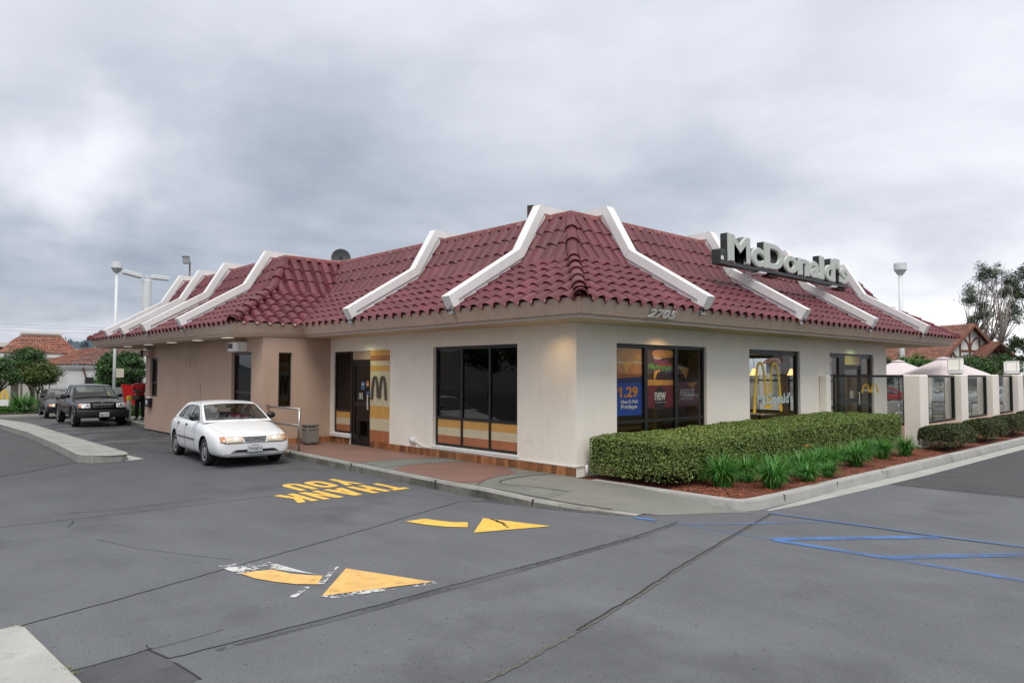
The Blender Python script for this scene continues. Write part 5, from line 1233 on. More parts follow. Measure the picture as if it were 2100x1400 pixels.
def cabin(root, prof, hwf, mat, glassmat, kinds, zbelt, side_glass, bulge=.06, pillar=.075, crown=.035, name='roof'):
    """prof: (x, z) from cowl over the roof to the rear deck; kinds[i] for span i: 'w' glass, 'r' roof; hwf(x, z) half width; side_glass: polygons in (x, z)"""
    rows = []; SS = [-1, -.925, -.8, -.6, -.4, -.2, 0, .2, .4, .6, .8, .925, 1]; ns = 13
    for k, (x, z) in enumerate(prof):
        hw = hwf(x, z); row = []
        for s in SS:
            e = 1-s*s
            bx2 = bulge*e if k < len(prof)*.35 else (-bulge*e*.6 if k > len(prof)*.72 else 0)
            row.append((x+bx2*(1 if kinds[min(k, len(kinds)-1)] == 'w' or kinds[max(0, k-1)] == 'w' else 0), s*hw, z+crown*e*(1 if z > zbelt+.1 else .3)))
        rows.append(row)
    body = MB(); gl = {}
    for k in range(len(prof)-1):
        kd = kinds[k]
        for j in range(ns-1):
            quad = [rows[k][j], rows[k][j+1], rows[k+1][j+1], rows[k+1][j]]
            if kd.startswith('w') and 0 < j < ns-2: gl.setdefault(kd, MB()).add(quad, [(0, 1, 2, 3)])
            else: body.add(quad, [(0, 1, 2, 3)])
    kk = [k for k in range(len(prof)-1) if kinds[k] == 'w']
    if kk:
        k0, k1 = kk[0], kk[-1]+1; lp_ = [rows[k][1] for k in range(k0, k1+1)]+rows[k1][2:-1]+[rows[k][-2] for k in range(k1-1, k0-1, -1)]+list(reversed(rows[k0][1:-2]))
        sb = MB(); sb.tube(lp_, .010, 5, caps=False); sb.build('windscreen_seal', M['trim_black'], root, world=False)
    outline = [(x, z) for x, z in prof]
    loops = [outline]+side_glass
    tri = geometry.tessellate_polygon([[Vector((p[0], p[1], 0)) for p in lp] for lp in loops]); flat = [p for lp in loops for p in lp]
    for sg in (-1, 1):
        body.add([(p[0], sg*hwf(*p), p[1]) for p in flat], [tuple(t) if sg < 0 else tuple(reversed(t)) for t in tri])
    o = body.build(name, mat, root, world=False)
    bm = bmesh.new(); bm.from_mesh(o.data); bmesh.ops.remove_doubles(bm, verts=bm.verts, dist=.0008); bmesh.ops.recalc_face_normals(bm, faces=bm.faces); bm.to_mesh(o.data); bm.free()
    o.data.polygons.foreach_set('use_smooth', [True]*len(o.data.polygons)); o.data.set_sharp_from_angle(angle=R(32))
    for kd, g_ in gl.items():
        q = g_.build({'w': 'windscreen', 'wr': 'rear_window'}.get(kd, 'windscreen'), glassmat, root, world=False, smooth=True)
        bm = bmesh.new(); bm.from_mesh(q.data); bmesh.ops.remove_doubles(bm, verts=bm.verts, dist=.0005); bm.to_mesh(q.data); bm.free()
    for lp in side_glass:
        tri = geometry.tessellate_polygon([[Vector((p[0], p[1], 0)) for p in lp]])
        for sg in (-1, 1):
            g_ = MB(); g_.add([(p[0], sg*(hwf(*p)-.008), p[1]) for p in lp], [tuple(t) for t in tri]); q = g_.build('side_window', glassmat, root, world=False)
            r_ = MB(); pp = [(p[0], sg*(hwf(*p)-.001), p[1]) for p in lp]; r_.tube(pp+[pp[0]], .007, 4, caps=False); r_.build('window_seal', M['trim_black'], q, world=False)
    return o
def mirror_(root, x, y, z, sg, mat):
    m = MB(); m.lathe([(0, x-.045), (.055, x-.04), (.075, x), (.05, x+.05), (0, x+.06)], (0, 0, 0), 14, 0)
    m.v = [(v[0], y+sg*.10+v[1]*1.45, z+v[2]*1.05) for v in m.v]; m.tube([(x, y, z-.05), (x, y+sg*.06, z-.02)], .02, 6)
    m.build('mirror', mat, root, world=False, smooth=True)
def plate(root, x, z, body, w=.31, h=.155, tilt=0, top=None, mat='plate_white', y=0, facing=1, chars=True):
    m = MB(); m.box(x, x+.008*facing, y-w/2, y+w/2, z-h/2, z+h/2); o = m.build('number_plate', M[mat], root, world=False)
    MM = Matrix(((0, 0, 1, x+.009), (1, 0, 0, y-w*.45), (0, 1, 0, z-h*.36), (0, 0, 0, 1)))
    if body:
        me = text_mesh(body, .125, bold=.0015, depth=.002); xs_ = [v.co.x for v in me.vertices]; me.transform(Matrix.Diagonal((w*.9/(max(xs_)-min(xs_)), .85, 1, 1)) @ Matrix.Translation((-min(xs_), 0, 0)))
        put_mesh('plate_lettering', me, M['plate_blue'], o, MM, world=False)
    if top:
        me = text_mesh(top, .035, depth=.002, shear=.3); xs_ = [v.co.x for v in me.vertices]; me.transform(Matrix.Translation((-(max(xs_)+min(xs_))/2, 0, 0)))
        put_mesh('plate_heading', me, M['red_plastic'], o, Matrix(((0, 0, 1, x+.009), (1, 0, 0, y), (0, 1, 0, z+h*.27), (0, 0, 0, 1))), world=False)
    return o
def sedan(name, loc, rz, col, label, cat='car', lit=True, plate_txt=None, group=None, detail=True, L=4.32, H=1.385):
    root = empty(name, loc, rz, label, cat, group)
    wr = .295; st = [(-2.17, .40, .66, .74, .58, .01), (-2.12, .30, .76, .86, .70, .01), (-1.95, .24, .84, .95, .785, .01), (-1.55, .20, .88, .985, .825, .012), (-1.0, .18, .90, .96, .845, 0), (-.3, .18, .90, .94, .85, 0), (.4, .18, .88, .92, .85, 0),
          (.90, .18, .865, .93, .845, .01), (1.15, .19, .82, .90, .84, .012), (1.55, .21, .74, .825, .825, .015), (1.88, .21, .68, .745, .80, .015), (2.03, .21, .63, .69, .775, .01), (2.12, .22, .58, .64, .725, .005), (2.165, .25, .54, .60, .66, 0)]
    o = car_body(root, st, M[col], (-1.265, 1.27), wr); bv = bvh_of(o)
    hwf = lambda x, z: .775-.45*max(0, z-.90)-.018*(x+.3)**2*(1 if z < 1.0 else .8)
    lw = lambda L_: [(x, .895+(z-.915)*.89 if z > .915 else z-.02) for x, z in L_]
    prof = [(1.02, .915), (.90, .965), (.66, 1.10), (.44, 1.225), (.30, 1.30), (.20, 1.335), (.0, 1.362), (-.35, 1.375), (-.75, 1.36), (-.92, 1.335), (-1.02, 1.30), (-1.19, 1.19), (-1.37, 1.07), (-1.49, .995), (-1.58, .965)]
    kinds = ['r', 'w', 'w', 'w', 'r', 'r', 'r', 'r', 'r', 'r', 'wr', 'wr', 'wr', 'r']
    sg = [[(.66, .955), (.36, 1.165), (.24, 1.245), (.12, 1.285), (-.02, 1.298), (-.12, 1.30), (-.17, .945)], [(-.24, .945), (-.19, 1.302), (-.5, 1.30), (-.79, 1.272), (-.92, .955)], [(-.975, .957), (-.86, 1.255), (-.95, 1.222), (-1.14, 1.09), (-1.21, .97)]]
    prof = lw(prof); sg = [lw(q) for q in sg]
    cabin(root, prof+[(-1.52, .84), (-.2, .82), (.96, .82)], hwf, M[col], M['glass_car'], kinds+['r', 'r', 'r'], .9, sg)
    for wx in (-1.265, 1.27):
        for s in (-1, 1): wheel(root, wx, s*.715, wr, .185, s)
    # inside
    mb = MB()
    for y in (-.36, .36):
        mb.box(-.25, .22, y-.24, y+.24, .30, .58); mb.box(-.42, -.25, y-.23, y+.23, .45, 1.0); mb.box(-.42, -.32, y-.12, y+.12, 1.0, 1.14)
    mb.box(-1.3, -.95, -.6, .6, .4, .95); mb.box(-1.05, -.95, -.6, .6, .9, 1.02)
    mb.box(.55, 1.0, -.68, .68, .6, .90); mb.box(-1.2, .9, -.65, .65, .2, .3)
    mb.build('seats', M['seat_grey'], root, world=False, bevel=.03)
    mb = MB(); mb.tube([(.42+.07*math.sin(a), .36+.18*math.cos(a), .86+.16*math.sin(a)) for a in np.linspace(0, 2*math.pi, 20)], .014, 6); mb.build('steering_wheel', M['black_plastic'], root, world=False)
    mb = MB(); mb.box(.36, .40, -.10, .10, 1.19, 1.25); mb.tube([(.38, 0, 1.19), (.38, 0, 1.08)], .004, 4); mb.box(.37, .39, -.012, .012, 1.02, 1.09); mb.build('rear_view_mirror', M['black_plastic'], root, world=False)
    for s in (-1, 1): mirror_(root, .62, s*.76, 1.0, s, M['trim_black'])
    F = (-1, 0, 0)
    for s in (-1, 1):
        def q(a, b, z0, z1, z2, z3): return [(2.2, s*a, z0), (2.2, s*b, z1), (2.2, s*b, z2), (2.2, s*a, z3)]
        patch(root, bv, 'headlight', q(.26, .585, .535, .525, .658, .645), M['lens_lit'] if lit else M['lens_clear'], F, 8, 6, .010)
        patch(root, bv, 'indicator', q(.60, .70, .535, .54, .650, .655), M['lens_amber'], F, 8, 6, .010)
        m = MB(); m.lathe([(0, 0), (.035, .004), (.045, -.01)], (0, 0, 0), 16, 0)
        hit = bv.ray_cast(Vector((3.5, s*.40, .59)), Vector((-1, 0, 0)))[0]
        m.v = [(hit.x+.014+v[0], s*.40+v[1], .59+v[2]) for v in m.v]; m.build('lamp_reflector', pm('bulb_glow', (.9, .8, .6), .3, emit=((1, .78, .45), 5.0)) if lit and s == 1 and False else (M['bulb'] if lit else M['lens_clear']), root, world=False, smooth=True)
    if detail:
        rws = ray_patch(bv, [(2.2, -.205, .535), (2.2, .205, .535), (2.2, .255, .645), (2.2, -.255, .645)], 12, 6, F, .004)
        mb = MB(); mb.grid(rws); mb.build('grille', M['trim_black'], root, smooth=True, world=False)
        mb = MB()
        for k in range(5):
            z = .545+.023*k; pts = []
            for y in np.linspace(-.205-.010*k, .205+.010*k, 11):
                h = bv.ray_cast(Vector((3.5, y, z)), Vector((-1, 0, 0)))[0]; pts.append((h.x+.010, y, z))
            mb.tube(pts, .0048, 5)
        h = bv.ray_cast(Vector((3.5, 0, .59)), Vector((-1, 0, 0)))[0]
        mb.tube([(h.x+.014, .035*math.cos(a)*1.2, .59+.033*math.sin(a)) for a in np.linspace(0, 2*math.pi, 18)], .0055, 5); mb.box(h.x+.008, h.x+.018, -.05, .05, .583, .597)
        mb.build('grille_bars', M['grille_silver'], root, world=False)
        patch(root, bv, 'air_intake', [(2.2, -.50, .325), (2.2, .50, .325), (2.2, .40, .38), (2.2, -.40, .38)], M['trim_black'], F, 12, 4, .003)
        mb = MB(); seam(bv, mb, [(2.3, -.70, .512), (2.3, 0, .515), (2.3, .70, .512)], F, .006); seam(bv, mb, [(2.3, -.64, .295), (2.3, 0, .30), (2.3, .64, .295)], F, .005)
        T = (0, 0, -1)
        for s in (-1, 1):
            seam(bv, mb, [(2.02, s*.56, 2), (1.6, s*.66, 2), (1.0, s*.70, 2)], T, .003)
            S2 = (0, -s, 0)
            seam(bv, mb, [(.62, s, .93), (.60, s, .5), (.52, s, .25)], S2); seam(bv, mb, [(-.205, s, .93), (-.22, s, .5), (-.22, s, .25)], S2); seam(bv, mb, [(-.95, s, .93), (-.98, s, .72), (-1.15, s, .60)], S2); seam(bv, mb, [(.52, s, .245), (-.22, s, .235), (-.9, s, .24)], S2)
        seam(bv, mb, [(-1.8, -.72, 2), (-1.8, .72, 2)], T, .003)
        mb.build('panel_seams', M['seam'], root, world=False)
        for s in (-1, 1):
            patch(root, bv, 'side_moulding', [(.58, s, .50), (-.2, s, .50), (-.2, s, .535), (.58, s, .535)], M['grey_plastic'], (0, -s, 0), 10, 1, .008)
            patch(root, bv, 'side_moulding', [(-.24, s, .50), (-.85, s, .50), (-.85, s, .535), (-.24, s, .535)], M['grey_plastic'], (0, -s, 0), 10, 1, .008)
            for xx in (-.05, -.80):
                patch(root, bv, 'door_handle', [(xx, s, .79), (xx-.13, s, .79), (xx-.13, s, .825), (xx, s, .825)], M['trim_black'], (0, -s, 0), 4, 2, .012)
        mb = MB(); mb.tube([(.75, -.72, .90), (.70, -.73, 1.25), (.60, -.735, 1.75)], .003, 4); mb.build('aerial', M['trim_black'], root, world=False)
        mb = MB()
        for y in (-.25, .2): h = bv.ray_cast(Vector((.98, y, 2)), Vector((0, 0, -1)))[0]; mb.box(.97, .99, y-.012, y+.012, h.z, h.z+.012)
        mb.tube([(1.0, -.6, .955), (.97, -.2, .985), (.97, .1, .99)], .006, 4); mb.tube([(1.0, .0, .965), (.97, .3, .985), (.98, .55, .96)], .006, 4); mb.build('wiper', M['trim_black'], root, world=False)
        mb = MB(); mb.grid(ray_patch(bv, [(2.2, -.60, .245), (2.2, .60, .245), (2.2, .62, .27), (2.2, -.62, .27)], 12, 2, F, .003)); mb.build('bumper_lip', M['hub'], root, world=False)
    for s in (-1, 1): patch(root, bv, 'tail_light', [(-2.2, s*.40, .70), (-2.2, s*.66, .70), (-2.2, s*.66, .82), (-2.2, s*.40, .82)], M['red_plastic'], (1, 0, 0), 6, 4, .008)
    if plate_txt: plate(root, 2.205, .415, plate_txt, top='California', y=-.02)
    else: plate(root, 2.205, .415, None)
    return root
M['bulb'] = pm('bulb', (.9, .8, .6), .3, emit=((1, .80, .50), 6.0))
CARV = sedan('sedan_car', (-2.98, 8.45, -.15), R(-95), 'car_white', 'white four door sedan with lit headlights in the drive-through lane', plate_txt='3VAA814')

def pickup(name, loc, rz, col, label, H=1.5):
    root = empty(name, loc, rz, label, 'pickup truck'); wr = .345
    st = [(-2.50, .45, .86, .90, .80, 0), (-2.46, .42, .97, 1.0, .845, 0), (-1.2, .36, .98, 1.02, .86, 0), (-.6, .34, .97, 1.0, .86, 0), (.3, .34, .97, 1.0, .86, 0), (.85, .34, .965, 1.03, .86, .01), (1.3, .36, .95, 1.035, .85, .015), (1.9, .38, .90, .985, .835, .015), (2.15, .38, .84, .93, .815, .01), (2.30, .38, .76, .82, .78, 0), (2.36, .40, .66, .70, .70, 0)]
    o = car_body(root, st, M[col], (-1.5, 1.5), wr); bv = bvh_of(o)
    hwf = lambda x, z: .79-.36*max(0, z-.98)-.01*(x)**2
    prof = [(1.0, 1.0), (.92, 1.05), (.72, 1.20), (.52, 1.35), (.38, 1.44), (.28, 1.475), (0, 1.50), (-.4, 1.505), (-.72, 1.49), (-.80, 1.46), (-.86, 1.30), (-.92, 1.06), (-.94, .98), (.96, .93)]
    kinds = ['r', 'w', 'w', 'w', 'r', 'r', 'r', 'r', 'r', 'wr', 'wr', 'r', 'r']
    sg = [[(.68, 1.05), (.36, 1.33), (.18, 1.41), (-.12, 1.42), (-.14, 1.04)], [(-.22, 1.04), (-.20, 1.42), (-.62, 1.41), (-.68, 1.05)]]
    cabin(root, prof, hwf, M[col], M['glass_car'], kinds, 1.0, sg)
    # load bed: a dark hollow and raised sides
    mb = MB(); mb.box(-2.44, -.96, -.74, .74, 1.012, 1.018); mb.build('load_bed', M['trim_black'], root, world=False)
    for s in (-1, 1): mb = MB(); mb.box(-2.46, -.95, s*.76, s*.85, .98, 1.075); mb.build('bed_side', M[col], root, world=False, bevel=.02)
    mb = MB(); mb.box(-2.49, -2.43, -.78, .78, .9, 1.075); mb.build('tailgate', M[col], root, world=False, bevel=.02)
    for wx in (-1.5, 1.5):
        for s in (-1, 1):
            wheel(root, wx, s*.745, wr, .24, s, 'hub', 6)
            mb = MB(); rows = []
            for a in np.linspace(-.15, math.pi+.15, 20): rows.append([(wx+wr*k*math.cos(a), s*yy, wr*1.02+wr*k*math.sin(a)) for k, yy in ((1.17, .80), (1.17, .90), (1.30, .89), (1.33, .84))])
            mb.grid(rows); mb.build('wheel_flare', M['trim_black'], root, world=False, smooth=True)
    mb = MB(); mb.box(-.5, .25, -.62, .62, .5, .62); mb.box(-.6, -.45, -.6, .6, .6, 1.22); mb.box(.5, .95, -.7, .7, .7, .98); mb.build('seats', M['seat_grey'], root, world=False)
    mb = MB(); mb.tube([(.45+.07*math.sin(a), .36+.18*math.cos(a), .98+.16*math.sin(a)) for a in np.linspace(0, 2*math.pi, 20)], .014, 6); mb.build('steering_wheel', M['black_plastic'], root, world=False)
    for s in (-1, 1): mirror_(root, .68, s*.80, 1.10, s, M['trim_black'])
    F = (-1, 0, 0)
    for s in (-1, 1):
        q = [(2.4, s*.42, .69), (2.4, s*.74, .69), (2.4, s*.76, .85), (2.4, s*.42, .85)]
        patch(root, bv, 'headlight', q, M['lens_clear'], F, 8, 6, .012)
        patch(root, bv, 'indicator', [(2.4, s*.70, .70), (2.4, s*.78, .70), (2.4, s*.79, .82), (2.4, s*.72, .84)], M['lens_amber'], F, 4, 4, .02)
        m = MB(); h = bv.ray_cast(Vector((3.5, s*.55, .77)), Vector((-1, 0, 0)))[0]; m.lathe([(0, h.x+.02), (.05, h.x+.024), (.06, h.x+.012)], (0, s*.55, .77), 16, 0); m.build('lamp_reflector', M['chrome'], root, world=False, smooth=True)
    patch(root, bv, 'grille', [(2.4, -.36, .68), (2.4, .36, .68), (2.4, .36, .85), (2.4, -.36, .85)], M['trim_black'], F, 8, 4, .015)
    mb = MB(); mb.box(2.33, 2.365, -.33, .33, .795, .83); mb.build('grille_bar', M['chrome'], root, world=False, bevel=.01)
    h = bv.ray_cast(Vector((3.5, 0, .89)), Vector((-1, 0, 0)))[0]; mb = MB(); mb.lathe([(0, h.x+.02), (.045, h.x+.015), (.05, h.x)], (0, 0, .885), 14, 0); mb.v = [(v[0], v[1]*1.3, .885+(v[2]-.885)*.6) for v in mb.v]; mb.build('badge', M['chrome'], root, world=False)
    mb = MB(); rows = []
    for y in np.linspace(-.86, .86, 15): xo = 2.47-.16*(y/.86)**4; rows.append([(xo-.2, y, .62), (xo-.01, y, .62), (xo, y, .59), (xo, y, .40), (xo-.03, y, .34), (xo-.2, y, .33)])
    mb.grid(rows); mb.build('bumper', M['trim_black'], root, world=False, smooth=True, fix=True)
    plate(root, 2.475, .46, '4B21307')
    mb = MB()
    for s in (-1, 1):
        S2 = (0, -s, 0); seam(bv, mb, [(.72, s, .98), (.70, s, .6), (.66, s, .38)], S2); seam(bv, mb, [(-.18, s, .98), (-.19, s, .4)], S2); seam(bv, mb, [(-.94, s, .98), (-.94, s, .4)], S2)
        seam(bv, mb, [(2.2, s*.62, 2), (1.6, s*.70, 2), (1.0, s*.72, 2)], (0, 0, -1))
    mb.build('panel_seams', M['seam'], root, world=False)
    for s in (-1, 1): patch(root, bv, 'door_handle', [(-.0, s, .86), (-.14, s, .86), (-.14, s, .90), (0, s, .90)], M['trim_black'], (0, -s, 0), 4, 2, .012)
    return root
pickup('pickup_truck', (-2.52, 23.25, -.15), R(-92), 'car_black', 'black pickup truck waiting behind the white sedan')
sedan('sedan_car', (-1.85, 31.8, gz(29)+.0), R(-95), 'car_charcoal', 'dark car half hidden behind the black pickup, one headlight lit', detail=True)

# ------------------------------------------------------------ people
def skin_figure(name, verts, edges, radii, mat, parent, root_i=0, sub=2):
    me = bpy.data.meshes.new(name); me.from_pydata(verts, edges, []); o = bpy.data.objects.new(name, me); COL.objects.link(o)
    s = o.modifiers.new('skin', 'SKIN'); ly = me.skin_vertices[0] if len(me.skin_vertices) else None
    if ly is None:
        bm = bmesh.new(); bm.from_mesh(me); bm.verts.layers.skin.verify(); bm.to_mesh(me); bm.free(); ly = me.skin_vertices[0]
    for i, r in enumerate(radii): ly.data[i].radius = r if isinstance(r, tuple) else (r, r)
    ly.data[root_i].use_root = True; s.use_smooth_shade = True
    b = o.modifiers.new('sub', 'SUBSURF'); b.levels = sub; b.render_levels = sub
    m2 = evaluated_mesh(o); bpy.data.objects.remove(o); m2.name = name
    m2.polygons.foreach_set('use_smooth', [True]*len(m2.polygons))
    mats = mat if isinstance(mat, list) else [mat]; m2.materials.clear()
    for q in mats: m2.materials.append(q)
    o = bpy.data.objects.new(name, m2); COL.objects.link(o); o.parent = parent
    return o
def chain(V, E, Rr, pts, rad, start=None):
    prev = start
    for p, r in zip(pts, rad):
        V.append(p); Rr.append(r); i = len(V)-1
        if prev is not None: E.append((prev, i))
        prev = i
    return prev
def head(V, E, Rr, neck, base, fwd, s=1.0):
    b = Vector(base); f = Vector(fwd).normalized(); up = Vector((0, 0, 1)); up = (up-f*up.dot(f)).normalized()
    return chain(V, E, Rr, [tuple(b+up*.03*s), tuple(b+up*.09*s+f*.012*s), tuple(b+up*.15*s+f*.006*s), tuple(b+up*.20*s)], [(.052*s, .06*s), (.072*s, .085*s), (.074*s, .09*s), (.045*s, .055*s)], neck)
# standing attendant, looking down at a hand-held device; local frame: facing -y
P_ = empty('person', (-1.10, 21.9, 0), R(-35), 'person in a red shirt, black trousers and cap holding an order pad', 'person')
V, E_, Q = [], [], []
pel = chain(V, E_, Q, [(0, 0, .92)], [(.15, .11)])
sp = chain(V, E_, Q, [(0, 0, 1.05), (0, -.01, 1.22), (0, -.03, 1.36), (0, -.045, 1.43)], [(.14, .10), (.165, .11), (.13, .09), (.055, .055)], pel)
ch_ = len(V)-2
hd = head(V, E_, Q, sp, (0, -.07, 1.47), (0, -.88, -.48))
V.append((0, -.205, 1.545)); Q.append((.012, .012)); E_.append((len(V)-3, len(V)-1))     # nose
for s in (-1, 1):
    el_ = (s*.24, -.02, 1.12); wr_ = (s*.10, -.26, 1.10)
    w = chain(V, E_, Q, [(s*.17, -.02, 1.38), (s*.215, -.01, 1.26), el_, (s*.17, -.16, 1.11), wr_], [.058, .050, .042, .036, .027], ch_)
    pm_ = chain(V, E_, Q, [(s*.075, -.315, 1.10)], [(.032, .020)], w)
    for k in range(4):
        a = (k-1.5)*.018; chain(V, E_, Q, [(s*(.055-.0)+0, -.345, 1.10+a), (s*.030, -.365+.004*k, 1.098+a), (s*.008, -.350, 1.096+a)], [.009, .008, .007], pm_)
    chain(V, E_, Q, [(s*.075, -.305, 1.135), (s*.045, -.325, 1.15)], [.010, .008], pm_)
    chain(V, E_, Q, [(s*.09, 0, .86), (s*.10, -.01, .66), (s*.105, -.015, .48), (s*.11, .01, .28), (s*.11, .02, .10), (s*.115, -.02, .045), (s*.12, -.13, .035)], [.10, .085, .062, .055, .042, .04, .03], pel)
skin_figure('body', V, E_, Q, M['skin_dark'], P_)
V, E_, Q = [], [], []
p0 = chain(V, E_, Q, [(0, 0, .88)], [(.175, .135)]); sp = chain(V, E_, Q, [(0, 0, 1.04), (0, -.01, 1.22), (0, -.03, 1.37), (0, -.04, 1.42)], [(.165, .125), (.185, .13), (.15, .11), (.08, .07)], p0)
for s in (-1, 1): chain(V, E_, Q, [(s*.175, -.02, 1.375), (s*.225, -.01, 1.25), (s*.245, -.02, 1.15), (s*.22, -.08, 1.115)], [.072, .066, .062, .058], 3)
skin_figure('shirt', V, E_, Q, M['shirt_red'], P_)
V, E_, Q = [], [], []
p0 = chain(V, E_, Q, [(0, 0, .93)], [(.165, .125)])
for s in (-1, 1): chain(V, E_, Q, [(s*.09, 0, .86), (s*.10, -.01, .66), (s*.105, -.015, .48), (s*.11, .01, .28), (s*.11, .02, .08)], [.112, .096, .080, .074, .074], p0)
skin_figure('trousers', V, E_, Q, M['trousers'], P_)
mb = MB()
for s in (-1, 1): mb.box(s*.115-.05, s*.115+.05, -.19, .07, 0, .07)
mb.build('shoes', M['black_plastic'], P_, world=False, bevel=.03)
mb = MB(); cc = Vector((0, -.075, 1.64)); rows = []
for ph in np.linspace(0, math.pi*.55, 7): rows.append([(cc.x+.098*math.sin(ph)*math.cos(a)*.92, cc.y+.113*math.sin(ph)*math.sin(a)+.0, cc.z-.045+.085*math.cos(ph)+.02*math.sin(a)*math.sin(ph)) for a in np.linspace(0, 2*math.pi, 20, endpoint=False)])
mb.grid(rows, close=True); mb.add([(-.07, -.165, 1.615), (.07, -.165, 1.615), (.055, -.25, 1.585), (-.055, -.25, 1.585)], [(0, 1, 2, 3)]); o = mb.build('cap', M['trousers'], P_, world=False, smooth=True); md = o.modifiers.new('s', 'SOLIDIFY'); md.thickness = .008
t = empty('order_pad', (-1.10, 21.9, 0), R(-35), 'small dark order pad held in both hands of the person in red', 'order pad'); mb = MB(); mb.box(-.06, .06, -.37, -.355, 1.03, 1.17); mb.build('case', M['black_plastic'], t, world=False, bevel=.005); mb = MB(); mb.box(-.045, .045, -.3545, -.352, 1.06, 1.15); mb.build('screen', M['grey_plastic'], t, world=False)
t = empty('shoulder_bag', (-1.10, 21.9, 0), R(-35), 'olive bag hanging in front of the person in red', 'bag'); mb = MB(); mb.box(-.20, .06, -.30, -.17, .78, .97); mb.build('pouch', M['canvas_bag'], t, world=False, bevel=.03)
mb = MB(); mb.tube([(-.18, -.2, .96), (-.20, -.12, 1.2), (-.10, -.05, 1.42)], .010, 5); mb.tube([(.04, -.2, .96), (.10, -.15, 1.2), (.08, -.06, 1.42)], .006, 5); mb.build('strap', M['canvas_bag'], t, world=False)
# driver of the white sedan (car frame: facing +x, left side +y)
Dp = empty('person', (-2.98, 8.45, -.15), R(-95), 'driver in a pink top behind the windscreen of the white sedan', 'person')
V, E_, Q = [], [], []
pel = chain(V, E_, Q, [(-.12, .36, .66)], [(.15, .13)]); sp = chain(V, E_, Q, [(-.17, .36, .80), (-.20, .36, .93), (-.19, .36, 1.02)], [(.13, .13), (.14, .11), (.05, .05)], pel)
head(V, E_, Q, sp, (-.17, .36, 1.05), (1, 0, -.05))
for s in (-1, 1):
    w = chain(V, E_, Q, [(-.18, .36+s*.17, .96), (-.08, .36+s*.22, .80), (.12, .36+s*.20, .78), (.28, .36+s*.15, .86)], [.05, .045, .036, .026], 2)
    pm_ = chain(V, E_, Q, [(.345, .36+s*.155, .88)], [(.03, .02)], w)
    for k in range(4): chain(V, E_, Q, [(.385, .36+s*.165, .865+.018*k), (.405, .36+s*.185, .862+.018*k)], [.009, .008], pm_)
    chain(V, E_, Q, [(.36, .36+s*.14, .91), (.39, .36+s*.15, .92)], [.010, .009], pm_)
    chain(V, E_, Q, [(.05, .36+s*.10, .66), (.35, .36+s*.11, .68), (.48, .36+s*.11, .48)], [.085, .065, .05], pel)
skin_figure('body', V, E_, Q, M['skin'], Dp)
V, E_, Q = [], [], []
p0 = chain(V, E_, Q, [(-.13, .36, .70)], [(.16, .15)]); chain(V, E_, Q, [(-.17, .36, .83), (-.19, .36, .94), (-.19, .36, 1.0)], [(.15, .145), (.16, .125), (.06, .06)], p0)
for s in (-1, 1): chain(V, E_, Q, [(-.17, .36+s*.18, .95), (-.08, .36+s*.225, .83)], [.062, .056], 2)
skin_figure('top', V, E_, Q, M['shirt_pink'], Dp)
mb = MB(); rows = []
for ph in np.linspace(0, math.pi*.62, 8): rows.append([(-.175+.105*math.sin(ph)*math.cos(a)-.012, .36+.088*math.sin(ph)*math.sin(a), 1.185+.10*math.cos(ph)-(.05*math.sin(ph) if math.cos(a) < -.2 else 0)) for a in np.linspace(0, 2*math.pi, 20, endpoint=False)])
mb.grid(rows, close=True); mb.build('hair', M['hair'], Dp, world=False, smooth=True)
# ------------------------------------------------------------ window posters, lettering, interior things
def disc(cx, cz, rx, rz, a0=0, a1=2*math.pi, n=24, p=2.0):
    return [(cx+rx*math.copysign(abs(math.cos(a))**(2/p), math.cos(a)), cz+rz*math.copysign(abs(math.sin(a))**(2/p), math.sin(a))) for a in np.linspace(a0, a1, n, endpoint=(a1-a0 < 6.2))]
PC = {k: pm('print_'+k, c, .5, var=v, vscale=9) for k, (c, v) in dict(bun=((.80, .40, .10), .25), bundark=((.42, .17, .04), .3), sauce=((.75, .68, .55), .15), cheese=((.90, .52, .05), .12), fish=((.75, .28, .04), .3), blue=((.012, .085, .46), .03), navy=((.01, .03, .16), .1),
      orange=((.82, .32, .02), .03), white=((.80, .80, .80), .02), green=((.14, .36, .03), .5), patty=((.050, .018, .008), .6), onion=((.35, .08, .22), .3), tomato=((.50, .06, .02), .2), red=((.20, .02, .03), .1), black=((.02, .018, .02), .1), grey=((.30, .29, .29), .1), brown=((.10, .05, .02), .4)).items()}
def sheet(parent, name, mat, pts, y, th=.003):
    mb = MB(); mb.prism(pts, 1, y-th, y); return mb.build(name, mat, parent, fix=True)
def ptext(parent, body, x0, x1, z0, z1, y, mat, bold=.02):
    me = text_mesh(body, 1.0, bold=bold, depth=.01); xs_ = [v.co.x for v in me.vertices]; yy = [v.co.y for v in me.vertices]
    me.transform(Matrix.Diagonal(((x1-x0)/(max(xs_)-min(xs_)), (z1-z0)/(max(yy)-min(yy)), .3, 1)) @ Matrix.Translation((-min(xs_), -min(yy), 0)))
    return put_mesh('lettering', me, mat, parent, on_y(x0, y, z0))
def wavy(x0, x1, z0, z1, n, amp, seed):
    rnd = random.Random(seed); top = [(x0+(x1-x0)*i/n, z1+rnd.uniform(-amp, amp)) for i in range(n+1)]; bot = [(x0+(x1-x0)*i/n, z0+rnd.uniform(-amp, amp)) for i in range(n, -1, -1)]; return top+bot
y0 = .125
t = empty('window_poster', (1.7, y0, 1.7), 0, 'poster with a fish sandwich above the orange price $1.29 on blue', 'poster')
sheet(t, 'backing', PC['blue'], [(1.26, 1.02), (2.08, 1.02), (2.08, 1.66), (1.26, 1.66)], y0); sheet(t, 'picture', PC['bundark'], [(1.26, 1.66), (2.08, 1.66), (2.08, 2.34), (1.26, 2.34)], y0)
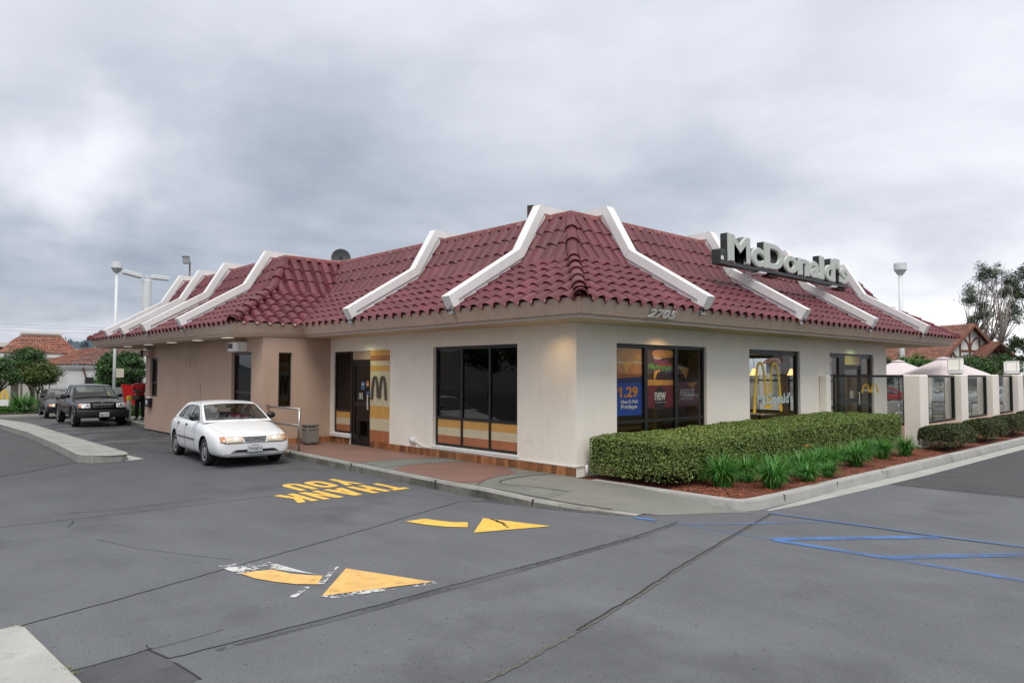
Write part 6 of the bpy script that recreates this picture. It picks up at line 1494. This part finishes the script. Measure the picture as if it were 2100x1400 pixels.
sheet(t, 'picture', PC['navy'], [(1.26, 1.66), (2.08, 1.66), (2.08, 1.78), (1.26, 1.74)], y0-.003)
def clipx(pts, a, b): return [(min(max(p[0], a), b), min(p[1], 2.335)) for p in pts]
for nm, pts in (('bun', clipx(disc(1.64, 1.84, .62, .13), 1.262, 2.078)), ('fish', clipx(disc(1.75, 1.96, .50, .13, p=2.4), 1.262, 2.078)), ('bun', clipx(disc(1.66, 2.22, .60, .20), 1.262, 2.078)), ('sauce', clipx(wavy(1.27, 2.07, 2.03, 2.075, 14, .02, 3), 1.262, 2.078)), ('cheese', [(1.46, 2.05), (1.90, 2.06), (1.98, 1.97), (1.80, 2.03), (1.70, 1.99), (1.57, 1.87)])):
    y0 -= .0015; sheet(t, 'picture', PC[nm], pts, y0, .001)
ptext(t, '$', 1.30, 1.37, 1.47, 1.56, .116, PC['orange'], .03); ptext(t, '1.29', 1.38, 1.94, 1.37, 1.585, .116, PC['orange'], .035); ptext(t, 'Filet-O-Fish', 1.41, 1.94, 1.255, 1.325, .116, PC['white'], .03); ptext(t, 'Fridays', 1.41, 1.92, 1.13, 1.235, .116, PC['white'], .035)
y0 = .125
t = empty('window_poster', (2.7, y0, 1.7), 0, 'poster of a cheeseburger above a dark disc reading new', 'poster')
sheet(t, 'backing', PC['brown'], [(2.24, 1.14), (3.15, 1.14), (3.15, 2.34), (2.24, 2.34)], y0); sheet(t, 'backing', PC['red'], [(2.24, 1.14), (3.15, 1.14), (3.15, 1.60), (2.24, 1.60)], y0-.003); sheet(t, 'backing', PC['bun'], [(2.24, 1.60), (3.15, 1.60), (3.15, 1.70), (2.24, 1.72)], y0-.003)
cl_ = lambda p: [(min(max(a, 2.243), 3.148), b) for a, b in p]
for nm, pts in (('bun', disc(2.85, 1.64, .42, .09)), ('patty', disc(2.78, 1.83, .40, .115, p=3)), ('green', wavy(2.28, 3.1, 1.92, 2.02, 20, .045, 5)), ('tomato', wavy(2.62, 3.1, 2.00, 2.05, 6, .008, 7)), ('onion', wavy(2.48, 2.98, 2.06, 2.12, 8, .01, 8)), ('sauce', disc(2.62, 2.17, .16, .045)), ('bun', disc(2.82, 2.25, .40, .085, p=2.6)), ('cheese', [(2.50, 1.90), (2.70, 1.92), (2.72, 1.90), (2.60, 1.86), (2.50, 1.70), (2.46, 1.78)]), ('cheese', [(2.44, 1.70), (2.60, 1.68), (2.74, 1.66), (2.66, 1.60), (2.50, 1.60)]), ('black', disc(2.68, 1.33, .20, .24))):
    y0 -= .0015; sheet(t, 'picture', PC[nm], [(a, min(b, 2.335)) for a, b in cl_(pts)], y0, .001)
ptext(t, 'new', 2.49, 2.87, 1.29, 1.46, .106, PC['white'], .018); sheet(t, 'rule', PC['white'], [(2.5, 1.245), (2.88, 1.245), (2.88, 1.252), (2.5, 1.252)], .107)
y0 = .125
t = empty('window_poster', (3.7, y0, 1.5), 0, 'dim poster reading ANGUS in the third pane', 'poster')
sheet(t, 'backing', pm('poster_dim', (.07, .012, .018), .6), [(3.30, 1.14), (4.12, 1.14), (4.12, 1.66), (3.30, 1.66)], y0); ptext(t, 'ANGUS', 3.38, 3.94, 1.36, 1.52, .116, PC['grey'], .04); ptext(t, 'THIRD POUNDERS', 3.38, 3.94, 1.28, 1.325, .116, PC['grey'], .02)
for k, (a, b) in enumerate((((3.32, 2.0), (3.62, 1.72)), ((3.66, 1.72), (3.86, 1.52)))): sheet(t, 'picture', pm('dim_cheese', (.35, .17, .03), .6), [(a[0], a[1]-.1*k), (a[0]+.42, a[1]-.04), (b[0]+.02, b[1])], y0-.005-.002*k)
t = empty('window_emblem', (7.1, .08, 1.5), 0, "yellow double arch and pale McDonald's lettering on the narrow window", 'window lettering')
mb = MB(); arches(mb, lambda u, v, s: (6.40+u*1.0, .090-.008*s, .89+v), 1.47, 1.24, .085, inner=.93); mb.build('emblem', M['yellow_plastic'], t)
ptext(t, "McDonald's", 6.58, 8.42, 1.09, 1.36, .070, pm('decal_pale', (.50, .60, .60), .5), .03)
def pendant(x, y, z, label):
    t = empty('pendant_lamp', (x, y, z), 0, label, 'lamp', 'lit amber pendant lamps'); mb = MB(); mb.lathe([(.03, .19), (.055, .15), (.09, .05), (.12, 0)], n=20); mb.build('shade', pm('amber_shade', (.8, .5, .2), .4, emit=((1, .50, .16), 2.2)), t, world=False, smooth=True)
    mb = MB(); mb.tube([(0, 0, .19), (0, 0, 2.7-z)], .006, 5); mb.build('cord', M['black_plastic'], t, world=False)
    l = bpy.data.lights.new('pendant_bulb', 'POINT'); l.energy = 10; l.color = (1, .6, .25); l.shadow_soft_size = .06; o = bpy.data.objects.new('pendant_bulb', l); COL.objects.link(o); o.location = (0, 0, -.03); o.parent = t
pendant(9.06, 1.5, 1.79, 'lit pendant lamp seen at the left of the narrow window'); pendant(11.28, 1.5, 1.79, 'lit pendant lamp seen at the right of the narrow window')
t = empty('screen_post', (4.0, 1.25, 0), 0, 'pale wooden post seen through the poster window', 'post'); mb = MB(); mb.box(3.93, 4.08, 1.2, 1.35, 0, 1.25); mb.build('post', pm('pale_wood', (.55, .34, .10), .5, var=.1), t)
mb = MB(); mb.box(2.4, 3.93, 1.22, 1.3, .60, .68); mb.build('rail', pm('pale_wood2', (.42, .26, .08), .5, var=.1), t)
def inner_table(x, y, label):
    t = empty('dining_table', (x, y, 0), 0, label, 'table', 'dining tables inside the restaurant'); mb = MB(); mb.box(-.35, .35, -.3, .3, .72, .75); mb.build('top', pm('table_top', (.45, .45, .42), .3), t, world=False, bevel=.01); mb = MB(); mb.tube([(0, 0, 0), (0, 0, .72)], .035, 8); mb.box(-.25, .25, -.04, .04, 0, .03); mb.build('column', M['black_plastic'], t, world=False)
inner_table(4.7, 1.2, 'pale table behind the third pane of the poster window'); inner_table(8.6, 1.1, 'pale table behind the narrow arch window'); inner_table(2.2, 1.6, 'dining table behind the fish poster'); inner_table(10.4, 3.5, 'dining table near the windows of the far wall')

# ------------------------------------------------------------ background, left
def tiled(mb, a, b, c, d, nu, nv, h=.03):
    """barrel tiled plane: a-b eave, d-c top"""
    a, b, c, d = map(Vector, (a, b, c, d)); nn = (b-a).cross(d-a).normalized()
    if nn.z < 0: nn = -nn
    def Pt(u, v): return (a*(1-u)+b*u)*(1-v)+(d*(1-u)+c*u)*v
    for j in range(nv):
        for i in range(nu):
            for (x0_, h0, x1_, h1) in ((0, 0, .25, 1), (.25, 1, .7, 1), (.7, 1, 1, 0)):
                u0_, u1_ = (i+x0_)/nu, (i+x1_)/nu; v0, v1 = j/nv, (j+1)/nv
                mb.add([Pt(u0_, v0)+nn*(h*h0+h*.8), Pt(u1_, v0)+nn*(h*h1+h*.8), Pt(u1_, v1)+nn*h*h1, Pt(u0_, v1)+nn*h*h0], [(0, 1, 2, 3)])
Tw = empty('shop_building', (2.4, 63, -1.2), 0, 'cream shop building with a tall orange tiled mansard tower and white cornices', 'building')
mb = MB()
e0, e1, ya, yb = -.35, 5.15, 62, 67.5; t0, t1 = 1.46, 4.12
tiled(mb, (e0, ya, 3.4), (e1, ya, 3.4), (t1, ya+2.2, 4.98), (t0, ya+2.2, 4.98), 22, 11, .05); tiled(mb, (e1, ya, 3.4), (e1, yb, 3.4), (t1, yb-2.2, 4.98), (t1, ya+2.2, 4.98), 18, 11, .05); tiled(mb, (e0, yb, 3.4), (e0, ya, 3.4), (t0, ya+2.2, 4.98), (t0, yb-2.2, 4.98), 18, 11, .05); tiled(mb, (e1, yb, 3.4), (e0, yb, 3.4), (t0, yb-2.2, 4.98), (t1, yb-2.2, 4.98), 18, 8, .05)
mb.build('tower_roof', M['terracotta'], Tw, tint=3)
mb = MB(); mb.box(t0-.05, t1+.05, ya+2.1, yb-2.1, 4.95, 5.1); mb.box(t0-.15, t1+.15, ya+2.0, yb-2.0, 5.1, 5.24); mb.box(t0-.05, t1+.05, ya+2.1, yb-2.1, 5.24, 5.3)
mb.box(e0, e1-.3, ya+.1, yb, 3.22, 3.38); mb.box(e0, e1, ya-.1, yb, 3.05, 3.22); mb.box(e0, e1-.1, ya, yb, 2.90, 3.05); mb.build('cornice', M['stucco_pale'], Tw)
mb = MB(); mb.box(e0+.3, e1-.5, ya+.4, yb, 2.3, 2.9)
for a, b in ((1.0, 1.75), (2.15, 2.85), (3.45, 4.0), (-.2, .4)): mb.box(a, b, ya+.4, ya+1.1, -1.3, 2.3)
mb.box(e0+.3, e1-.5, yb-2.5, yb, -1.3, 2.3); mb.build('wall', M['stucco_cream'], Tw)
mb = MB(); mb.box(2.95, 3.35, yb-2.56, yb-2.5, -1.2, 1.2); mb.build('door', pm('door_pale', (.40, .39, .36), .6), Tw)
mb = MB(); mb.box(-9, -.2, 64, 70, -1.3, 2.5); mb.build('wall', M['stucco_cream'], Tw); mb = MB(); mb.box(-9, .6, 64.5, 69, 3.95, 4.3); mb.build('cornice', M['stucco_pale'], Tw); mb = MB(); tiled(mb, (-9, 63.5, 2.6), (0, 63.5, 2.6), (.3, 65, 3.95), (-9, 65, 3.95), 34, 8, .05); mb.build('side_roof', M['terracotta'], Tw, tint=3)
Lb = empty('shop_building', (6, 52, -.9), 0, 'low white walled building with a broad orange barrel tiled roof', 'building')
mb = MB(); tiled(mb, (2.1, 51.6, 2.36), (13, 51.6, 2.36), (13, 57, 3.80), (5.4, 57, 3.80), 40, 14, .07); tiled(mb, (2.1, 62, 2.36), (2.1, 51.6, 2.36), (5.4, 57, 3.80), (5.4, 62, 3.80), 30, 12, .07); mb.build('roof', M['terracotta'], Lb, tint=3)
mb = MB(); mb.box(2.15, 13, 51.7, 62, 2.22, 2.35); mb.box(2.22, 13, 51.78, 62, 2.08, 2.22); mb.build('cornice', M['stucco_pale'], Lb)
mb = MB(); mb.box(2.3, 13, 51.9, 62, -1.2, 2.08); mb.build('wall', M['stucco_pale'], Lb)
mb = MB(); mb.tube([(3.28, 51.8, 2.3), (3.5, 51.8, 1.5), (3.52, 51.8, 1.2)], .06, 6); mb.build('downpipe', pm('pipe_brown', (.16, .06, .04), .6), Lb)
mb = MB(); mb.box(3.45, 4.0, 51.6, 51.9, .9, 1.47); mb.build('meter_box', M['black_plastic'], Lb)

tree('street_tree', (-1.38, 40, gz(40)), 1.05, [((-1.42, 40, 1.72), (1.18, 1.1, .62))], 9000, .11, M['leaf_olive'], 'small multi stemmed tree with a flat olive green crown before the tower building', trunks=4, r=.09, spread=.35, clumps=90, cs=.26, seed=3)
tree('street_tree', (-1.5, 45, gz(45)), 2.1, [((-1.3, 45, 2.75), (1.05, 1.0, .62)), ((-.5, 45, 2.2), (.7, .8, .5)), ((-2.0, 45, 2.2), (.7, .7, .6))], 8000, .12, M['leaf_ficus'], 'darker green tree behind the olive crowned one', r=.1, clumps=110, cs=.27, seed=4)
tree('street_tree', (-3.5, 39, gz(39)), 1.2, [((-3.45, 39, 1.75), (1.0, 1.0, .85))], 7500, .11, M['leaf_ficus'], 'round green tree cut by the left picture edge', r=.1, clumps=80, cs=.28, seed=5)
tree('round_tree', (1.83, 36, gz(36)), 1.5, [((1.83, 36, 2.02), (1.22, 1.1, 1.02))], 24000, .105, M['leaf_ficus'], 'dense round dark green tree behind the white lamp post', r=.12, clumps=240, cs=.22, seed=6, shell=.72)
clipped_hedge(2.6, 4.2, 44.5, 45.5, -.7, 1.35, 6000, .12, M['leaf_bright'], 'clipped_hedge', 'light green hedge before the low white building')
g = MB(); g.prism([(-9, 35.2), (-.9, 34.6), (0.6, 33.0), (.6, 46), (-9, 50)], 2, -.9, -.30); struct('planting_kerb', g, M['curb_light'])
g = MB(); g.prism([(-9, 35.5), (-.9, 34.9), (0.4, 33.4), (.4, 46), (-9, 50)], 2, -.9, -.285); struct('planting_soil', g, M['soil'])
for i, (x, y, s, l) in enumerate(((-2.75, 37.2, 2.6, 'tall spiky green plant right of the leftmost bollard'), (-2.35, 37.6, 2.2, 'spiky plant beside the stems of the small tree'), (-3.55, 37.4, 2.0, 'spiky plant behind the small arch sign'), (-1.9, 36.8, 1.5, 'low spiky plant at the end of the planting bed'))):
    q = clump((x, y, -.3), s, l, 60+i, 160); q['category'] = 'plant'; q['group'] = 'spiky plants in the far bed'
clipped_hedge(-4.2, -3.0, 35.9, 36.4, -.28, .12, 1800, .09, M['leaf_bright'], 'ground_shrub', 'low bright shrubs in front of the small arch sign', cat='shrub', rnd=.15)
clipped_hedge(-3.0, -1.2, 35.6, 36.2, -.28, -.02, 1800, .09, M['leaf_ficus'], 'ground_shrub', 'low shrubs at the foot of the spiky plants', cat='shrub', rnd=.1)
clipped_hedge(-1.0, .9, 24.6, 25.4, -.15, .42, 3500, .07, M['leaf_bright'], 'ground_shrub', 'green shrubs behind the standing person', cat='shrub', rnd=.15)
t = empty('entrance_sign', (-3.75, 36, -.3), 0, 'small white drive-through sign topped by a yellow double arch', 'sign')
mb = MB(); mb.box(-4.15, -3.40, 36, 36.06, .10, .44); mb.build('board', M['white_paint'], t); mb = MB(); arches(mb, lambda u, v, s: (-4.1+u, 36.0+.06*s, .44+v), .70, .50, .14); mb.build('emblem', M['yellow_plastic'], t)
mb = MB(); mb.box(-3.95, -3.89, 36.0, 36.06, -.3, .1); mb.box(-3.62, -3.56, 36.0, 36.06, -.3, .1); mb.build('legs', M['white_paint'], t)
def lamp_post(x, y, z0, z1, w, label, r=.075):
    t = empty('lamp_post', (x, y, z0), 0, label, 'lamp post'); H = z1-z0
    mb = MB(); mb.tube([(0, 0, -.2), (0, 0, H-w*1.0)], [r, r*.8], 12); mb.build('pole', M['white_lamp'], t, world=False, smooth=True)
    mb = MB(); mb.lathe([(r*.8, H-w*1.02), (w*.48, H-w*.58), (w*.5, H-w*.56), (w*.5, H), (0, H+.01)], n=24); mb.build('lamp_head', M['white_lamp'], t, world=False, ang=30)
    mb = MB(); mb.lathe([(w*.47, H-w*.585), (.15, H-w*.9)], n=24); mb.build('lens', M['lens_clear'], t, world=False); return t
l1 = lamp_post(-.03, 30, gz(30), 7.2, .52, 'white lamp post with a drum head rising before the round tree')
mb = MB(); mb.box(.02, .36, 29.86, 29.90, 1.60, 2.03); mb.build('notice', pm('notice', (.55, .52, .40), .6), l1)
lamp_post(54.66, 13.06, -1.3, 11.0, .98, 'white lamp post with a drum head right of the roof sign', .22)
t = empty('lamp_post', (4.76, 42, gz(42)), 0, 'white post with two flat lamp arms behind the wing roof', 'lamp post')
mb = MB(); mb.lathe([(.20, 5.87), (.27, 5.9), (.27, 7.85), (.2, 7.88), (.2, 5.87)], (4.76, 42, 0), 20); mb.tube([(4.76, 42, -1), (4.76, 42, 5.9)], .13, 10); mb.tube([(4.76, 42, 7.85), (4.76, 42, 8.25)], .06, 8); mb.tube([(4.3, 42, 8.12), (5.2, 42, 8.08)], .035, 6); mb.build('pole', M['white_lamp'], t, ang=35)
for x0_, x1_, za, zb in ((3.32, 4.40, 8.28, 8.08), (5.02, 6.10, 8.09, 8.07)):
    mb = MB(); mb.add([(x0_, 41.8, za-.10), (x1_, 41.8, zb-.12), (x1_, 42.3, zb-.12), (x0_, 42.3, za-.10), (x0_, 41.8, za+.16), (x1_, 41.8, zb+.14), (x1_, 42.3, zb+.14), (x0_, 42.3, za+.16)], [(0, 3, 2, 1), (4, 5, 6, 7), (0, 1, 5, 4), (1, 2, 6, 5), (2, 3, 7, 6), (3, 0, 4, 7)]); mb.build('lamp_head', M['white_lamp'], t, bevel=.03)
t = empty('floodlight', (1.0, 22.9, 5.1), 0, 'rusty pipe with a tilted floodlight on the far flat roof', 'floodlight')
mb = MB(); mb.tube([(1.0, 22.9, 3.2), (1.0, 22.9, 6.55)], .035, 8); mb.tube([(1, 22.9, 6.5), (.86, 22.8, 6.55)], .02, 6); mb.build('pipe', pm('rust_pale', (.28, .22, .19), .8, var=.5, vscale=9), t); mb = MB(); mb.box(.70, .92, 22.65, 22.9, 6.42, 6.72); mb.box(.66, .90, 22.62, 22.92, 6.70, 6.74); mb.build('lamp_head', M['metal_grey'], t, bevel=.01)
t = empty('menu_board', (-.25, 26.6, -.15), 0, 'red drive-through menu board leaning behind the person', 'menu board')
mb = MB(); mb.prism([(-.48, 1.30), (.10, 1.26), (.02, .18), (-.28, .18)], 1, 26.8, 27.0); mb.build('board', M['red_plastic'], t, bevel=.01); mb = MB(); mb.tube([(-.1, 26.9, -.2), (-.1, 26.9, .3)], .06, 8); mb.build('post', M['white_paint'], t)
t = empty('utility_cabinet', (.75, 28, -.2), 0, 'pale green utility cabinet behind the building corner', 'cabinet'); mb = MB(); mb.box(.2, 1.3, 28, 28.8, -.4, 1.22); mb.build('body', M['box_green'], t, bevel=.02); mb = MB(); mb.box(.72, .735, 27.985, 28, -.1, 1.1); mb.build('door_gap', M['black_plastic'], t)
g = MB(); g.box(-.6, 6, 31.0, 31.2, -.6, 1.1); t = g.build('boundary_wall', pm('wall_greygreen', (.22, .25, .23), .85, var=.1)); tag(t, 'low grey green wall behind the menu board', 'wall')
for i, (z, s) in enumerate(((8.45, 0), (8.11, 0), (7.58, 0))):
    mb = MB(); mb.tube([(x, 110+.02*x, z-2.0*(1-((x-15)/45)**2)*.25+.4) for x in np.linspace(-30, 60, 15)], .014, 4)
    tag(mb.build('power_line', M['wire']), ('top', 'middle', 'lowest')[i]+' of the three thin wires across the far left sky', 'power line', 'thin overhead wires')
sedan('sedan_car', (10.6, 132, -2.0), R(6), 'car_navy', 'dark blue car parked far off at the left picture edge', detail=False, lit=False)
sedan('sedan_car', (14.2, 136, -2.0), R(186), 'car_navy', 'second dark blue car parked far off, right of the edge one', detail=False, lit=False)

# hills
hx = np.arange(-260, 560, 9.0); rows = []
def hz(x): return 12+16*math.exp(-((x-145)/70)**2)+10*math.exp(-((x-300)/120)**2)+3*math.sin(x*.05)+1.6*math.sin(x*.13+1)+2.0*math.exp(-((x-70)/35)**2)
for j, (dy, k) in enumerate(((-90, -.1), (-60, .25), (-30, .62), (0, 1.0), (40, .8), (120, -.1))):
    rows.append([(x, 640+dy, -4+(hz(x)+4+1.2*math.sin(x*.21+j))*k) for x in hx])
g = MB(); g.grid(rows); struct('hills', g, M['hill'], smooth=True, fix=True)
pts = []; rnd = random.Random(5)
for i in range(340):
    x = rnd.uniform(20, 320); j = rnd.random(); yy = 640-70*j; z = -4+(hz(x)+4)*(1-.75*j)
    if rnd.random() < .5 and j > .25 and 110 < x < 150: continue
    s = rnd.uniform(1.2, 3.4); pts.append(np.random.normal(0, 1, (34, 3))*np.array([s, s, s*.55])*.6+np.array([x, yy, z+s*.5]))
pts = np.concatenate(pts); o = leaf_mesh('hill_trees', pts, np.tile((0, -1., .6), (len(pts), 1)), 1.5, M['hill_tree']); tag(o, 'dark trees and bushes covering the distant hills', 'trees', kind='stuff')
mb = MB()
for i in range(16): x = rnd.uniform(90, 170); y = 600+rnd.uniform(0, 20); z = -4+(hz(x)+4)*.75; mb.box(x, x+rnd.uniform(3, 6), y, y+4, z-1, z+rnd.uniform(1, 2.0))
tag(mb.build('hillside_houses', pm('far_house', (.36, .33, .33), .8)), 'tiny pale houses dotted over the distant hillside', 'houses', kind='stuff')

# ------------------------------------------------------------ background, right
a_ = Vector((.733, -.680)); d_ = Vector((.680, .733))
def half_timbered():
    ph = R(18); gx = a_*math.cos(ph)+d_*math.sin(ph); rg = -a_*math.sin(ph)+d_*math.cos(ph)      # across the gable, along the ridge
    G = Vector((70.46, 12.31)); apex = 6.65; W_ = 3.6; eave = 3.55; Lr = 26
    T = empty('half_timbered_house', (G.x, G.y, -1.3), 0, 'half timbered white gabled house with a brown shingle roof', 'house')
    def q(s, t, z): p = G+gx*s+rg*t; return (p.x, p.y, z)
    mb = MB(); tiled(mb, q(-W_-.7, -.6, eave-.5), q(-W_-.7, Lr, eave-.5), q(0, Lr, apex), q(0, -.6, apex), 70, 16, .03); tiled(mb, q(0, -.6, apex), q(0, Lr, apex), q(W_+.7, Lr, eave-.5), q(W_+.7, -.6, eave-.5), 40, 16, .03); mb.build('roof', M['brown_shingle'], T, tint=3)
    mb = MB(); pts = [(-W_, -1.3), (W_, -1.3), (W_, eave), (0, apex-.15), (-W_, eave)]
    vs = [q(s, 0, z) for s, z in pts]+[q(s, .3, z) for s, z in pts]; mb.add(vs, [(0, 1, 2, 3, 4), (9, 8, 7, 6, 5), (0, 5, 6, 1), (1, 6, 7, 2), (4, 9, 5, 0)]); vs = [q(-W_, 0, -1.3), q(-W_, Lr, -1.3), q(-W_, Lr, eave), q(-W_, 0, eave)]; mb.add(vs, [(0, 1, 2, 3)]); mb.build('wall', M['stucco_pale'], T)
    mb = MB()
    def bar(s0, z0, s1, z1, w=.17):
        d = Vector((s1-s0, z1-z0)).normalized(); n = Vector((-d.y, d.x))*w/2
        pp = [(s0+n.x, z0+n.y), (s1+n.x, z1+n.y), (s1-n.x, z1-n.y), (s0-n.x, z0-n.y)]; mb.add([q(s, -.07, z) for s, z in pp]+[q(s, .0, z) for s, z in pp], [(0, 1, 2, 3), (7, 6, 5, 4), (0, 4, 5, 1), (1, 5, 6, 2), (2, 6, 7, 3), (3, 7, 4, 0)])
    for s in (-1.25, 0, 1.25, -2.4): bar(s, 2.4, s, apex-.35-abs(s)*.85)
    bar(-1.25, 4.05, 1.25, 4.05); bar(-3.6, 2.9, 3.6, 2.9, .2); bar(-2.4, 4.1, -1.4, 2.9)
    for s in (-1, 1):
        pr = None
        for a in np.linspace(0, math.pi/2, 8):
            c = (s*(.08+1.1*(1-math.cos(a))), 4.1+1.25*math.sin(a))
            if pr: bar(*pr, *c, .13)
            pr = c
    mb.build('timber_frame', M['timber'], T)
    mb = MB()
    for s in (-1, 1):
        k = [(s*(W_+.8), eave-.62), (0, apex+.02), (0, apex-.28), (s*(W_+.8), eave-.92)]; mb.add([q(u, -.66, z) for u, z in k]+[q(u, -.56, z) for u, z in k], [(0, 1, 2, 3), (7, 6, 5, 4), (0, 4, 5, 1), (2, 6, 7, 3), (3, 7, 4, 0)])
    mb.build('bargeboard', pm('barge_brown', (.21, .085, .05), .6), T)
    # porch gable in front
    G2 = G+gx*2.1-rg*1.2
    def q2(s, t, z): p = G2+gx*s+rg*t; return (p.x, p.y, z)
    mb = MB(); A2 = 4.95; W2, E2 = 2.4, 3.35; tiled(mb, q2(-W2, -.3, E2), q2(-W2, 1.15, E2), q2(0, 1.15, A2), q2(0, -.3, A2), 22, 10, .03); tiled(mb, q2(0, -.3, A2), q2(0, 1.15, A2), q2(W2, 1.15, E2), q2(W2, -.3, E2), 22, 10, .03); mb.build('porch_roof', M['brown_shingle'], T, tint=3)
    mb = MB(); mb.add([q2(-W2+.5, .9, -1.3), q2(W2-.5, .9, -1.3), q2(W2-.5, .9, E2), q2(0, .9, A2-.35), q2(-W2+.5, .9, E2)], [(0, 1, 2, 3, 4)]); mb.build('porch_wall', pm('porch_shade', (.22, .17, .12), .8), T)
    mb = MB()
    for s in (-1, 1):
        k = [(s*(W2+.1), E2-.08), (0, A2+.02), (0, A2-.22), (s*(W2+.1), E2-.32)]; mb.add([q2(u, -.36, z) for u, z in k]+[q2(u, -.26, z) for u, z in k], [(0, 1, 2, 3), (7, 6, 5, 4), (0, 4, 5, 1), (2, 6, 7, 3), (3, 7, 4, 0)])
    mb.build('bargeboard', pm('barge_brown2', (.17, .075, .045), .6), T)
half_timbered()
tree('eucalyptus_tree', (83.4, 14.1, -1), 6.2, [((81.9, 15.1, 10.6), (1.3, 1.3, 1.6)), ((83.2, 13.7, 12.8), (1.6, 1.5, 1.5)), ((84.9, 12.3, 11.3), (1.7, 1.5, 1.9)), ((82.8, 14.4, 8.8), (1.6, 1.2, 1.2)), ((85.4, 11.9, 8.6), (1.4, 1.2, 1.6)), ((81.8, 15.4, 7.4), (.9, .8, 1.0))],
     13000, .24, M['leaf_euc'], 'tall airy eucalyptus with pale forking trunks behind the gabled house', 'bark_pale', .20, trunks=6, clumps=120, cs=.5, spread=1.5, seed=8, asp=.32, limbs=64, flat=1.3, shell=.35)
tree('dark_tree', (50.8, 3.2, -1), 6.0, [((50.6, 3.0, 8.6), (1.1, 1.0, .8)), ((50.3, 3.8, 6.9), (.5, .5, .6)), ((50.2, 3.9, 3.6), (.9, .8, 1.0)), ((51.2, 2.6, 5.6), (.9, .9, 1.4))], 7000, .17, M['leaf_dark'], 'dark leaning tree cut by the right picture edge', 'bark', .17, clumps=70, cs=.4, seed=9, limbs=18)
tree('tall_hedge', (42.7, 4.2, -.3), 1.2, [((42.0, 4.8, 1.9), (1.25, 1.2, 1.12)), ((43.3, 3.6, 1.9), (1.25, 1.2, 1.12))], 16000, .13, M['leaf_ficus'], 'dense dark green rounded hedge left of the edge lanterns', clumps=190, cs=.28, seed=10, cat='hedge', shell=.75)
tree('bushy_tree', (45, 8.8, -.3), 1.3, [((44.6, 9.4, 2.2), (1.1, 1.2, .8)), ((45.8, 8.1, 2.1), (1.0, 1.2, .75)), ((45.3, 8.7, 2.5), (.7, .7, .6))], 10000, .14, M['leaf_bright'], 'bright green bushy tree behind the pink umbrellas', clumps=120, cs=.3, seed=11)
tree('bushy_tree', (40, 9.8, -.3), 1.2, [((40, 9.8, 1.9), (1.5, 1.2, 1.2))], 8000, .13, M['leaf_dark'], 'dark bush just right of the restaurant wall end', clumps=90, cs=.32, seed=12)
sedan('sedan_car', (30.5, 6.6, -.15), R(140), 'car_red', 'red car seen through the first patio glass', detail=False, lit=False)
sedan('sedan_car', (34.5, 5.4, -.15), R(-35), 'car_silver', 'silver car parked behind the first patio pane', detail=False, lit=False)
sedan('sedan_car', (36.5, 1.6, -.15), R(-40), 'car_silver', 'silver car parked behind the second patio pane', detail=False, lit=False)
g = MB(); g.box(48, 49, -14, 30, -.3, .9); tag(g.build('boundary_wall', M['stucco_cream']), 'pale low wall beyond the right hand parking', 'wall')

# ------------------------------------------------------------ the lot behind the camera side, out of view and added for window reflections
sedan('sedan_car', (-15.5, 10.5, -.15), R(-60), 'car_white', 'white car mirrored in the street side window', detail=False, lit=False)
sedan('sedan_car', (-19.0, 15.0, -.15), R(-65), 'car_red', 'red car mirrored in the street side window', detail=False, lit=False)
sedan('sedan_car', (-23.0, 20.0, -.15), R(-70), 'car_silver', 'silver car mirrored in the street side window', detail=False, lit=False)
tree('street_tree', (-24, 25, -.15), 2.2, [((-24, 25, 4.0), (2.4, 2.4, 1.9))], 7000, .22, M['leaf_dark'], 'dark tree mirrored in the street side window', clumps=80, cs=.6, seed=21, r=.2)
tree('street_tree', (-30, 37, -.15), 2.2, [((-30, 37, 4.2), (2.8, 2.8, 2.2))], 7000, .24, M['leaf_dark'], 'farther dark tree mirrored in the street side window', clumps=80, cs=.7, seed=22, r=.2)
tree('street_tree', (30, -16, -.15), 2.0, [((30, -16, 3.4), (2.6, 2.6, 1.9))], 7000, .22, M['leaf_ficus'], 'green tree mirrored in the poster window', clumps=80, cs=.6, seed=23, r=.2)
tree('street_tree', (46, -22, -.15), 2.2, [((46, -22, 4.2), (3.2, 3.2, 2.4))], 7000, .26, M['leaf_dark'], 'dark tree mirrored in the narrow arch window', clumps=80, cs=.7, seed=24, r=.2)
sedan('sedan_car', (24, -11.5, -.15), R(15), 'car_silver', 'silver car mirrored in the poster window', detail=False, lit=False)
sedan('sedan_car', (34, -14.0, -.15), R(10), 'car_white', 'white car mirrored in the narrow arch window', detail=False, lit=False)
g = MB(); g.box(-46, -45, -20, 70, -.3, 4.5); tag(g.build('shop_row', M['stucco_cream']), 'long cream wall mirrored in the street side window', 'wall')
